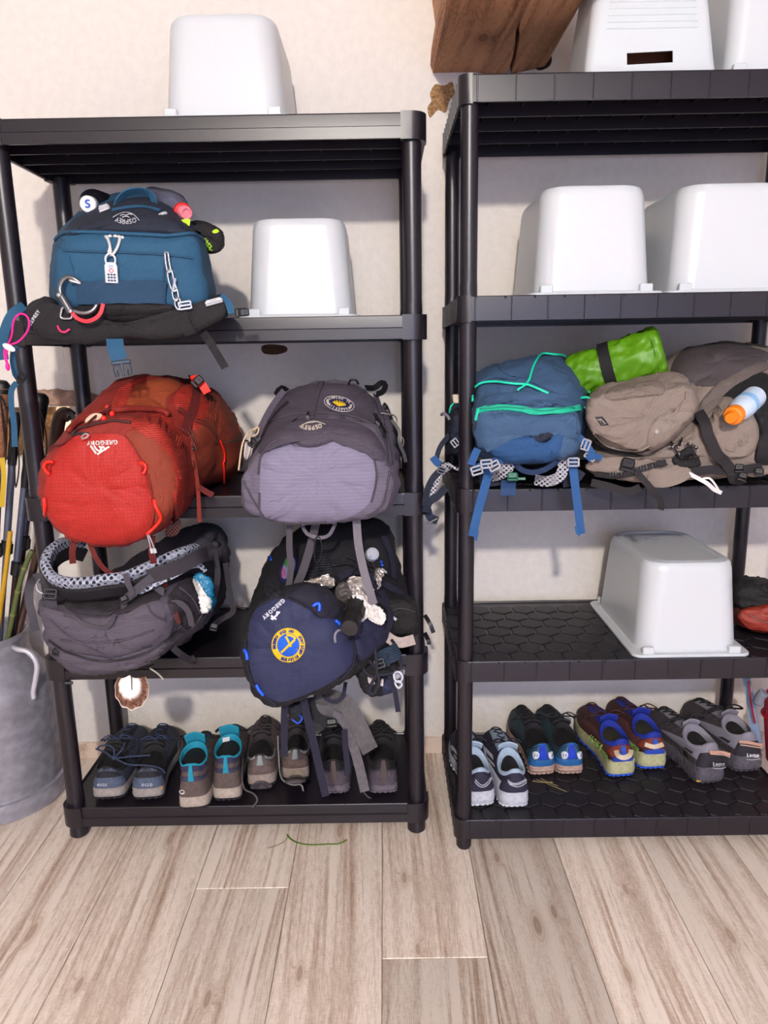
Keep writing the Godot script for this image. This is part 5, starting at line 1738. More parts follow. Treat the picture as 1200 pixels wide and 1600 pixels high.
	for l in [[[334, 858, -1.62], [340, 900, -1.58], [330, 950, -1.56], [318, 974, -1.55]], [[352, 880, -1.66], [360, 930, -1.62], [364, 955, -1.61], [345, 968, -1.60], [332, 978, -1.6]]]: webbing(t, "loose_strap", l, 0.013, cloth(Color(0.2, 0.18, 0.21), "web", 60.0, 0.8))
	for p in [[336, 850, 0.4], [342, 884, 0.3], [334, 980, 0.2], [300, 1032, 0.1], [90, 1018, 0.2]]: clasp(t, plate(c, p[0], p[1], p[2], -1.56), 0.018, 0.02, black)
	webbing(t, "loose_strap", [[270, 1012, -1.45], [282, 1022, -1.46], [296, 1030, -1.49], [304, 1028, -1.5]], 0.014, cloth(Color(0.17, 0.15, 0.18), "web", 60.0, 0.8))
	line(t, "cord", [[234, 1044, -1.46], [246, 1052, -1.46], [256, 1062, -1.46]], 0.002, M(Color(0.62, 0.6, 0.55), 0.7))
	line(t, "cord", [[186, 1046, -1.44], [222, 1044, -1.46], [240, 1038, -1.48]], 0.0016, black)
	# corner clip of the belt under the shelf edge
	var hk := Sh.new(); hk.box(Vector3.ZERO, Vector3(0.02, 0.008, 0.006), 0.002, plate(null, 107, 1067, 0.0, -1.57)); obj("belt_clip", hk, black, t)
	# crumpled blue and white packet in the side pocket
	var pk := thing("wrapper", "crumpled turquoise and white packet tucked in the side pocket of the charcoal backpack", "packet", W(316, 920, -1.5))
	var p1 := stuffed([[-1.452, [[300, 900], [308, 894], [322, 900], [332, 918], [332, 942], [326, 952], [318, 938], [312, 918]]], [-1.47, [[300, 898], [312, 893], [326, 902], [334, 922], [333, 944], [322, 950], [314, 930]]]], 0.01, 0.01, 2.0, 0.006, 22.0, 6, 50, 6)
	obj("packet", p1, M(Color(0.08, 0.42, 0.56), 0.35), pk, 180)
	var pc := caster([p1])
	pad(pk, "white_fold", pc, [[302, 904], [310, 908], [318, 924], [328, 936], [330, 950], [322, 954], [314, 936], [306, 916]], M(Color(0.85, 0.84, 0.82), 0.6), 0.006, 0.4)
	var cr := stuffed([[-1.445, [[312, 930], [322, 934], [328, 946], [322, 958], [314, 956]]], [-1.46, [[312, 928], [324, 932], [330, 946], [322, 958], [313, 956]]]], 0.008, 0.008, 2.0, 0.006, 30.0, 9, 40, 5)
	obj("tissue", cr, M(Color(0.88, 0.87, 0.85), 0.8), pk, 180)
	# the shell
	var sl := thing("scallop_shell", "white and brown scallop shell hanging by a thread under the charcoal backpack", "shell", W(207, 1080, -1.44))
	var so := W(203, 1054, -1.445)
	var k := ppm(so)
	var V := PackedVector3Array(); var VB := PackedVector3Array()
	var C := PackedColorArray()
	var na := 90; var nr := 22
	for i in nr + 1:
		var u := float(i) / nr
		for j in na + 1:
			var a := lerpf(-1.42, 1.42, float(j) / na)
			var edge := (55.0 + 0.8 * cos(a * 17.0)) * (0.30 + 0.70 * cos(a * 0.92))
			var r := u * edge
			var dome := sin(minf(u * 1.15, 1.0) * PI) * 0.010 + 0.004 * (1.0 - u)
			var rib := 0.0012 * cos(a * 17.0) * u
			V.append(so + (cr_ * (sin(a) * r * 0.80 + 3.0 * u) - cu_ * (cos(a) * r)) * k + Vector3(0, 0, dome + rib))
	var ss := Sh.new()
	var N := PackedVector3Array(); var H := PackedFloat32Array()
	for i in V.size(): N.append(Vector3.BACK); H.append(0.0)
	ss.sheet(V, N, nr + 1, na + 1, H, -0.002)
	var sm := StandardMaterial3D.new()
	sm.vertex_color_use_as_albedo = true
	sm.roughness = 0.5
	var nz := FastNoiseLite.new(); nz.frequency = 0.7; nz.seed = 2
	for h2 in 2:
		for i in nr + 1:
			for j in na + 1:
				var u := float(i) / nr
				var stripe := nz.get_noise_2d(j * 1.0, i * 0.3)
				var b := smoothstep(0.56, 0.72, u + stripe * 0.10)
				var col := Color(0.90, 0.82, 0.75).lerp(Color(0.07, 0.02, 0.011).lerp(Color(0.34, 0.17, 0.10), clampf(stripe * 1.3 + 0.25, 0, 0.9)), b)
				if u > 0.96: col = Color(0.75, 0.62, 0.5)
				C.append(col)
	var me := ss.mesh(180.0)
	var off := sl.position
	var ar := me.surface_get_arrays(0)
	var vv: PackedVector3Array = ar[Mesh.ARRAY_VERTEX]
	for i in vv.size(): vv[i] -= off
	ar[Mesh.ARRAY_VERTEX] = vv
	ar[Mesh.ARRAY_COLOR] = C
	var am := ArrayMesh.new(); am.add_surface_from_arrays(Mesh.PRIMITIVE_TRIANGLES, ar)
	put("shell", am, sm, sl)
	line(sl, "thread", [[203, 1040, -1.45], [205, 1055, -1.43], [206, 1078, -1.425]], 0.0009, M(Color(0.2, 0.17, 0.16), 0.8))

func navy_pack():
	var t := thing("backpack", "navy backpack with a round yellow and blue badge, drooping from the fourth shelf", "backpack", base_at(490, -1.6, 0.4767), "backpacks on the shelves")
	var navy := cloth(Color(0.15, 0.175, 0.33), "rib", 110.0, 0.7, 0.7)
	var nd := cloth(Color(0.075, 0.07, 0.15), "twill", 60.0, 0.6)
	var nk := cloth(Color(0.045, 0.04, 0.075), "twill", 60.0, 0.6)
	var web := cloth(Color(0.10, 0.09, 0.19), "web", 60.0, 0.8)
	var blue := M(Color(0.08, 0.33, 0.85), 0.45)
	var black := M(Color(0.06, 0.055, 0.07), 0.5)
	var s := stuffed([
		[-1.365, [[378, 1030], [382, 985], [398, 955], [420, 932], [455, 915], [490, 912], [518, 925], [532, 955], [546, 980], [556, 1015], [552, 1042], [526, 1066], [486, 1085], [440, 1102], [412, 1096], [388, 1066]]],
		[-1.48, [[382, 1015], [390, 955], [412, 922], [450, 900], [500, 902], [545, 925], [590, 945], [612, 965], [610, 1000], [590, 1025], [555, 1048], [500, 1064], [430, 1068], [395, 1050]]],
		[-1.61, [[388, 985], [398, 925], [422, 872], [456, 838], [510, 818], [570, 815], [608, 840], [620, 885], [636, 920], [640, 965], [622, 1000], [550, 1018], [450, 1022], [402, 1010]]],
		[-1.74, [[404, 965], [416, 900], [440, 856], [480, 826], [545, 812], [590, 812], [613, 840], [620, 885], [640, 925], [644, 970], [615, 990], [520, 998], [430, 992]]],
		[-1.85, [[425, 950], [440, 880], [490, 832], [550, 816], [594, 820], [612, 848], [620, 900], [636, 930], [632, 960], [590, 975], [480, 975]]]], 0.05, 0.04, 2.5, 0.009, 9.5, 41, 120, 12)
	obj("body", s, nk, t, 180)
	var c := caster([s])
	var bp := pad(t, "base_panel", c, [[404, 948], [428, 936], [455, 936], [478, 946], [498, 966], [512, 958], [530, 972], [545, 990], [552, 1018], [546, 1042], [520, 1064], [484, 1082], [442, 1096], [416, 1088], [396, 1060], [388, 1020], [390, 975]], navy, 0.008, 0.6)
	var tp := pad(t, "top_panel", c, [[450, 930], [476, 914], [502, 914], [522, 932], [532, 956], [520, 968], [500, 966], [480, 950]], nd, 0.008, 0.5)
	pad(t, "side_panel", c, [[540, 965], [570, 955], [600, 970], [606, 995], [586, 1020], [562, 1032], [556, 1010], [550, 985]], cloth(Color(0.11, 0.115, 0.24), "twill", 60.0, 0.6), 0.008, 0.5)
	pad(t, "mesh_panel", c, [[420, 935], [412, 915], [424, 898], [436, 905], [440, 925], [432, 934]], cloth(Color(0.09, 0.09, 0.14), "rib", 60.0, 1.5), 0.004, 0.3)
	pad(t, "mesh_panel", c, [[482, 905], [486, 860], [510, 850], [518, 880], [520, 896], [500, 900]], cloth(Color(0.09, 0.09, 0.13), "rib", 60.0, 1.5), 0.004, 0.3)
	var c2 := caster([s, sh_of(bp), sh_of(tp)])
	for l in [[[384, 1000], [390, 1050], [402, 1078], [432, 1100]], [[404, 948], [430, 935], [456, 936], [480, 948]], [[548, 995], [554, 1020], [548, 1045], [530, 1062]], [[541, 1050], [558, 1030], [560, 1005]]]: cord(t, "seam_piping", c2, l, 0.0022, nd, 0.0)
	for l in [[[489, 947], [494, 941], [499, 943], [499, 954]], [[522, 970], [530, 975], [534, 984]], [[383, 1016], [387, 1020], [388, 1030]], [[402, 1068], [406, 1077], [412, 1084]]]: cord(t, "blue_loop", c2, l, 0.0034, blue, 0.001)
	var white := M(Color(0.78, 0.78, 0.82), 0.5)
	letters(t, c2, "GREGORY", 428, 952, 6.0, PI - 0.72, white, 0.0, true, 1.15)
	for z in [[[424, 962], [432, 968]], [[428, 966], [438, 956]], [[433, 963], [434, 955]], [[424, 966], [428, 968]]]: strap(t, "logo_stroke", c2, z, 0.0036, white, 0.001, 0.0012)
	# round badge
	var disc := func(r: float) -> Array:
		var o := []
		for i in 20: o.append([450.5 + cos(TAU * i / 20) * r * 0.97, 1008.0 + sin(TAU * i / 20) * r])
		return o
	var yel := cloth(Color(0.98, 0.80, 0.07), "web", 60.0, 0.5)
	var b1 := pad(t, "badge", c2, disc.call(27.0), yel, 0.003, 0.15, false, -0.004, 6)
	var c3 := caster([s, sh_of(bp), sh_of(b1)])
	var bl := cloth(Color(0.08, 0.38, 0.88), "web", 60.0, 0.5)
	var b2 := pad(t, "badge_field", c3, disc.call(18.0), bl, 0.001, 0.15, false, -0.003, 5)
	var c4 := caster([s, sh_of(bp), sh_of(b1), sh_of(b2)])
	for l in [[[440, 1019], [452, 1008], [461, 999]], [[447, 994], [452, 1003], [455, 1010]], [[448, 992], [456, 992], [462, 998]]]: strap(t, "badge_figure", c4, l, 0.0042, yel, 0.001, 0.001)
	pad(t, "badge_figure", c4, [[434, 1002], [438, 996], [446, 995], [452, 1003], [446, 1012], [438, 1014], [434, 1008]], cloth(Color(0.10, 0.42, 0.92), "web", 60.0, 0.5), 0.0012, 0.2, false, -0.002, 4)
	for q in [[442, 1018], [453, 1005]]: pad(t, "badge_figure", c4, [[q[0] - 2, q[1]], [q[0], q[1] - 4], [q[0] + 2.5, q[1]], [q[0], q[1] + 4]], cloth(Color(0.05, 0.22, 0.6), "web", 60.0, 0.5), 0.002, 0.2, false, -0.002, 3)
	var ink := M(Color(0.06, 0.16, 0.5), 0.6)
	ring_text(t, c3, "american pilgrims", Vector2(450.5, 1008), 21.8, 22.4, 0.0, -0.62, 0.165, 5.2, ink)
	ring_text(t, c3, "on the camino", Vector2(450.5, 1008), 21.8, 22.4, 0.0, -1.28, -0.172, 5.2, ink)
	# oval travel patch
	var ov := func(k: float) -> Array:
		var o := []
		for i in 16:
			var q := Vector2(cos(TAU * i / 16) * 12.0 * k, sin(TAU * i / 16) * 24.0 * k).rotated(0.38)
			o.append([451.0 + q.x, 888.0 + q.y])
		return o
	var o1 := pad(t, "oval_patch", c, ov.call(1.0), cloth(Color(0.07, 0.10, 0.38), "web", 60.0, 0.6), 0.003, 0.15, false, -0.004, 5)
	var c5 := caster([s, sh_of(o1)])
	pad(t, "patch_field", c5, ov.call(0.76), cloth(Color(0.55, 0.55, 0.75), "web", 60.0, 0.6), 0.0010, 0.15, false, -0.003, 5)
	pad(t, "patch_field", c5, [[444, 880], [448, 872], [456, 870], [454, 880], [447, 888]], cloth(Color(0.22, 0.5, 0.16), "web", 60.0, 0.6), 0.002, 0.2, false, -0.002, 4)
	pad(t, "patch_field", c5, [[440, 892], [444, 886], [447, 895], [444, 904], [440, 902]], cloth(Color(0.75, 0.4, 0.6), "web", 60.0, 0.6), 0.002, 0.2, false, -0.002, 4)
	pad(t, "patch_field", c5, [[454, 876], [460, 872], [460, 884], [455, 886]], cloth(Color(0.75, 0.72, 0.68), "web", 60.0, 0.6), 0.002, 0.2, false, -0.002, 4)
	cord(t, "blue_loop", c, [[421, 872], [424, 868], [425, 876]], 0.003, blue, 0.001)
	# shoulder straps and loose webbing
	for l in [[[528, 905], [550, 895], [580, 905], [610, 922], [640, 940]], [[576, 900], [586, 920], [600, 940], [612, 956]], [[560, 965], [572, 948], [590, 940], [605, 955], [604, 980], [590, 992]], [[596, 840], [608, 870], [612, 905]]]: strap(t, "webbing", c, l, 0.016, web, 0.003, 0.006)
	line(t, "reflective_tab", [[624, 926, -1.545], [632, 932, -1.545], [638, 937, -1.545]], 0.0018, M(Color(0.92, 0.92, 0.92), 0.3))
	for l in [[[520, 888], [540, 882], [556, 890], [548, 900]], [[540, 872], [560, 880], [590, 892]], [[578, 880], [586, 896], [604, 900]]]: cord(t, "elastic_cord", c, l, 0.002, black, 0.008)
	var zp := Sh.new(); zp.tube(PackedVector3Array([plate(c, 596, 886, 0).origin + Vector3(0, 0, 0.012), plate(c, 604, 892, 0).origin + Vector3(0, 0, 0.016)]), 0.0032, 8); obj("zipper_pull", zp, M(Color(0.55, 0.55, 0.56), 0.5), t, 40)
	for q in [[586, 874], [592, 878], [594, 884], [576, 872]]:
		var b := Sh.new(); b.box(Vector3(0, 0, 0.010), Vector3(0.006, 0.0045, 0.004), 0.001, plate(c, q[0], q[1], 0.5)); obj("blue_tab", b, blue, t)
	cord(t, "grey_loop", c2, [[522, 1000], [520, 992], [528, 984], [536, 988]], 0.0028, M(Color(0.45, 0.45, 0.48), 0.5), 0.006)
	line(t, "grey_loop", [[536, 984, -1.36], [526, 986, -1.355], [521, 995, -1.35], [526, 1004, -1.35], [534, 1004, -1.35], [537, 996, -1.352]], 0.0026, M(Color(0.5, 0.5, 0.53), 0.45))
	# hip belt pad swinging below the shelf edge on the right
	var hb := stuffed([[-1.455, [[556, 1040], [570, 1026], [590, 1022], [612, 1030], [622, 1045], [622, 1062], [612, 1078], [594, 1086], [576, 1084], [562, 1066]]], [-1.50, [[554, 1036], [570, 1020], [592, 1016], [616, 1026], [625, 1046], [624, 1064], [612, 1080], [594, 1088], [574, 1086], [560, 1066]]]], 0.016, 0.014, 2.6, 0.005, 16.0, 9, 60, 6)
	obj("hip_belt", hb, nk, t, 180)
	var c6 := caster([hb])
	pad(t, "belt_pocket", c6, [[598, 1072], [604, 1060], [618, 1056], [621, 1066], [612, 1080], [598, 1084]], cloth(Color(0.15, 0.17, 0.3), "twill", 60.0, 0.6), 0.006, 0.3)
	pad(t, "white_label", c6, [[574, 1056], [582, 1058], [586, 1068], [578, 1068]], M(Color(0.72, 0.7, 0.7), 0.7), 0.005, 0.2)
	pad(t, "white_label", c6, [[592, 1068], [598, 1060], [597, 1072]], M(Color(0.75, 0.73, 0.73), 0.7), 0.005, 0.2)
	webbing(t, "ribbed_strap", [[592, 1036, -1.42], [600, 1028, -1.415], [612, 1022, -1.415], [622, 1016, -1.43]], 0.034, cloth(Color(0.12, 0.2, 0.29), "rib", 60.0, 1.5), 0.005)
	webbing(t, "web_tail", [[606, 1052, -1.425], [614, 1064, -1.42], [618, 1085, -1.42], [622, 1112, -1.42]], 0.0105, web, 0.003)
	ladder(t, plate(null, 593, 1037, -0.3, -1.408), 0.022, 0.02, black)
	for l in [[[570, 1030, -1.42], [568, 1045, -1.41], [578, 1056, -1.405], [590, 1054, -1.405], [584, 1040, -1.405], [574, 1030, -1.41]], [[588, 1054, -1.40], [580, 1070, -1.395], [577, 1082, -1.395], [584, 1084, -1.395], [592, 1068, -1.395], [590, 1054, -1.40]], [[580, 985, -1.43], [584, 1005, -1.41], [588, 1030, -1.40], [589, 1054, -1.40]], [[612, 1000, -1.46], [622, 1015, -1.44], [628, 1035, -1.43], [620, 1048, -1.42], [600, 1054, -1.405], [590, 1054, -1.40]]]: line(t, "cord", l, 0.0034, cloth(Color(0.13, 0.12, 0.18), "web", 60.0, 0.8))
	for q in [[606, 1025], [614, 1030], [600, 1036], [608, 1040]]:
		var hb2 := Sh.new(); hb2.blob(W(q[0], q[1], -1.41), Vector3(0.003, 0.003, 0.002)); obj("eyelet", hb2, black, t, 180)
	line(t, "clear_clip", [[616, 1052, -1.415], [624, 1050, -1.41], [629, 1058, -1.41], [624, 1066, -1.41], [617, 1062, -1.41]], 0.0024, M(Color(0.75, 0.76, 0.80), 0.2), true)
	line(t, "clear_clip", [[617, 1066, -1.412], [624, 1064, -1.408], [628, 1070, -1.408], [622, 1075, -1.408]], 0.0022, M(Color(0.75, 0.76, 0.80), 0.2), true)
	pad(t, "clear_tag", c6, [[608, 1054], [618, 1046], [628, 1044], [628, 1054], [618, 1060]], M(Color(0.66, 0.67, 0.72), 0.3), 0.008, 0.2)
	# straps that hang below
	webbing(t, "hanging_strap", [[445, 1096, -1.40], [444, 1130, -1.40], [444, 1160, -1.40], [445, 1182, -1.40]], 0.0145, web)
	webbing(t, "hanging_strap", [[474, 1092, -1.40], [480, 1120, -1.40], [490, 1160, -1.40], [500, 1205, -1.40], [509, 1244, -1.40]], 0.0165, web)
	webbing(t, "hanging_strap", [[538, 1140, -1.44], [540, 1170, -1.44], [543, 1200, -1.44], [541, 1212, -1.44]], 0.0125, web)
	var lo := stuffed([[-1.41, [[452, 1106], [470, 1098], [478, 1108], [470, 1120], [458, 1120]]], [-1.44, [[450, 1100], [468, 1094], [482, 1106], [474, 1124], [456, 1124]]]], 0.01, 0.01, 2.4, 0.003, 20.0, 2, 40, 5)
	obj("belt_end", lo, cloth(Color(0.08, 0.1, 0.16), "rib", 110.0, 1.2), t, 180)
	line(t, "blue_cord", [[456, 1124, -1.40], [466, 1130, -1.395], [472, 1122, -1.395], [468, 1118, -1.40]], 0.0016, blue)
	# grey foam waist pad folded underneath
	var fm := cloth(Color(0.34, 0.325, 0.33), "suede", 10.0, 0.5)
	webbing(t, "grey_pad", [[492, 1086, -1.47], [515, 1090, -1.45], [540, 1100, -1.43], [556, 1125, -1.42], [570, 1155, -1.41], [578, 1172, -1.41]], 0.036, fm, 0.008, 0.1, -0.1)
	webbing(t, "grey_pad", [[520, 1116, -1.455], [540, 1130, -1.45], [552, 1165, -1.45], [562, 1200, -1.45], [570, 1236, -1.45]], 0.021, cloth(Color(0.38, 0.36, 0.38), "suede", 10.0, 0.5), 0.005, 0.2, 0.0)
	webbing(t, "grey_loop", [[503, 1078, -1.43], [510, 1092, -1.42], [525, 1096, -1.415], [536, 1086, -1.42], [540, 1066, -1.44]], 0.008, web, 0.003)
	webbing(t, "black_strap", [[484, 1090, -1.46], [488, 1110, -1.45], [500, 1124, -1.44], [520, 1130, -1.44]], 0.022, nk, 0.006)
	clasp(t, plate(null, 518, 1130, -0.1, -1.43), 0.024, 0.02, black)
	# things stuffed into its pocket
	var b := thing("water_bottle", "white-capped bottle poking out of the navy backpack beneath a grey strap", "bottle", W(585, 862, -1.6))
	var q0 := plate(c, 583, 861, 0).origin
	var fx := frame_along(((cam_o - q0).normalized() + Vector3(0.35, 0.35, 0)).normalized(), q0 + Vector3(0, 0, 0.02))
	var bc := Sh.new(); bc.lathe([Vector2(0.012, -0.03), Vector2(0.015, -0.026), Vector2(0.0155, -0.004), Vector2(0.0135, 0.0), Vector2(0.011, 0.0), Vector2(0.0105, -0.001), Vector2(0.001, -0.001)], 26, fx); obj("cap", bc, M(Color(0.66, 0.67, 0.7), 0.35), b, 30)
	var bn := Sh.new(); bn.lathe([Vector2(0.001, -0.12), Vector2(0.026, -0.11), Vector2(0.028, -0.06), Vector2(0.014, -0.034), Vector2(0.011, -0.028), Vector2(0.001, -0.028)], 24, fx); obj("bottle", bn, M(Color(0.35, 0.37, 0.42), 0.2), b, 40)
	var w := thing("foil_blanket", "crumpled silver foil and clear bags spilling from the navy backpack", "foil", W(565, 945, -1.42))
	var foil := M(Color(0.80, 0.77, 0.74), 0.22, 0.75)
	var wp := M(Color(0.86, 0.84, 0.82), 0.45)
	var ci := 0
	for f in [[[[538, 905], [560, 898], [578, 912], [584, 935], [570, 950], [556, 968], [548, 950], [546, 925]], -1.415, 0], [[[552, 938], [568, 932], [576, 950], [566, 980], [556, 985], [548, 965]], -1.40, 1], [[[574, 945], [590, 948], [602, 966], [590, 972], [576, 965]], -1.41, 1], [[[584, 888], [594, 884], [600, 900], [596, 920], [588, 925], [582, 905]], -1.46, 0], [[[474, 908], [500, 896], [520, 900], [522, 912], [500, 914], [480, 914]], -1.42, 0], [[[528, 920], [545, 915], [556, 935], [552, 960], [538, 966], [530, 945]], -1.41, 2]]:
		var z: float = f[1]
		var fs := stuffed([[z, f[0]], [z - 0.02, f[0]]], 0.012, 0.012, 2.0, 0.014, 13.0, 50 + ci, 22, 3)
		obj("foil_fold", fs, [foil, wp, M(Color(0.30, 0.28, 0.27), 0.35)][f[2]], w, 12)
		ci += 1
	var u := thing("umbrella", "short black folded umbrella sticking out of the navy backpack toward the viewer", "umbrella", W(545, 975, -1.42))
	var ut := W(546, 982, -1.30); var ub := W(562, 925, -1.46)
	var uf := frame_along((ut - ub).normalized(), ut)
	var us := Sh.new(); us.lathe([Vector2(0.001, -0.16), Vector2(0.017, -0.15), Vector2(0.019, -0.05), Vector2(0.0165, -0.045), Vector2(0.0165, -0.030), Vector2(0.019, -0.026), Vector2(0.0185, -0.004), Vector2(0.016, 0.0), Vector2(0.001, 0.001)], 26, uf); obj("handle", us, M(Color(0.095, 0.08, 0.085), 0.55), u, 35)
	for i in 7:
		var rb := Sh.new(); var a := TAU * i / 7
		rb.tube(PackedVector3Array([uf * Vector3(cos(a) * 0.018, -0.15, sin(a) * 0.018), uf * Vector3(cos(a) * 0.0195, -0.055, sin(a) * 0.0195)]), 0.0022, 6)
		obj("canopy_fold", rb, M(Color(0.07, 0.06, 0.07), 0.7), u, 60)
	# black cap and pale sole at the right of the navy pack
	var k := thing("sandal", "black sandal with a pale sole wedged between the navy backpack and the post", "sandal", W(625, 980, -1.56))
	var ks := stuffed([[-1.50, [[590, 950], [606, 938], [632, 936], [650, 950], [652, 980], [640, 990], [614, 990], [600, 982]]], [-1.56, [[588, 948], [606, 932], [632, 928], [654, 944], [656, 984], [640, 992], [612, 992]]], [-1.64, [[600, 950], [616, 936], [640, 936], [652, 956], [650, 984], [620, 988]]]], 0.016, 0.02, 2.5, 0.005, 16.0, 3, 60, 6)
	obj("upper", ks, cloth(Color(0.065, 0.05, 0.06), "twill", 60.0, 0.8), k, 180)
	webbing(k, "sole", [[600, 990, -1.475], [612, 1000, -1.47], [626, 1004, -1.475], [644, 1000, -1.49]], 0.022, M(Color(0.72, 0.66, 0.63), 0.7, 0.0, "suede", 12.0, 0.5), 0.02)
	cord(k, "piping", caster([ks]), [[596, 962], [610, 955], [628, 950], [648, 956]], 0.0015, M(Color(0.2, 0.18, 0.2), 0.6))
	var kb := Sh.new(); kb.box(Vector3(0, 0, 0.004), Vector3(0.016, 0.006, 0.003), 0.001, plate(caster([ks]), 614, 966, 0.6)); obj("label", kb, M(Color(0.7, 0.7, 0.72), 0.5), k)
	webbing(k, "heel_strap", [[664, 962, -1.62], [672, 975, -1.60], [677, 988, -1.60]], 0.010, black, 0.006)
	webbing(k, "heel_strap", [[664, 990, -1.62], [669, 1000, -1.60], [670, 1006, -1.60]], 0.010, black, 0.006)

func blue_pack():
	var t := thing("backpack", "steel-blue backpack with a turquoise zipper and two blue straps hanging over the ribbed shelf", "backpack", base_at(830, -1.6, 0.8762), "backpacks on the shelves")
	var b := cloth(Color(0.225, 0.345, 0.48), "twill", 60.0, 0.6)
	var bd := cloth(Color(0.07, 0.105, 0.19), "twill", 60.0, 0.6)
	var bl := cloth(Color(0.12, 0.30, 0.50), "twill", 60.0, 0.6)
	var web := cloth(Color(0.15, 0.36, 0.60), "web", 60.0, 0.9)
	var turq := cloth(Color(0.10, 0.78, 0.62), "web", 60.0, 0.6)
	var grey := M(Color(0.55, 0.56, 0.6), 0.4)
	var mesh := M(Color(0.70, 0.70, 0.74), 0.8, 0.0, "mesh", 110.0, 1.2)
	var s := stuffed([
		[-1.45, [[746, 690], [745, 655], [756, 640], [800, 632], [860, 634], [898, 642], [908, 660], [906, 685], [890, 705], [850, 712], [795, 714], [762, 706]]],
		[-1.54, [[742, 698], [741, 645], [750, 605], [790, 582], [850, 576], [895, 594], [914, 625], [918, 665], [905, 696], [862, 716], [795, 718], [752, 712]]],
		[-1.64, [[716, 700], [718, 640], [738, 596], [778, 569], [845, 552], [884, 564], [906, 592], [917, 628], [914, 670], [892, 700], [800, 708], [735, 708]]],
		[-1.76, [[704, 690], [710, 630], [735, 592], [780, 570], [848, 556], [882, 566], [902, 594], [910, 640], [904, 680], [860, 694], [760, 698]]],
		[-1.86, [[716, 680], [722, 630], [750, 594], [800, 574], [850, 568], [878, 582], [890, 620], [888, 660], [860, 680], [780, 684]]]], 0.03, 0.03, 2.8, 0.008, 9.0, 51, 120, 12)
	obj("body", s, b, t, 180)
	var c := caster([s])
	var fl := pad(t, "upper_flap", c, [[744, 640], [752, 622], [790, 614], [840, 612], [890, 618], [908, 632], [902, 640], [860, 636], [800, 632], [760, 638]], b, 0.007, 0.5)
	var fp := pad(t, "front_pocket", c, [[746, 654], [770, 646], [820, 648], [870, 650], [902, 646], [909, 664], [902, 684], [870, 688], [830, 680], [790, 690], [764, 706], [748, 700]], b, 0.009, 0.5)
	var lf := pad(t, "lower_fold", c, [[766, 704], [792, 686], [826, 680], [852, 690], [880, 676], [882, 700], [866, 718], [820, 722], [784, 720]], bl, 0.014, 0.6)
	pad(t, "lower_fold", c, [[878, 680], [896, 684], [908, 692], [900, 708], [878, 718], [866, 712]], b, 0.012, 0.6)
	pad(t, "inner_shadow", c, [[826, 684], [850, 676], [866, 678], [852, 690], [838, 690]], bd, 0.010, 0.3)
	var c2 := caster([s, sh_of(fl), sh_of(fp), sh_of(lf)])
	strap(t, "turquoise_zipper", c2, [[746, 644], [768, 638], [800, 639], [850, 643], [890, 642], [904, 637]], 0.012, turq, 0.004, 0.001)
	cord(t, "zipper_teeth", c2, [[752, 642], [790, 639], [850, 642], [896, 641]], 0.0014, M(Color(0.06, 0.55, 0.45), 0.5), 0.006)
	webbing(t, "zipper_pull", [[748, 640, -1.415], [745, 648, -1.41], [743, 657, -1.41]], 0.005, turq, 0.003)
	line(t, "pull_cord", [[743, 657, -1.41], [741, 664, -1.41], [740, 672, -1.41]], 0.002, M(Color(0.1, 0.09, 0.11), 0.5))
	var tc := M(Color(0.10, 0.80, 0.64), 0.5)
	cord(t, "turquoise_cord", c, [[806, 614], [820, 606], [828, 590], [836, 570], [846, 556], [858, 552], [872, 556], [882, 562], [896, 574], [910, 590], [916, 612]], 0.0026, tc, 0.005)
	cord(t, "turquoise_cord", c, [[744, 628], [744, 612], [752, 603], [770, 601], [800, 603], [824, 606], [840, 612], [854, 618]], 0.0026, tc, 0.006)
	line(t, "turquoise_cord", [[908, 622, -1.50], [918, 621, -1.49], [926, 627, -1.485], [927, 636, -1.485], [920, 640, -1.485], [913, 636, -1.49]], 0.0026, tc)
	line(t, "turquoise_cord", [[702, 645, -1.6], [704, 636, -1.59], [709, 630, -1.6]], 0.002, tc)
	for l in [[[748, 600], [770, 590], [800, 594], [812, 590]], [[778, 571], [784, 580], [800, 588], [820, 590]], [[820, 592], [850, 606], [880, 618]], [[752, 660], [754, 690], [757, 706]], [[886, 640], [892, 664], [904, 676]]]: cord(t, "seam_piping", c, l, 0.0018, b, 0.001)
	# straps with their sliders
	webbing(t, "hanging_strap", [[764, 734, -1.465], [758, 760, -1.45], [748, 795, -1.45], [738, 838, -1.45]], 0.0175, web, 0.0025)
	webbing(t, "strap_fold", [[746, 828, -1.446], [745, 836, -1.444], [743, 844, -1.447]], 0.006, web, 0.003)
	webbing(t, "hanging_strap", [[894, 715, -1.47], [897, 745, -1.45], [902, 785, -1.45], [908, 834, -1.45]], 0.0165, web, 0.0025)
	webbing(t, "strap_fold", [[900, 822, -1.448], [902, 832, -1.446], [906, 836, -1.447]], 0.006, web, 0.003)
	webbing(t, "web_stub", [[746, 702, -1.44], [740, 715, -1.43], [736, 726, -1.43]], 0.015, web, 0.005)
	webbing(t, "web_stub", [[736, 735, -1.44], [752, 728, -1.425], [770, 722, -1.43], [784, 718, -1.44]], 0.015, bl, 0.005)
	for p in [[760, 725, -0.1, -1.42], [745, 735, -0.3, -1.425], [772, 728, -0.5, -1.42], [896, 722, 0.0, -1.445], [915, 695, -1.2, -1.46], [923, 712, 0.6, -1.46]]: ladder(t, plate(null, p[0], p[1], p[2], p[3]), 0.024, 0.019, grey)
	webbing(t, "web_stub", [[900, 680, -1.47], [912, 690, -1.46], [922, 704, -1.455], [930, 716, -1.455]], 0.014, web, 0.003)
	webbing(t, "web_stub", [[918, 718, -1.455], [926, 712, -1.45], [940, 716, -1.455]], 0.012, web, 0.003)
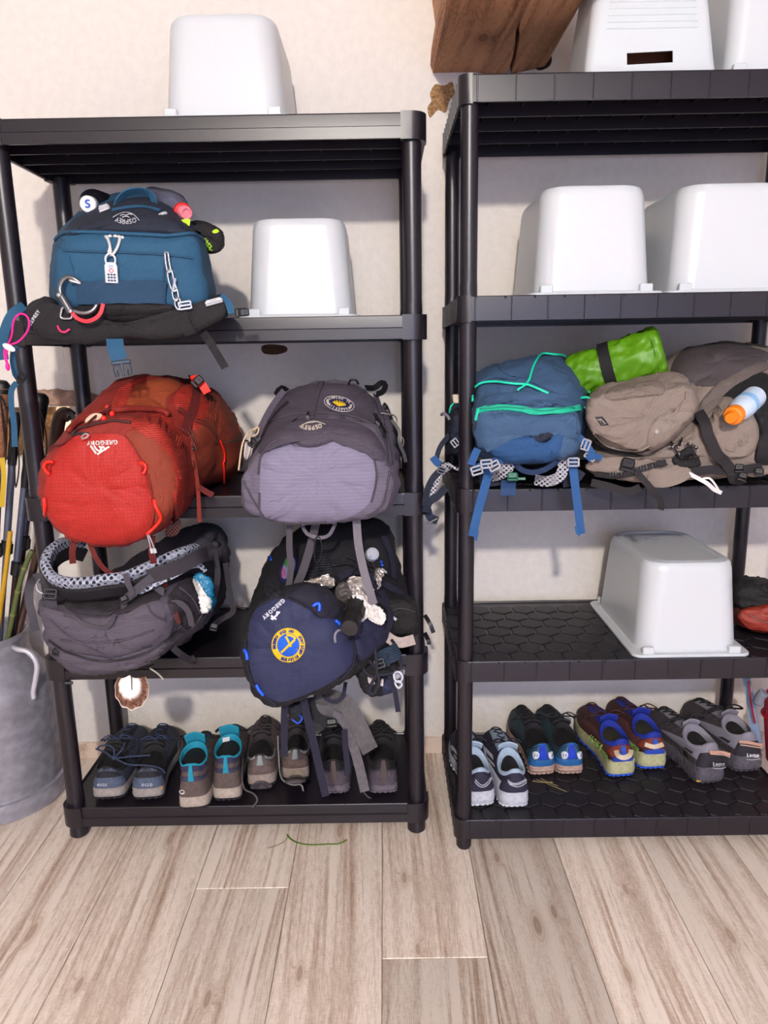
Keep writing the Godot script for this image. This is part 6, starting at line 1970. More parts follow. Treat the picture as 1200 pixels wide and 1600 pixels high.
	webbing(t, "haul_loop", [[802, 718, -1.46], [812, 732, -1.445], [830, 738, -1.44], [850, 734, -1.44], [866, 724, -1.45], [874, 716, -1.46]], 0.011, cloth(Color(0.10, 0.20, 0.36), "web", 60.0, 0.8), 0.003, 0.5)
	webbing(t, "blue_label", [[795, 752, -1.47], [794, 763, -1.455], [794, 774, -1.455]], 0.030, cloth(Color(0.13, 0.27, 0.45), "web", 60.0, 0.8), 0.003)
	var cl := M(Color(0.06, 0.34, 0.25), 0.4)
	clasp(t, plate(null, 801, 745, 0.0, -1.455), 0.022, 0.02, cl)
	var gb := Sh.new(); gb.box(Vector3(0.016, 0.0, 0), Vector3(0.02, 0.006, 0.005), 0.001, plate(null, 801, 748, 0.0, -1.455)); obj("prong", gb, cl, t)
	# shoulder straps of pale mesh curling underneath
	webbing(t, "mesh_strap", [[770, 742, -1.50], [782, 738, -1.475], [792, 730, -1.465], [796, 718, -1.47]], 0.028, mesh, 0.012)
	webbing(t, "mesh_strap", [[838, 750, -1.50], [856, 752, -1.48], [874, 745, -1.465], [880, 732, -1.465], [880, 718, -1.47]], 0.022, mesh, 0.012)
	webbing(t, "strap_back", [[750, 752, -1.51], [780, 748, -1.50], [796, 736, -1.49]], 0.026, bd, 0.012)
	webbing(t, "strap_back", [[880, 752, -1.51], [896, 748, -1.50], [906, 735, -1.50]], 0.026, bd, 0.012)
	# side seen past the post: belt pad, straps and buckles over the left end of the shelf
	var sd := stuffed([[-1.585, [[702, 700], [704, 660], [712, 640], [722, 650], [722, 700], [714, 708]]], [-1.64, [[698, 705], [700, 655], [712, 635], [726, 650], [726, 704], [712, 710]]]], 0.02, 0.02, 2.4, 0.006, 14.0, 4, 50, 6)
	obj("belt_wing", sd, bd, t, 180)
	webbing(t, "belt_strap", [[702, 680, -1.60], [688, 698, -1.585], [682, 720, -1.58], [690, 726, -1.58]], 0.011, bd, 0.003)
	webbing(t, "belt_strap", [[676, 714, -1.575], [682, 722, -1.575], [688, 726, -1.575]], 0.016, web, 0.003)
	webbing(t, "mesh_strap", [[700, 728, -1.59], [686, 740, -1.58], [676, 760, -1.575], [670, 780, -1.575]], 0.018, mesh, 0.008)
	webbing(t, "belt_strap", [[692, 732, -1.58], [678, 745, -1.57], [668, 765, -1.568], [664, 790, -1.57]], 0.014, bd, 0.006)
	webbing(t, "belt_strap", [[696, 762, -1.575], [684, 775, -1.57], [670, 785, -1.57], [666, 800, -1.575]], 0.017, bd, 0.004)
	webbing(t, "belt_strap", [[668, 796, -1.60], [672, 808, -1.59], [684, 814, -1.585]], 0.018, cloth(Color(0.06, 0.13, 0.23), "web", 60.0, 0.8), 0.004)
	var cb := Sh.new(); cb.box(Vector3.ZERO, Vector3(0.026, 0.005, 0.008), 0.001, plate(null, 676, 814, -0.5, -1.58)); obj("buckle", cb, M(Color(0.12, 0.11, 0.13), 0.4), t)
	ladder(t, plate(null, 690, 735, 0.3, -1.57), 0.018, 0.016, M(Color(0.3, 0.31, 0.35), 0.4))
	ladder(t, plate(null, 711, 692, 0.9, -1.56), 0.018, 0.016, grey)
	line(t, "grey_loop", [[690, 648, -1.6], [694, 646, -1.59], [700, 651, -1.59], [702, 656, -1.59]], 0.0035, M(Color(0.4, 0.38, 0.42), 0.5))
	webbing(t, "white_edge", [[699, 724, -1.565], [708, 730, -1.56], [718, 734, -1.56]], 0.006, mesh, 0.004)
	var sh2 := Sh.new()
	for i in 5: sh2.blob(W(712 + i * 0.4, 618 + i * 2.6, -1.60 + i * 0.002), Vector3(0.008, 0.0028, 0.006))
	obj("cream_toggle", sh2, M(Color(0.82, 0.77, 0.70), 0.6), t, 60)

func tan_pack():
	var t := thing("backpack", "big taupe-grey backpack with a tan lid, lying under the green roll", "backpack", base_at(1080, -1.65, 0.8762), "backpacks on the shelves")
	var tan_ := cloth(Color(0.535, 0.48, 0.44), "twill", 60.0, 0.5, 0.85)
	var grey := cloth(Color(0.30, 0.265, 0.275), "twill", 60.0, 0.5)
	var black := cloth(Color(0.055, 0.047, 0.06), "twill", 60.0, 0.7)
	var dk := cloth(Color(0.13, 0.11, 0.125), "web", 60.0, 0.8)
	var hard := M(Color(0.07, 0.06, 0.07), 0.45)
	var s := stuffed([
		[-1.485, [[914, 735], [930, 712], [985, 712], [1050, 690], [1100, 655], [1150, 640], [1200, 650], [1240, 680], [1240, 720], [1200, 742], [1120, 746], [1040, 748], [960, 748]]],
		[-1.58, [[916, 730], [935, 680], [1000, 640], [1050, 600], [1105, 572], [1160, 568], [1220, 590], [1260, 640], [1260, 710], [1190, 740], [1050, 746], [950, 744]]],
		[-1.70, [[930, 712], [955, 640], [1015, 592], [1058, 548], [1120, 535], [1180, 540], [1230, 568], [1268, 620], [1266, 700], [1120, 724], [965, 724]]],
		[-1.84, [[955, 700], [985, 640], [1040, 578], [1080, 548], [1130, 540], [1190, 550], [1240, 590], [1250, 660], [1230, 698], [1080, 706]]]], 0.03, 0.035, 2.6, 0.009, 8.5, 61, 120, 12)
	obj("body", s, tan_, t, 180)
	var c := caster([s])
	pad(t, "grey_panel", c, [[1050, 590], [1062, 552], [1110, 538], [1160, 540], [1204, 556], [1170, 580], [1140, 596], [1100, 604]], grey, 0.006, 0.3)
	pad(t, "tan_band", c, [[1090, 640], [1110, 610], [1150, 582], [1190, 566], [1204, 574], [1170, 592], [1130, 618], [1104, 650]], cloth(Color(0.42, 0.375, 0.355), "twill", 60.0, 0.5), 0.008, 0.3)
	var mp := pad(t, "black_mesh_pocket", c, [[1128, 622], [1150, 594], [1186, 582], [1215, 600], [1240, 660], [1215, 720], [1180, 722], [1184, 680], [1178, 650], [1150, 624]], black, 0.010, 0.5)
	pad(t, "side_pocket", c, [[1106, 670], [1120, 630], [1138, 620], [1162, 640], [1182, 660], [1184, 690], [1170, 712], [1130, 716], [1110, 696]], tan_, 0.018, 0.6)
	pad(t, "black_corner", c, [[1050, 716], [1076, 698], [1086, 708], [1094, 728], [1060, 730]], black, 0.006, 0.2)
	# the lid bag in front
	var l := stuffed([
		[-1.435, [[922, 660], [926, 632], [940, 618], [985, 612], [1035, 606], [1070, 604], [1084, 622], [1078, 650], [1050, 668], [1030, 690], [1000, 702], [962, 698], [936, 684]]],
		[-1.51, [[918, 655], [922, 625], [940, 606], [985, 596], [1030, 590], [1068, 590], [1090, 612], [1092, 640], [1070, 670], [1040, 700], [1000, 708], [958, 706], [930, 688]]],
		[-1.60, [[926, 655], [932, 620], [950, 600], [1000, 588], [1050, 585], [1082, 600], [1090, 630], [1070, 670], [1020, 700], [950, 695]]]], 0.02, 0.02, 2.8, 0.009, 11.0, 66, 110, 12)
	var lm := obj("lid", l, tan_, t, 180)
	var c2 := caster([l])
	var f := pad(lm, "zipper_flap", c2, [[944, 620], [956, 606], [990, 600], [1032, 598], [1036, 616], [990, 622], [962, 626], [952, 624]], cloth(Color(0.49, 0.435, 0.395), "twill", 60.0, 0.5), 0.008, 0.4)
	pad(lm, "side_fold", c2, [[1012, 680], [1024, 655], [1054, 640], [1070, 624], [1086, 636], [1072, 664], [1046, 690], [1016, 704]], cloth(Color(0.55, 0.495, 0.455), "twill", 60.0, 0.5), 0.008, 0.4)
	cord(lm, "seam_piping", c2, [[928, 676], [950, 696], [982, 703], [1004, 702], [1020, 690], [1042, 670], [1068, 640], [1072, 612]], 0.0025, tan_)
	cord(lm, "seam_piping", c2, [[948, 618], [956, 622], [962, 614], [1000, 604], [1032, 600]], 0.002, grey)
	strap(lm, "dark_edge", c2, [[932, 686], [950, 700], [980, 706], [1004, 704], [1030, 694]], 0.006, dk, 0.002)
	line(lm, "loop_clip", [[1065, 621, -1.435], [1066, 614, -1.43], [1072, 611, -1.43], [1079, 615, -1.43], [1080, 623, -1.435]], 0.0035, hard)
	line(lm, "loop_clip", [[1068, 622, -1.43], [1072, 617, -1.428], [1077, 622, -1.43]], 0.002, hard)
	pad(lm, "name_patch", c2, [[929.5, 651.5], [941, 650.5], [951.5, 664], [939, 665]], hard, 0.0025, 0.1, true, -0.004, 5)
	pad(lm, "patch_border", c2, [[932, 653], [940, 652.4], [948, 662.8], [940, 663.4]], M(Color(0.62, 0.57, 0.54), 0.6), 0.0032, 0.1, true, -0.004, 5)
	pad(lm, "patch_field", c2, [[933.2, 653.8], [939.6, 653.3], [946.4, 662.1], [940.3, 662.5]], hard, 0.0042, 0.1, true, -0.004, 5)
	for i in 5: cord(lm, "patch_stroke", c2, [[935.5 + i * 1.9, 655.0 + i * 1.7], [937.6 + i * 1.5, 655.6 + i * 1.6]], 0.0007, M(Color(0.72, 0.68, 0.64), 0.5), 0.0045)
	# zips, laced cord, buckles and straps
	strap(t, "zipper", c, [[930, 738], [960, 742], [985, 738], [1010, 730], [1040, 722]], 0.012, dk, 0.003, 0.004)
	for i in 22:
		var u := i / 21.0
		var q := Vector2(948 + u * 92, 741.0 - 19.0 * pow(u, 1.5))
		var tt := Sh.new(); tt.box(Vector3(0, 0, 0.0075), Vector3(0.002, 0.009, 0.0015), 0.0004, plate(c, q.x, q.y, -0.15))
		obj("zipper_tooth", tt, M(Color(0.2, 0.18, 0.2), 0.4), t)
	var speck := M(Color(0.6, 0.58, 0.56), 0.6)
	for a in [[[1024, 672], [1032, 686], [1048, 698], [1060, 710]], [[1066, 690], [1056, 700], [1044, 702]], [[1072, 698], [1082, 700], [1092, 706]]]:
		cord(t, "speckled_cord", c, a, 0.0028, hard, 0.014)
		var r := trace(c, a, 3.0)
		for i in range(0, r[0].size(), 2):
			var b := Sh.new(); b.box(r[0][i] + r[1][i] * 0.0175, Vector3(0.0028, 0.0028, 0.0028), 0.0006)
			obj("cord_fleck", b, speck, t)
	var kn := Sh.new(); kn.blob(plate(c2, 1024, 674, 0).origin + Vector3(0, 0, 0.006), Vector3(0.005, 0.006, 0.005)); obj("cord_knot", kn, speck, t, 180)
	strap(t, "black_strap", c, [[1092, 652], [1100, 672], [1106, 690], [1120, 715], [1140, 736], [1160, 748]], 0.022, dk, 0.003, 0.016)
	clasp(t, plate(c, 1094, 656, -0.3), 0.03, 0.028, hard)
	clasp(t, plate(c, 980, 726, 0.2, -1.45), 0.028, 0.032, hard)
	webbing(t, "web_strap", [[994, 736, -1.445], [1004, 748, -1.435], [1018, 764, -1.43], [1030, 778, -1.432], [1033, 790, -1.436], [1032, 796, -1.44]], 0.013, dk, 0.003)
	webbing(t, "web_strap", [[924, 754, -1.47], [950, 760, -1.455], [980, 768, -1.45], [1000, 762, -1.455]], 0.016, dk, 0.004)
	webbing(t, "light_cover", [[1014, 745, -1.46], [1035, 748, -1.445], [1058, 742, -1.45], [1072, 732, -1.46]], 0.036, cloth(Color(0.535, 0.48, 0.44), "twill", 60.0, 0.5), 0.012)
	webbing(t, "belt_strap", [[1080, 738, -1.46], [1110, 734, -1.455], [1140, 736, -1.455], [1190, 730, -1.46]], 0.018, dk, 0.006)
	webbing(t, "white_strap", [[1076, 740, -1.45], [1092, 748, -1.44], [1106, 756, -1.437], [1116, 765, -1.437], [1127, 770, -1.437]], 0.008, M(Color(0.78, 0.77, 0.76), 0.5), 0.004)
	webbing(t, "white_strap", [[1098, 748, -1.442], [1108, 747, -1.44], [1116, 755, -1.438], [1124, 768, -1.437]], 0.004, M(Color(0.8, 0.79, 0.78), 0.5), 0.003)
	for q in [[1155, 732, 0.0], [1160, 745, 0.3], [1186, 738, 0.1]]: clasp(t, plate(null, q[0], q[1], q[2], -1.45), 0.018, 0.02, hard)
	# bottle with an orange cap in its pocket
	var b := thing("water_bottle", "white bottle with an orange cap in the pocket of the taupe backpack", "bottle", W(1156, 642, -1.46))
	var tip := W(1142, 653, -1.395); var bk := W(1168, 630, -1.47)
	var fx := frame_along((tip - bk).normalized(), tip)
	var bs := Sh.new(); bs.lathe([Vector2(0.001, -0.15), Vector2(0.023, -0.145), Vector2(0.023, -0.062), Vector2(0.020, -0.050), Vector2(0.0185, -0.034), Vector2(0.0165, -0.026), Vector2(0.001, -0.026)], 28, fx); obj("bottle", bs, M(Color(0.80, 0.87, 0.95), 0.35), b, 40)
	var oc := Sh.new(); oc.lathe([Vector2(0.0165, -0.030), Vector2(0.0185, -0.028), Vector2(0.0190, -0.016), Vector2(0.017, -0.012), Vector2(0.0125, -0.010), Vector2(0.0115, 0.0), Vector2(0.0095, 0.004), Vector2(0.001, 0.004)], 28, fx); obj("orange_cap", oc, M(Color(0.93, 0.48, 0.05), 0.3), b, 30)
	var bb := Sh.new(); bb.lathe([Vector2(0.0234, -0.10), Vector2(0.0236, -0.098), Vector2(0.0236, -0.080), Vector2(0.0234, -0.078)], 28, fx); obj("printed_band", bb, M(Color(0.55, 0.75, 0.92), 0.4), b, 40)

func green_roll():
	var t := thing("stuff_sack", "lime-green roll in a nylon sack with a black strap, on the taupe backpack", "sleeping pad", W(975, 580, -1.62))
	var a := W(898, 592, -1.66); var b := W(1030, 552, -1.60)
	var ax := (b - a).normalized()
	var g := cloth(Color(0.37, 0.60, 0.06), "twill", 90.0, 0.4, 0.45)
	var f := frame_along(ax, a)
	var ln := a.distance_to(b)
	var nz := FastNoiseLite.new(); nz.seed = 5; nz.frequency = 14.0; nz.fractal_type = FastNoiseLite.FRACTAL_RIDGED; nz.fractal_octaves = 2
	var rings := []
	for i in 46:
		var u := float(i) / 45
		var y := u * (ln + 0.022) - 0.012
		var r := 0.050 + 0.008 * u
		var e := minf(1.0, minf((u + 0.02) / 0.07, (1.02 - u) / 0.08))
		r *= sqrt(clampf(1.0 - pow(1.0 - e, 2.4), 0.02, 1.0))
		r -= 0.004 * exp(-pow((u - 0.40) / 0.07, 2.0))
		var rr := PackedVector3Array()
		for k in 56:
			var an := TAU * k / 56
			var d := 0.0075 * nz.get_noise_3d(cos(an) * 0.1 + u * 0.05, sin(an) * 0.1, u * 0.22) - 0.002
			rr.append(f * Vector3(cos(an) * (r + d), y, sin(an) * (r + d) * 0.95))
		rings.append(rr)
	var s := Sh.new(); s.loft(rings)
	obj("sack", s, g, t, 180)
	var st := Sh.new()
	var q := []
	for i in 40: q.append(f * Vector3(cos(TAU * i / 40) * 0.0572, 0.415 * ln, sin(TAU * i / 40) * 0.0548))
	var P := PackedVector3Array(q)
	var sd := PackedVector3Array()
	for i in 40: sd.append(ax)
	st.sweep(P, [PackedVector2Array([Vector2(-0.0115, -0.0012), Vector2(0.0115, -0.0012), Vector2(0.0115, 0.0012), Vector2(-0.0115, 0.0012)])], Vector3.ZERO, true, sd)
	obj("black_strap", st, cloth(Color(0.06, 0.05, 0.06), "web", 60.0, 0.8), t, 35)
	var e := Sh.new()
	var rim := PackedVector3Array()
	for i in 40: rim.append(f * Vector3(cos(TAU * i / 40) * 0.0555, ln * 0.955, sin(TAU * i / 40) * 0.053))
	e.tube(rim, 0.0016, 6, true)
	obj("end_seam", e, cloth(Color(0.26, 0.5, 0.05), "twill", 60.0, 0.5), t, 180)

# ---------------------------------------------------------------- the shoes
func shoes():
	var rub := M(Color(0.099, 0.0917, 0.114), 0.75)
	# dark blue-grey walking shoes, left end of the left unit
	var ub := cloth(Color(0.19, 0.21, 0.265), "suede", 12.0, 0.5)
	var ub2 := cloth(Color(0.30, 0.345, 0.43), "suede", 12.0, 0.4)
	var lin := cloth(Color(0.0628, 0.0555, 0.07), "twill", 60.0, 0.6)
	var speck := cloth(Color(0.157, 0.157, 0.186), "cork", 60.0, 1.2)
	var sole := M(Color(0.6, 0.57, 0.55), 0.7, 0.0, "suede", 12.0, 0.3)
	var lace := cloth(Color(0.192, 0.24, 0.36), "web", 100.0, 0.6)
	var pan := [["heel_counter", -0.11, 0.11, 0.02, 0.52, ub2], ["heel_band", -0.10, 0.10, 0.54, 0.80, speck], ["collar_trim", -0.10, -0.04, 0.82, 0.98, ub2], ["collar_trim", 0.04, 0.10, 0.82, 0.98, ub2], ["toe_cap", 0.40, 0.60, 0.02, 0.34, ub], ["side_panel", 0.30, 0.42, 0.05, 0.7, ub], ["side_panel", 0.58, 0.70, 0.05, 0.7, ub]]
	var grp := "shoes on the bottom shelves"
	var a := shoe({"label": "slate-blue walking shoe at the left end of the bottom shelf, laces knotted to its mate", "heel": [168, 1252], "yaw": 3.0, "y": 0.0886, "side": -1.0, "len": 0.27, "wide": 0.104, "hc": 0.080, "sole": 0.030, "flare": 0.004, "outsole": rub, "midsole": sole, "upper": ub, "lining": lin, "panels": pan, "lace": lace, "bow": 1.1, "group": grp})
	var b := shoe({"label": "slate-blue walking shoe beside the turquoise-lined boots, an orange dot on its sole", "heel": [232, 1252], "yaw": 5.0, "y": 0.0886, "side": 1.0, "len": 0.27, "wide": 0.104, "hc": 0.080, "sole": 0.030, "flare": 0.004, "outsole": rub, "midsole": sole, "upper": ub, "lining": lin, "panels": pan, "lace": lace, "bow": 0.9, "group": grp})
	var cb := shoe_cast(b)
	letters(b, cb, "ecco", 230, 1226, 4.5, 0.0, M(Color(0.6, 0.624, 0.672), 0.5))
	letters(a, shoe_cast(a), "ecco", 160, 1226, 4.0, 0.0, M(Color(0.6, 0.624, 0.672), 0.5))
	var od := Sh.new(); od.box(Vector3.ZERO, Vector3(0.006, 0.004, 0.003), 0.001, plate(cb, 253, 1231, -0.6)); obj("orange_dot", od, M(Color(0.85, 0.5, 0.08), 0.5), b)
	for l in [[[150, 1170, -1.66], [166, 1176, -1.64], [178, 1184, -1.635], [205, 1182, -1.63], [235, 1180, -1.64]], [[178, 1184, -1.635], [200, 1194, -1.62], [230, 1196, -1.62], [250, 1200, -1.63], [258, 1208, -1.63]], [[152, 1172, -1.66], [156, 1166, -1.665], [170, 1165, -1.66], [178, 1170, -1.65], [178, 1184, -1.635]], [[178, 1184, -1.635], [190, 1172, -1.64], [196, 1160, -1.66]]]: line(a, "lace", l, 0.0022, lace)
	var kn := Sh.new(); kn.blob(W(178, 1184, -1.633), Vector3(0.006, 0.005, 0.005)); obj("lace_knot", kn, lace, a, 180)
	# brown mid boots with turquoise lining
	var br := cloth(Color(0.36, 0.306, 0.288), "suede", 12.0, 0.6)
	var nv := cloth(Color(0.193, 0.179, 0.287), "suede", 12.0, 0.5)
	var tq := cloth(Color(0.06, 0.56, 0.66), "twill", 60.0, 0.5)
	var cream := M(Color(0.68, 0.63, 0.58), 0.7, 0.0, "suede", 12.0, 0.3)
	var bp := [["navy_band", -0.16, 0.16, 0.50, 0.62, nv], ["navy_collar", -0.20, 0.20, 0.76, 0.97, nv], ["heel_tab", -0.018, 0.018, 0.50, 0.99, tq, 0.004], ["toe_cap", 0.40, 0.60, 0.02, 0.36, M(Color(0.23, 0.201, 0.215), 0.7)], ["heel_counter", -0.09, 0.09, 0.02, 0.40, br]]
	var boots := []
	for k in [[302, 1268, 5.0, -1.0, "brown boot lined in turquoise with a round white logo on its heel", 0.097], [356, 1254, 4.0, 1.0, "brown boot lined in turquoise, standing further back, a white label on its tongue", 0.097]]:
		boots.append(shoe({"called": "boot", "category": "boot", "label": k[4], "heel": [k[0], k[1]], "yaw": k[2], "y": 0.0886, "side": k[3], "len": 0.255, "wide": 0.094, "hc": 0.112, "fr": 0.128, "tongue": 0.030, "sole": 0.034, "flare": 0.004, "outsole": rub, "midsole": cream, "upper": br, "lining": tq, "panels": bp, "lace": M(Color(0.114, 0.099, 0.128), 0.7), "group": grp}))
	var c1 := shoe_cast(boots[0])
	cord(boots[0], "round_logo", c1, [[281, 1236], [284, 1233], [289, 1235], [290, 1239], [287, 1242], [283, 1241], [281, 1236]], 0.0009, M(Color(0.85, 0.85, 0.83), 0.5), 0.001)
	cord(boots[0], "round_logo", c1, [[284, 1240], [286, 1236], [288, 1239]], 0.0009, M(Color(0.85, 0.85, 0.83), 0.5), 0.001)
	for bb in [[boots[0], 283, 1171], [boots[1], 352, 1158]]:
		line(bb[0], "heel_loop", [[bb[1] - 4, bb[2] + 2, -1.70], [bb[1] - 3, bb[2] - 12, -1.71], [bb[1] + 2, bb[2] - 13, -1.71], [bb[1] + 2, bb[2] + 1, -1.70]], 0.0018, M(Color(0.128, 0.114, 0.128), 0.6))
	var tl := Sh.new(); tl.box(Vector3(0, 0, 0.002), Vector3(0.018, 0.011, 0.002), 0.0005, plate(shoe_cast(boots[1]), 353, 1155, -0.1)); obj("tongue_label", tl, M(Color(0.78, 0.77, 0.76), 0.6), boots[1])
	for q in [[296, 1192, boots[0]], [358, 1176, boots[1]]]:
		var sk := Sh.new(); sk.blob(PY(q[0], q[1], 0.165), Vector3(0.022, 0.012, 0.03)); obj("dark_insole", sk, cloth(Color(0.172, 0.157, 0.201), "twill", 60.0, 1.0), q[2], 180)
	# brown and grey hiking shoes
	var tb := cloth(Color(0.389, 0.324, 0.309), "suede", 12.0, 0.6)
	var tl2 := cloth(Color(0.396, 0.342, 0.33), "suede", 12.0, 0.4)
	var pale := cloth(Color(0.56, 0.6, 0.61), "twill", 60.0, 0.5)
	var din := cloth(Color(0.157, 0.128, 0.135), "twill", 60.0, 0.6)
	var hp := [["heel_counter", -0.13, 0.13, 0.02, 0.46, tb], ["heel_panel", -0.12, 0.12, 0.50, 0.84, tl2], ["heel_tab", -0.022, 0.022, 0.5, 0.98, pale, 0.003], ["collar_trim", 0.06, 0.28, 0.84, 1.0, pale], ["collar_trim", -0.28, -0.06, 0.84, 1.0, pale], ["side_stripe", 0.24, 0.30, 0.1, 0.8, tb], ["side_stripe", -0.30, -0.24, 0.1, 0.8, tb], ["toe_cap", 0.40, 0.60, 0.02, 0.4, tb]]
	var hs := cloth(Color(0.6, 0.54, 0.5), "suede", 12.0, 0.4)
	var hk := []
	for k in [[408, 1232, 6.0, -1.0, "grey-brown hiking shoe with pale collar, next to the turquoise-lined boots"], [463, 1222, 4.0, 1.0, "grey-brown hiking shoe with pale collar, partly behind a hanging navy strap"]]:
		hk.append(shoe({"label": k[4], "heel": [k[0], k[1]], "yaw": k[2], "y": 0.0886, "side": k[3], "len": 0.255, "wide": 0.094, "hc": 0.082, "fr": 0.096, "sole": 0.032, "flare": 0.006, "outsole": rub, "midsole": hs, "upper": tb, "lining": din, "panels": hp, "lace": cloth(Color(0.244, 0.215, 0.215), "web", 100.0, 0.6), "group": grp}))
	for q in [[408, 1225, hk[0]], [462, 1216, hk[1]]]:
		var ck := shoe_cast(q[2])
		pad(q[2], "heel_rubber", ck, [[q[0] - 17, q[1] + 6], [q[0] - 8, q[1] - 4], [q[0] + 6, q[1] - 5], [q[0] + 17, q[1] + 3], [q[0] + 10, q[1] + 7], [q[0] - 10, q[1] + 8]], M(Color(0.259, 0.23, 0.244), 0.7), 0.003, 0.2, false, -0.004, 5)
	line(hk[0], "lace", [[380, 1186, -1.68], [378, 1210, -1.62], [382, 1232, -1.58], [396, 1240, -1.565], [402, 1250, -1.56], [394, 1262, -1.555]], 0.0022, cloth(Color(0.36, 0.324, 0.324), "web", 100.0, 0.6))
	line(hk[1], "lace", [[434, 1150, -1.70], [436, 1190, -1.66], [440, 1216, -1.62], [456, 1226, -1.60], [470, 1226, -1.595], [474, 1236, -1.59]], 0.0022, cloth(Color(0.504, 0.504, 0.504), "web", 100.0, 0.6))
	# dark grey low shoes under the hanging straps
	var dg := cloth(Color(0.222, 0.186, 0.23), "suede", 12.0, 0.5)
	var dg2 := cloth(Color(0.302, 0.266, 0.302), "suede", 12.0, 0.5)
	var dn := cloth(Color(0.0628, 0.0526, 0.0628), "twill", 60.0, 0.6)
	var dp := [["heel_counter", -0.15, 0.15, 0.02, 0.55, dg2], ["heel_tab", -0.022, 0.022, 0.2, 0.98, cloth(Color(0.346, 0.287, 0.287), "web", 60.0, 0.6), 0.003], ["dark_collar", -0.16, 0.16, 0.60, 0.97, dn], ["toe_cap", 0.4, 0.6, 0.02, 0.4, dg2]]
	for k in [[522, 1243, 3.0, -1.0, "dark grey low shoe with grey inner sole, behind two hanging navy straps"], [600, 1242, 2.0, 1.0, "dark grey low shoe beside the right post of the unit with smooth lips"]]:
		var o := shoe({"label": k[4], "heel": [k[0], k[1]], "yaw": k[2], "y": 0.0886, "side": k[3], "len": 0.265, "wide": 0.098, "hc": 0.084, "fr": 0.098, "sole": 0.022, "flare": 0.003, "outsole": M(Color(0.374, 0.338, 0.374), 0.75), "midsole": M(Color(0.404, 0.367, 0.411), 0.7, 0.0, "suede", 12.0, 0.4), "upper": dg, "lining": dn, "panels": dp, "group": grp, "lace": M(Color(0.099, 0.0845, 0.099), 0.7)})
		var ins := Sh.new(); ins.blob(PY(k[0] + 2, k[1] - 58, 0.13), Vector3(0.022, 0.012, 0.030)); obj("grey_insole", ins, cloth(Color(0.456, 0.492, 0.516), "twill", 60.0, 0.8), o, 180)
	var dl := thing("shoelace", "speckled loose shoelace on the bottom shelf between the dark low shoes", "shoelace", W(575, 1235, -1.6))
	line(dl, "lace", [[556, 1175, -1.70], [560, 1205, -1.63], [566, 1232, -1.59], [574, 1244, -1.575], [580, 1247, -1.57]], 0.0022, cloth(Color(0.302, 0.273, 0.302), "web", 100.0, 0.6))
	# ---- right unit
	var wh := M(Color(0.78, 0.79, 0.83), 0.6, 0.0, "suede", 12.0, 0.3)
	var nb := cloth(Color(0.135, 0.121, 0.215), "twill", 60.0, 0.5)
	var ice := cloth(Color(0.66, 0.74, 0.82), "twill", 60.0, 0.5)
	var sil := M(Color(0.72, 0.73, 0.76), 0.35, 0.2)
	var np := [["heel_counter", -0.11, 0.11, 0.10, 0.72, nb], ["collar_trim", -0.14, 0.14, 0.94, 1.02, ice], ["white_side", 0.11, 0.24, 0.02, 0.45, wh], ["white_side", -0.24, -0.11, 0.02, 0.45, wh], ["silver_stripe", 0.25, 0.275, 0.15, 0.8, sil], ["silver_stripe", 0.30, 0.325, 0.15, 0.8, sil], ["silver_stripe", -0.275, -0.25, 0.15, 0.8, sil], ["silver_stripe", -0.325, -0.30, 0.15, 0.8, sil]]
	var nn := []
	for k in [[752, 1262, 6.0, -1.0, "navy and white running shoe partly behind the post of the ribbed unit"], [806, 1264, 3.0, 1.0, "navy and white running shoe with flat silver stripes on its heel, right of the post"]]:
		nn.append(shoe({"label": k[4], "heel": [k[0], k[1]], "yaw": k[2], "y": 0.0831, "side": k[3], "len": 0.27, "wide": 0.092, "hc": 0.088, "fr": 0.10, "sole": 0.036, "flare": 0.006, "outsole": M(Color(0.75, 0.77, 0.8), 0.6), "midsole": wh, "upper": nb, "lining": ice, "padding": 0.2, "tongue": 0.018, "panels": np, "lace": M(Color(0.114, 0.106, 0.172), 0.7), "group": grp}))
	var c3 := shoe_cast(nn[1])
	for l in [[[794, 1219], [797, 1223], [808, 1224], [822, 1217]], [[794, 1222], [800, 1226], [810, 1226], [823, 1219]], [[796, 1225], [804, 1229], [814, 1228], [823, 1222]]]: cord(nn[1], "silver_stripe", c3, l, 0.0012, sil, 0.001)
	var c30 := shoe_cast(nn[0])
	for l in [[[742, 1221], [748, 1229], [756, 1230], [764, 1224], [767, 1216]], [[743, 1218], [750, 1226], [757, 1227], [766, 1215]]]: cord(nn[0], "silver_stripe", c30, l, 0.0012, sil, 0.001)
	# teal and bright blue runners
	var tl3 := cloth(Color(0.17, 0.275, 0.32), "mesh", 140.0, 0.5)
	var bb2 := cloth(Color(0.1, 0.38, 0.62), "twill", 60.0, 0.5)
	var roy := cloth(Color(0.07, 0.22, 0.72), "grid", 140.0, 1.0)
	var blk := cloth(Color(0.0628, 0.0555, 0.0772), "twill", 60.0, 0.6)
	var pk := M(Color(0.72, 0.6, 0.54), 0.7, 0.0, "suede", 12.0, 0.3)
	var rp := [["heel_cup", -0.12, 0.12, 0.02, 0.32, bb2], ["heel_strip", -0.028, 0.028, 0.34, 0.95, roy, 0.002], ["heel_side", 0.03, 0.12, 0.34, 0.92, M(Color(0.156, 0.3, 0.408), 0.5)], ["heel_side", -0.12, -0.03, 0.34, 0.92, M(Color(0.156, 0.3, 0.408), 0.5)], ["blue_collar", -0.12, 0.12, 0.95, 1.03, bb2], ["dark_band", 0.14, 0.3, 0.05, 0.25, blk], ["dark_band", -0.3, -0.14, 0.05, 0.25, blk], ["toe_overlay", 0.41, 0.47, 0.02, 0.7, blk], ["toe_overlay", 0.53, 0.59, 0.02, 0.7, blk]]
	var ru := []
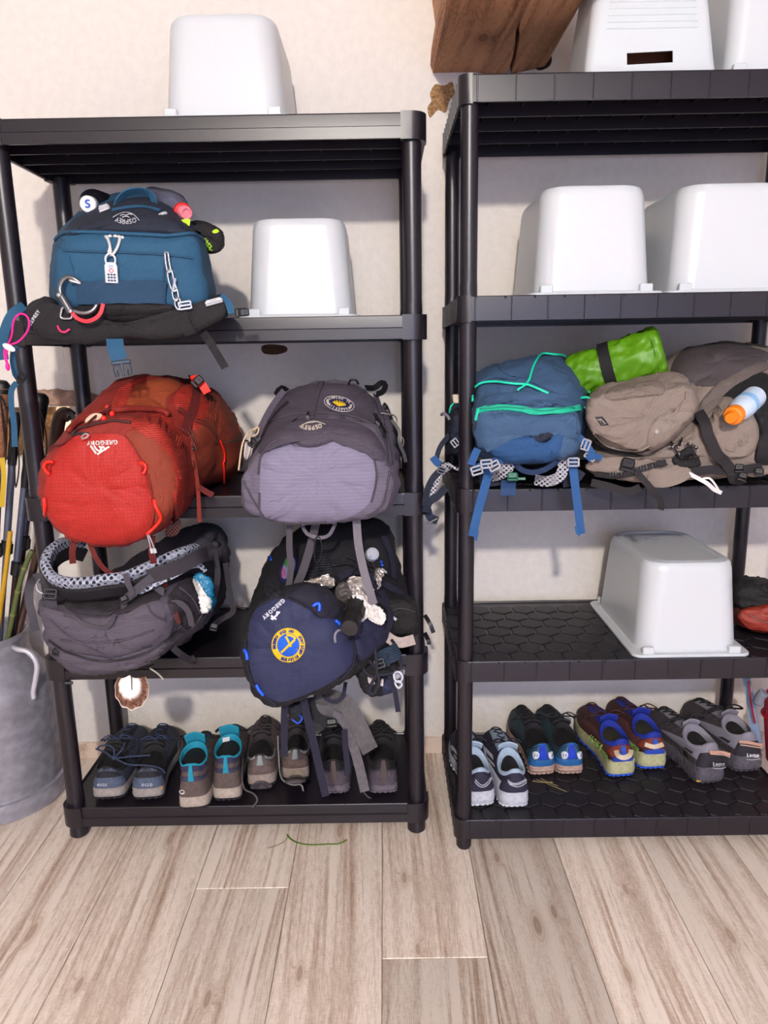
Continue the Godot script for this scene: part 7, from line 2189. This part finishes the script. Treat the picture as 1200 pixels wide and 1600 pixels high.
	for k in [[848, 1213, 5.0, -1.0, "bright-blue-heeled running shoe next to the navy and white pair"], [893, 1212, 3.0, 1.0, "bright-blue-heeled running shoe next to the brown pair with orange heels"]]:
		ru.append(shoe({"label": k[4], "heel": [k[0], k[1]], "yaw": k[2], "y": 0.0831, "side": k[3], "len": 0.27, "wide": 0.092, "hc": 0.080, "fr": 0.094, "sole": 0.024, "flare": 0.003, "outsole": pk, "midsole": pk, "upper": tl3, "lining": blk, "panels": rp, "lace": M(Color(0.099, 0.0917, 0.106), 0.7), "bow": 1.2, "group": grp}))
	for q in [[ru[0], 838, 1180], [ru[1], 883, 1180]]:
		var cc := shoe_cast(q[0])
		for e in [-1.0, 1.0]:
			var ex: float = q[1] + (0.0 if e < 0 else 25.0)
			pad(q[0], "white_patch", cc, [[ex - 6, q[2] - 4], [ex, q[2] - 6], [ex + (5 if e < 0 else 1), q[2] - 2], [ex + (3 if e < 0 else 1), q[2] + 5], [ex - 4, q[2] + 6]], M(Color(0.8, 0.82, 0.84), 0.6), 0.0028, 0.2, false, -0.003, 4)
			cord(q[0], "blue_mark", cc, [[ex - 1, q[2] - 2], [ex - 2, q[2] + 2]], 0.0009, M(Color(0.12, 0.18, 0.48), 0.6), 0.003)
			cord(q[0], "blue_mark", cc, [[ex + 2, q[2] - 2], [ex + 1, q[2] + 2]], 0.0009, M(Color(0.12, 0.18, 0.48), 0.6), 0.003)
	# brown shoes with blue collars and thick lime soles
	var bw := cloth(Color(0.302, 0.135, 0.106), "mesh", 140.0, 0.5)
	var bl2 := cloth(Color(0.06, 0.17, 0.6), "twill", 60.0, 0.5)
	var org := cloth(Color(0.48, 0.18, 0.108), "twill", 60.0, 0.4)
	var lime := M(Color(0.74, 0.73, 0.56), 0.65, 0.0, "suede", 12.0, 0.3)
	var hob := M(Color(0.16, 0.33, 0.75), 0.6)
	var mau := cloth(Color(0.36, 0.192, 0.192), "twill", 60.0, 0.4)
	var op := [["orange_heel", -0.12, 0.12, 0.28, 0.80, org], ["blue_heel", -0.06, 0.06, 0.03, 0.28, cloth(Color(0.14, 0.28, 0.7), "twill", 60.0, 0.4), 0.003], ["blue_stripe", -0.018, 0.018, 0.20, 0.75, cloth(Color(0.16, 0.33, 0.75), "twill", 60.0, 0.4), 0.004], ["blue_collar", -0.14, 0.14, 0.80, 1.02, bl2], ["mauve_side", 0.13, 0.33, 0.05, 0.9, mau], ["mauve_side", -0.33, -0.13, 0.05, 0.9, mau], ["lime_flash", 0.10, 0.2, 0.02, 0.22, M(Color(0.58, 0.75, 0.38), 0.6)], ["lime_flash", -0.2, -0.10, 0.02, 0.22, M(Color(0.58, 0.75, 0.38), 0.6)]]
	var hh := []
	for k in [[972, 1216, 6.0, -1.0, "brown running shoe with blue collar and pale-green lettering on its side"], [1022, 1204, 4.0, 1.0, "brown running shoe with blue collar, next to the grey trail shoes"]]:
		hh.append(shoe({"label": k[4], "heel": [k[0], k[1]], "yaw": k[2], "y": 0.0831, "side": k[3], "len": 0.272, "wide": 0.098, "hc": 0.094, "fr": 0.106, "sole": 0.042, "flare": 0.006, "outsole": hob, "midsole": lime, "upper": bw, "lining": bl2, "padding": 0.16, "tongue": 0.020, "insole": cloth(Color(0.20, 0.19, 0.12), "twill", 60.0, 0.6), "panels": op, "lace": M(Color(0.23, 0.0845, 0.0772), 0.7), "bow": 1.3, "group": grp}))
	letters(hh[0], shoe_cast(hh[0]), "HOKA", 931, 1160, 9.0, 0.72, M(Color(0.68, 0.82, 0.45), 0.5), 0.0, true, 0.8)
	webbing(hh[0], "heel_loop", [[963, 1173, -1.545], [966, 1181, -1.53], [975, 1184, -1.525], [984, 1180, -1.53], [986, 1172, -1.545]], 0.011, M(Color(0.72, 0.66, 0.56), 0.6), 0.003)
	webbing(hh[1], "heel_loop", [[1008, 1163, -1.565], [1022, 1167, -1.555], [1036, 1163, -1.565]], 0.010, M(Color(0.72, 0.66, 0.56), 0.6), 0.003)
	# grey trail shoes with peach heel loops
	var gy := cloth(Color(0.259, 0.222, 0.237), "suede", 12.0, 0.6)
	var gl := cloth(Color(0.552, 0.54, 0.588), "twill", 60.0, 0.5)
	var gk := cloth(Color(0.157, 0.143, 0.179), "twill", 60.0, 0.5)
	var gs := M(Color(0.36, 0.338, 0.374), 0.7, 0.0, "suede", 12.0, 0.5)
	var gp := [["heel_counter", -0.10, 0.10, 0.05, 0.68, gk], ["heel_top", -0.16, 0.16, 0.70, 1.0, gl], ["side_panel", 0.10, 0.30, 0.35, 1.0, gl], ["side_panel", -0.30, -0.10, 0.35, 1.0, gl], ["side_logo", 0.14, 0.19, 0.42, 0.62, gk, 0.003], ["side_logo", -0.19, -0.14, 0.42, 0.62, gk, 0.003], ["toe_cap", 0.40, 0.60, 0.02, 0.45, gy]]
	var tr := []
	for k in [[1112, 1226, 11.0, -1.0, "grey trail shoe with a peach heel loop, in front of its mate"], [1172, 1208, 9.0, 1.0, "grey trail shoe with a peach heel loop, further back near the pink pots"]]:
		tr.append(shoe({"label": k[4], "heel": [k[0], k[1]], "yaw": k[2], "y": 0.0831, "side": k[3], "len": 0.28, "wide": 0.104, "hc": 0.098, "fr": 0.108, "sole": 0.040, "flare": 0.008, "outsole": M(Color(0.244, 0.222, 0.251), 0.75), "midsole": gs, "upper": gy, "lining": gl, "padding": 0.2, "tongue": 0.016, "panels": gp, "lace": M(Color(0.0772, 0.07, 0.0845), 0.7), "bow": 1.2, "lace_r": 0.0024, "group": grp}))
	for q in [[tr[0], 1123, 1176, 1123, 1194], [tr[1], 1173, 1162, 1176, 1180]]:
		var cc := shoe_cast(q[0])
		strap(q[0], "peach_loop", cc, [[q[1] - 16, q[2] - 2], [q[1], q[2] - 1], [q[1] + 18, q[2] + 3]], 0.0075, M(Color(0.72, 0.55, 0.48), 0.6), 0.002, 0.006)
		strap(q[0], "peach_loop", cc, [[q[1] - 15, q[2] + 2], [q[1], q[2] + 3], [q[1] + 17, q[2] + 7]], 0.0025, M(Color(0.78, 0.64, 0.56), 0.6), 0.002, 0.008)
		letters(q[0], cc, "Lems", q[3], q[4], 6.0, 0.0, M(Color(0.82, 0.82, 0.84), 0.5), 0.0, true, 0.9)
		cord(q[0], "letter_rule", cc, [[q[3] - 10, q[4] + 6], [q[3], q[4] + 7], [q[3] + 11, q[4] + 5]], 0.0007, M(Color(0.82, 0.82, 0.84), 0.5), 0.001)
	var yd := Sh.new(); yd.box(Vector3.ZERO, Vector3(0.012, 0.004, 0.003), 0.001, plate(shoe_cast(tr[0]), 1092, 1220, 0.15)); obj("yellow_logo", yd, M(Color(0.85, 0.68, 0.1), 0.5), tr[0])
	# dry grass blades
	var gr := M(Color(0.36, 0.504, 0.168), 0.7)
	var g := thing("grass_blade", "long green grass blade curled on the floor in front of the left unit", "grass blade", PY(490, 1318, 0.0))
	var P := []
	for q in [[449, 1304], [453, 1310], [466, 1317], [485, 1320], [510, 1319], [530, 1318], [542, 1312]]: P.append(PY(q[0], q[1], 0.003))
	var gs2 := Sh.new(); gs2.ribbon(spl(P, 0.006), 0.0055, 0.0012, Vector3(0, 0.3, 1).normalized()); obj("blade", gs2, gr, g, 40)
	var P2 := []
	for q in [[418, 1325], [432, 1321], [446, 1313], [449, 1304]]: P2.append(PY(q[0], q[1], 0.003))
	var gs3 := Sh.new(); gs3.tube(spl(P2, 0.006), 0.0010, 5, false, 0.0004); obj("stem", gs3, M(Color(0.396, 0.324, 0.18), 0.8), g, 40)
	var g2 := thing("grass_blade", "thin dry straw on the honeycomb bottom shelf below the blue-heeled pair", "grass blade", PY(850, 1225, 0.086))
	for l in [[[838, 1218], [850, 1222], [868, 1230], [886, 1237]], [[832, 1220], [842, 1222], [864, 1222]], [[845, 1216], [856, 1222], [872, 1228]]]:
		var Q := []
		for q in l: Q.append(PY(q[0], q[1], 0.0865))
		var s := Sh.new(); s.tube(spl(Q, 0.006), 0.0008, 5); obj("straw", s, M(Color(0.6, 0.552, 0.36), 0.8), g2, 40)

# ---------------------------------------------------------------- milk can, poles and what stands at the picture's edges
func milk_can():
	var at := Vector3(-1.065, 0, -1.795)
	var t := thing("milk_can", "dented grey aluminium milk can with a bent handle, holding walking poles", "milk can", at)
	var alu := M(Color(0.66, 0.65, 0.69), 0.45, 0.3, "scuff", 5.0, 0.6)
	var s := Sh.new()
	var f := Transform3D(Basis.IDENTITY, at)
	s.lathe([Vector2(0.001, 0.0), Vector2(0.163, 0.0), Vector2(0.168, 0.004), Vector2(0.168, 0.045), Vector2(0.166, 0.050), Vector2(0.158, 0.053), Vector2(0.156, 0.06), Vector2(0.157, 0.29), Vector2(0.155, 0.315), Vector2(0.146, 0.345), Vector2(0.130, 0.372), Vector2(0.116, 0.390), Vector2(0.111, 0.408), Vector2(0.110, 0.452), Vector2(0.114, 0.456), Vector2(0.115, 0.462), Vector2(0.113, 0.467), Vector2(0.108, 0.466), Vector2(0.105, 0.455), Vector2(0.105, 0.40), Vector2(0.125, 0.36), Vector2(0.148, 0.30), Vector2(0.148, 0.03), Vector2(0.001, 0.02)], 72, f)
	obj("can", s, alu, t, 35)
	for q in [0.4525, 0.405]:
		var b := Sh.new()
		var r := PackedVector3Array()
		for i in 64: r.append(at + Vector3(cos(TAU * i / 64) * 0.1108, q, sin(TAU * i / 64) * 0.1108))
		b.tube(r, 0.0025, 6, true)
		obj("neck_band", b, alu, t, 180)
	var hp := M(Color(0.78, 0.77, 0.80), 0.38, 0.3)
	for sg in [1.0, -1.0]:
		var h := Sh.new()
		var P := []
		for q in [[0.104, 0.440, 0.0], [0.125, 0.442, 0.02], [0.148, 0.436, 0.02], [0.163, 0.418, 0.02], [0.168, 0.396, 0.02], [0.160, 0.36, 0.02], [0.150, 0.325, 0.02], [0.150, 0.306, 0.02]]: P.append(at + Vector3(q[0] * sg, q[1], q[2] + 0.04))
		h.tube(spl(P, 0.008), 0.0068, 10)
		obj("handle", h, hp, t, 180)
	# poles and sticks standing in it
	var cork := M(Color(0.68, 0.44, 0.30), 0.85, 0.0, "cork", 22.0, 1.2)
	var blackm := M(Color(0.055, 0.05, 0.06), 0.5)
	var grey := M(Color(0.35, 0.37, 0.45), 0.35, 0.5)
	var brown := M(Color(0.17, 0.11, 0.11), 0.35, 0.3)
	pole("trekking pole with a cork grip and black strap, furthest left in the milk can", [3, 601, -1.70], [-12, 1005, -1.765], cork, brown, 0.0175, 0.20)
	pole("trekking pole with a black grip and a plastic loop, seen right of the leaning post", [62, 620, -1.80], [21, 1000, -1.795], blackm, brown, 0.021, 0.16)
	pole("trekking pole with grey upper tube and black clamps, second from the left", [24, 650, -1.72], [0, 1000, -1.77], blackm, grey, 0.012, 0.12)
	pole("trekking pole with black clamp and dark brown tube, nearest the shelf post", [44, 700, -1.74], [14, 1000, -1.775], blackm, brown, 0.010, 0.10)
	var g := thing("walking_stick", "green bamboo walking stick in the milk can", "walking stick", W(22, 960, -1.74))
	stick(g, [[50, 860, -1.75], [34, 900, -1.75], [20, 960, -1.765], [8, 1020, -1.77]], 0.0065, M(Color(0.33, 0.37, 0.20), 0.5), true)
	var y := thing("walking_stick", "yellow stick at the far left of the milk can", "walking stick", W(6, 900, -1.73))
	stick(y, [[16, 830, -1.73], [8, 900, -1.73], [-6, 1000, -1.76]], 0.006, M(Color(0.72, 0.55, 0.10), 0.5), false)
	var w := thing("walking_stick", "wooden cane with a curved dark brown handle and black strap behind the red backpack", "walking stick", W(98, 660, -1.88))
	line(w, "handle", [[85, 704, -1.86], [89, 674, -1.86], [94, 652, -1.86], [102, 646, -1.86], [111, 652, -1.86]], 0.017, M(Color(0.24, 0.14, 0.09), 0.5), false, 12)
	stick(w, [[85, 690, -1.86], [74, 780, -1.85], [54, 880, -1.84], [25, 1000, -1.80], [18, 1030, -1.79]], 0.010, M(Color(0.27, 0.16, 0.10), 0.55), false)
	webbing(w, "wrist_strap", [[108, 644, -1.84], [116, 654, -1.84], [116, 668, -1.84], [108, 672, -1.84]], 0.010, M(Color(0.06, 0.05, 0.06), 0.7), 0.003)
	var r := thing("yellow_strap", "yellow wrist strap dangling from a pole at the left edge", "strap", W(4, 750, -1.69))
	webbing(r, "strap", [[3, 715, -1.69], [6, 740, -1.69], [5, 765, -1.69], [3, 792, -1.69]], 0.011, M(Color(0.75, 0.62, 0.08), 0.6), 0.003)

func stick(o: Node3D, l: Array, rad: float, m: Material, knots: bool):
	var s := Sh.new()
	var P := spl(pts(l), 0.01)
	s.tube(P, rad, 10)
	obj("shaft", s, m, o, 180)
	if knots:
		for i in range(6, P.size() - 2, 7):
			var b := Sh.new()
			var d := (P[i + 1] - P[i]).normalized()
			b.tube(PackedVector3Array([P[i] - d * 0.003, P[i], P[i] + d * 0.003]), rad * 1.16, 10)
			obj("node_ring", b, M(Color(0.45, 0.48, 0.25), 0.6), o, 60)

func pole(label: String, top: Array, foot: Array, grip: Material, tube: Material, gr: float, gl: float):
	var a := W(top[0], top[1], top[2])
	var b := W(foot[0], foot[1], foot[2])
	b = b + (b - a).normalized() * 0.25
	var t := thing("trekking_pole", label, "trekking pole", b, "trekking poles in the milk can")
	var blackm := M(Color(0.055, 0.05, 0.06), 0.5)
	var ax := (a - b).normalized()
	var f := frame_along(ax, a)
	var ln := a.distance_to(b)
	var s := Sh.new()
	s.lathe([Vector2(0.001, 0.006), Vector2(gr * 0.7, 0.004), Vector2(gr * 1.05, -0.006), Vector2(gr, -0.03), Vector2(gr * 0.86, -gl * 0.45), Vector2(gr * 0.95, -gl * 0.7), Vector2(gr * 0.82, -gl), Vector2(0.001, -gl)], 20, f)
	obj("grip", s, grip, t, 60)
	var cp := Sh.new()
	cp.lathe([Vector2(0.001, 0.010), Vector2(gr * 0.6, 0.009), Vector2(gr * 0.95, 0.002), Vector2(gr * 1.08, -0.010), Vector2(gr * 1.0, -0.022), Vector2(0.001, -0.022)], 20, f)
	obj("grip_cap", cp, blackm, t, 60)
	var u := Sh.new()
	u.lathe([Vector2(0.001, -gl + 0.005), Vector2(0.0085, -gl), Vector2(0.0085, -gl - 0.22), Vector2(0.001, -gl - 0.22)], 14, f)
	obj("upper_tube", u, M(Color(0.36, 0.38, 0.46), 0.35, 0.5), t, 40)
	var lo := Sh.new()
	lo.lathe([Vector2(0.001, -gl - 0.2), Vector2(0.0068, -gl - 0.205), Vector2(0.0068, -ln), Vector2(0.001, -ln)], 14, f)
	obj("lower_tube", lo, tube, t, 40)
	var c := Sh.new()
	c.lathe([Vector2(0.0085, -gl - 0.195), Vector2(0.0125, -gl - 0.198), Vector2(0.0125, -gl - 0.232), Vector2(0.0085, -gl - 0.235)], 14, f)
	c.box(Vector3(0.013, -gl - 0.215, 0.004), Vector3(0.01, 0.028, 0.008), 0.002, f)
	obj("clamp", c, blackm, t, 40)
	var st := Sh.new()
	var P := spl([f * Vector3(0.4 * gr, -0.02, gr), f * Vector3(gr * 1.3, -0.06, gr), f * Vector3(gr * 1.9, -0.12, gr), f * Vector3(gr * 1.5, -0.17, gr), f * Vector3(gr * 1.0, -0.11, gr), f * Vector3(0.3 * gr, -0.022, gr)], 0.01)
	st.ribbon(P, 0.008, 0.002, (ax.cross(Vector3.BACK) + Vector3.BACK * 1.5).normalized())
	obj("wrist_strap", st, M(Color(0.07, 0.06, 0.08), 0.8), t, 40)

func edge_things():
	# dark and orange sleeping bag cut by the right edge, on the honeycomb shelf
	var t := thing("sleeping_bag", "black and orange rolled bag behind the lone white box on the honeycomb shelf", "sleeping bag", W(1190, 980, -1.62))
	var b := stuffed([[-1.60, [[1154, 975], [1152, 955], [1172, 945], [1220, 940], [1270, 950], [1275, 975], [1240, 990], [1180, 988]]], [-1.72, [[1146, 972], [1144, 950], [1170, 938], [1220, 934], [1265, 945], [1268, 970], [1230, 982], [1170, 982]]]], 0.03, 0.03, 2.4, 0.008, 12.0, 71, 70, 8)
	obj("orange_half", b, cloth(Color(0.55, 0.15, 0.07), "twill", 60.0, 0.5, 0.6), t, 180)
	var k := stuffed([[-1.62, [[1152, 950], [1152, 925], [1162, 912], [1185, 906], [1220, 912], [1270, 920], [1270, 940], [1220, 942], [1180, 950]]], [-1.72, [[1146, 948], [1148, 920], [1160, 908], [1185, 903], [1220, 910], [1262, 920], [1262, 940], [1200, 946]]]], 0.03, 0.03, 2.4, 0.012, 14.0, 73, 70, 8)
	obj("black_half", k, cloth(Color(0.055, 0.045, 0.055), "twill", 60.0, 0.6), t, 180)
	cord(t, "drawcord", caster([b]), [[1172, 960], [1186, 968], [1198, 972], [1206, 966]], 0.0015, M(Color(0.5, 0.3, 0.28), 0.6), 0.001)
	# pink pots behind the right end, standing on the floor beyond the unit
	var pm := M(Color(0.66, 0.16, 0.26), 0.45)
	var rm := M(Color(0.62, 0.05, 0.10), 0.4)
	var y0 := 0.0831
	var p := thing("plastic_pot", "pink plastic pot with a red rim at the far right of the bottom shelf", "pot", PY(1218, 1190, y0))
	var base := PY(1218, 1190, y0)
	var f := Transform3D(Basis.IDENTITY, base)
	var s := Sh.new()
	s.lathe([Vector2(0.001, 0.0), Vector2(0.030, 0.0), Vector2(0.033, 0.004), Vector2(0.050, 0.135), Vector2(0.0505, 0.19), Vector2(0.047, 0.19), Vector2(0.046, 0.135), Vector2(0.029, 0.008), Vector2(0.001, 0.008)], 48, f)
	obj("pot", s, pm, p, 35)
	var rr := Sh.new()
	var R := PackedVector3Array()
	for i in 48: R.append(base + Vector3(cos(TAU * i / 48) * 0.0525, 0.133, sin(TAU * i / 48) * 0.0525))
	rr.tube(R, 0.004, 8, true)
	obj("red_rim", rr, rm, p, 180)
	var pb := thing("plastic_pot", "dark red pot standing inside the pink one at the picture's right edge", "pot", base + Vector3(0, 0.1, 0))
	var s2 := Sh.new()
	s2.lathe([Vector2(0.001, 0.10), Vector2(0.030, 0.10), Vector2(0.044, 0.29), Vector2(0.047, 0.295), Vector2(0.046, 0.30), Vector2(0.040, 0.30), Vector2(0.026, 0.11), Vector2(0.001, 0.11)], 48, f)
	obj("pot", s2, rm, pb, 35)
	var ph := thing("tube", "grey and black tube poking out of the pink pot", "tube", W(1186, 1088, -1.62))
	line(ph, "tube", [[1184, 1098, -1.66], [1188, 1088, -1.655], [1194, 1082, -1.65]], 0.012, M(Color(0.45, 0.47, 0.52), 0.5), false, 12)
	var bo := thing("board", "thin blue-white plastic sheet leaning behind the pink pots", "board", W(1172, 1110, -1.70))
	var bs := Sh.new()
	bs.ribbon(spl(pts([[1166, 1060, -1.74], [1172, 1090, -1.735], [1178, 1130, -1.73], [1184, 1160, -1.73]]), 0.01), 0.02, 0.004, Vector3(0.8, 0, 0.6))
	obj("sheet", bs, M(Color(0.50, 0.58, 0.70), 0.4), bo, 40)
	var br := Sh.new()
	br.tube(spl(pts([[1170, 1064, -1.715], [1174, 1100, -1.712], [1180, 1130, -1.71]]), 0.01), 0.0025, 6)
	obj("red_edge", br, rm, bo, 60)
func build_things():
	teal_pack()
	red_pack()
	grey_pack()
	charcoal_pack()
	navy_pack()
	blue_pack()
	tan_pack()
	green_roll()
	shoes()
	milk_can()
	edge_things()

func _ready():
	build_light()
	build_room()
	build_beam()
	build_unit("shelving_unit", "black five-tier plastic shelving unit with smooth stepped lips, holding the red backpack", -0.807, -1.580, 0.9, 0.352, [1.630, 1.240, 0.859, 0.4767, 0.0886], 0.0475, 0.0205, false)
	build_unit("shelving_unit", "black five-tier plastic shelving unit with ribbed lips and honeycomb shelves", 0.152, -1.5212, 0.8277, 0.409, [1.6755, 1.2717, 0.8762, 0.4835, 0.0831], 0.0485, 0.0182, true)
	build_bin("white plastic box upside down on top of the unit with smooth lips", -0.458, -0.176, -1.60, 1.630, 0.36, 0.203, 0.045)
	build_bin("white plastic box upside down beside the teal backpack", -0.316, -0.049, -1.64, 1.240, 0.27, 0.213)
	build_bin("white plastic box upside down under the ribbed top shelf, with its left side in view", 0.300, 0.576, -1.545, 1.2717, 0.355, 0.218)
	build_bin("white upside-down box under the ribbed top shelf, cut by the picture edge", 0.584, 0.86, -1.545, 1.2717, 0.355, 0.218)
	build_bin("white plastic box upside down on the bare honeycomb shelf, its base with grey print", 0.5515, 0.8177, -1.53, 0.4835, 0.372, 0.212, 0.045, false, true)
	build_bin("white plastic box with a dark handle slot, on the ribbed unit beside the beam", 0.395, 0.652, -1.545, 1.6755, 0.2, 0.26, 0.02, true)
	build_bin("white plastic box at the top right corner, next to the one with the slot", 0.660, 0.91, -1.545, 1.6755, 0.36, 0.26, 0.03)
	build_things()
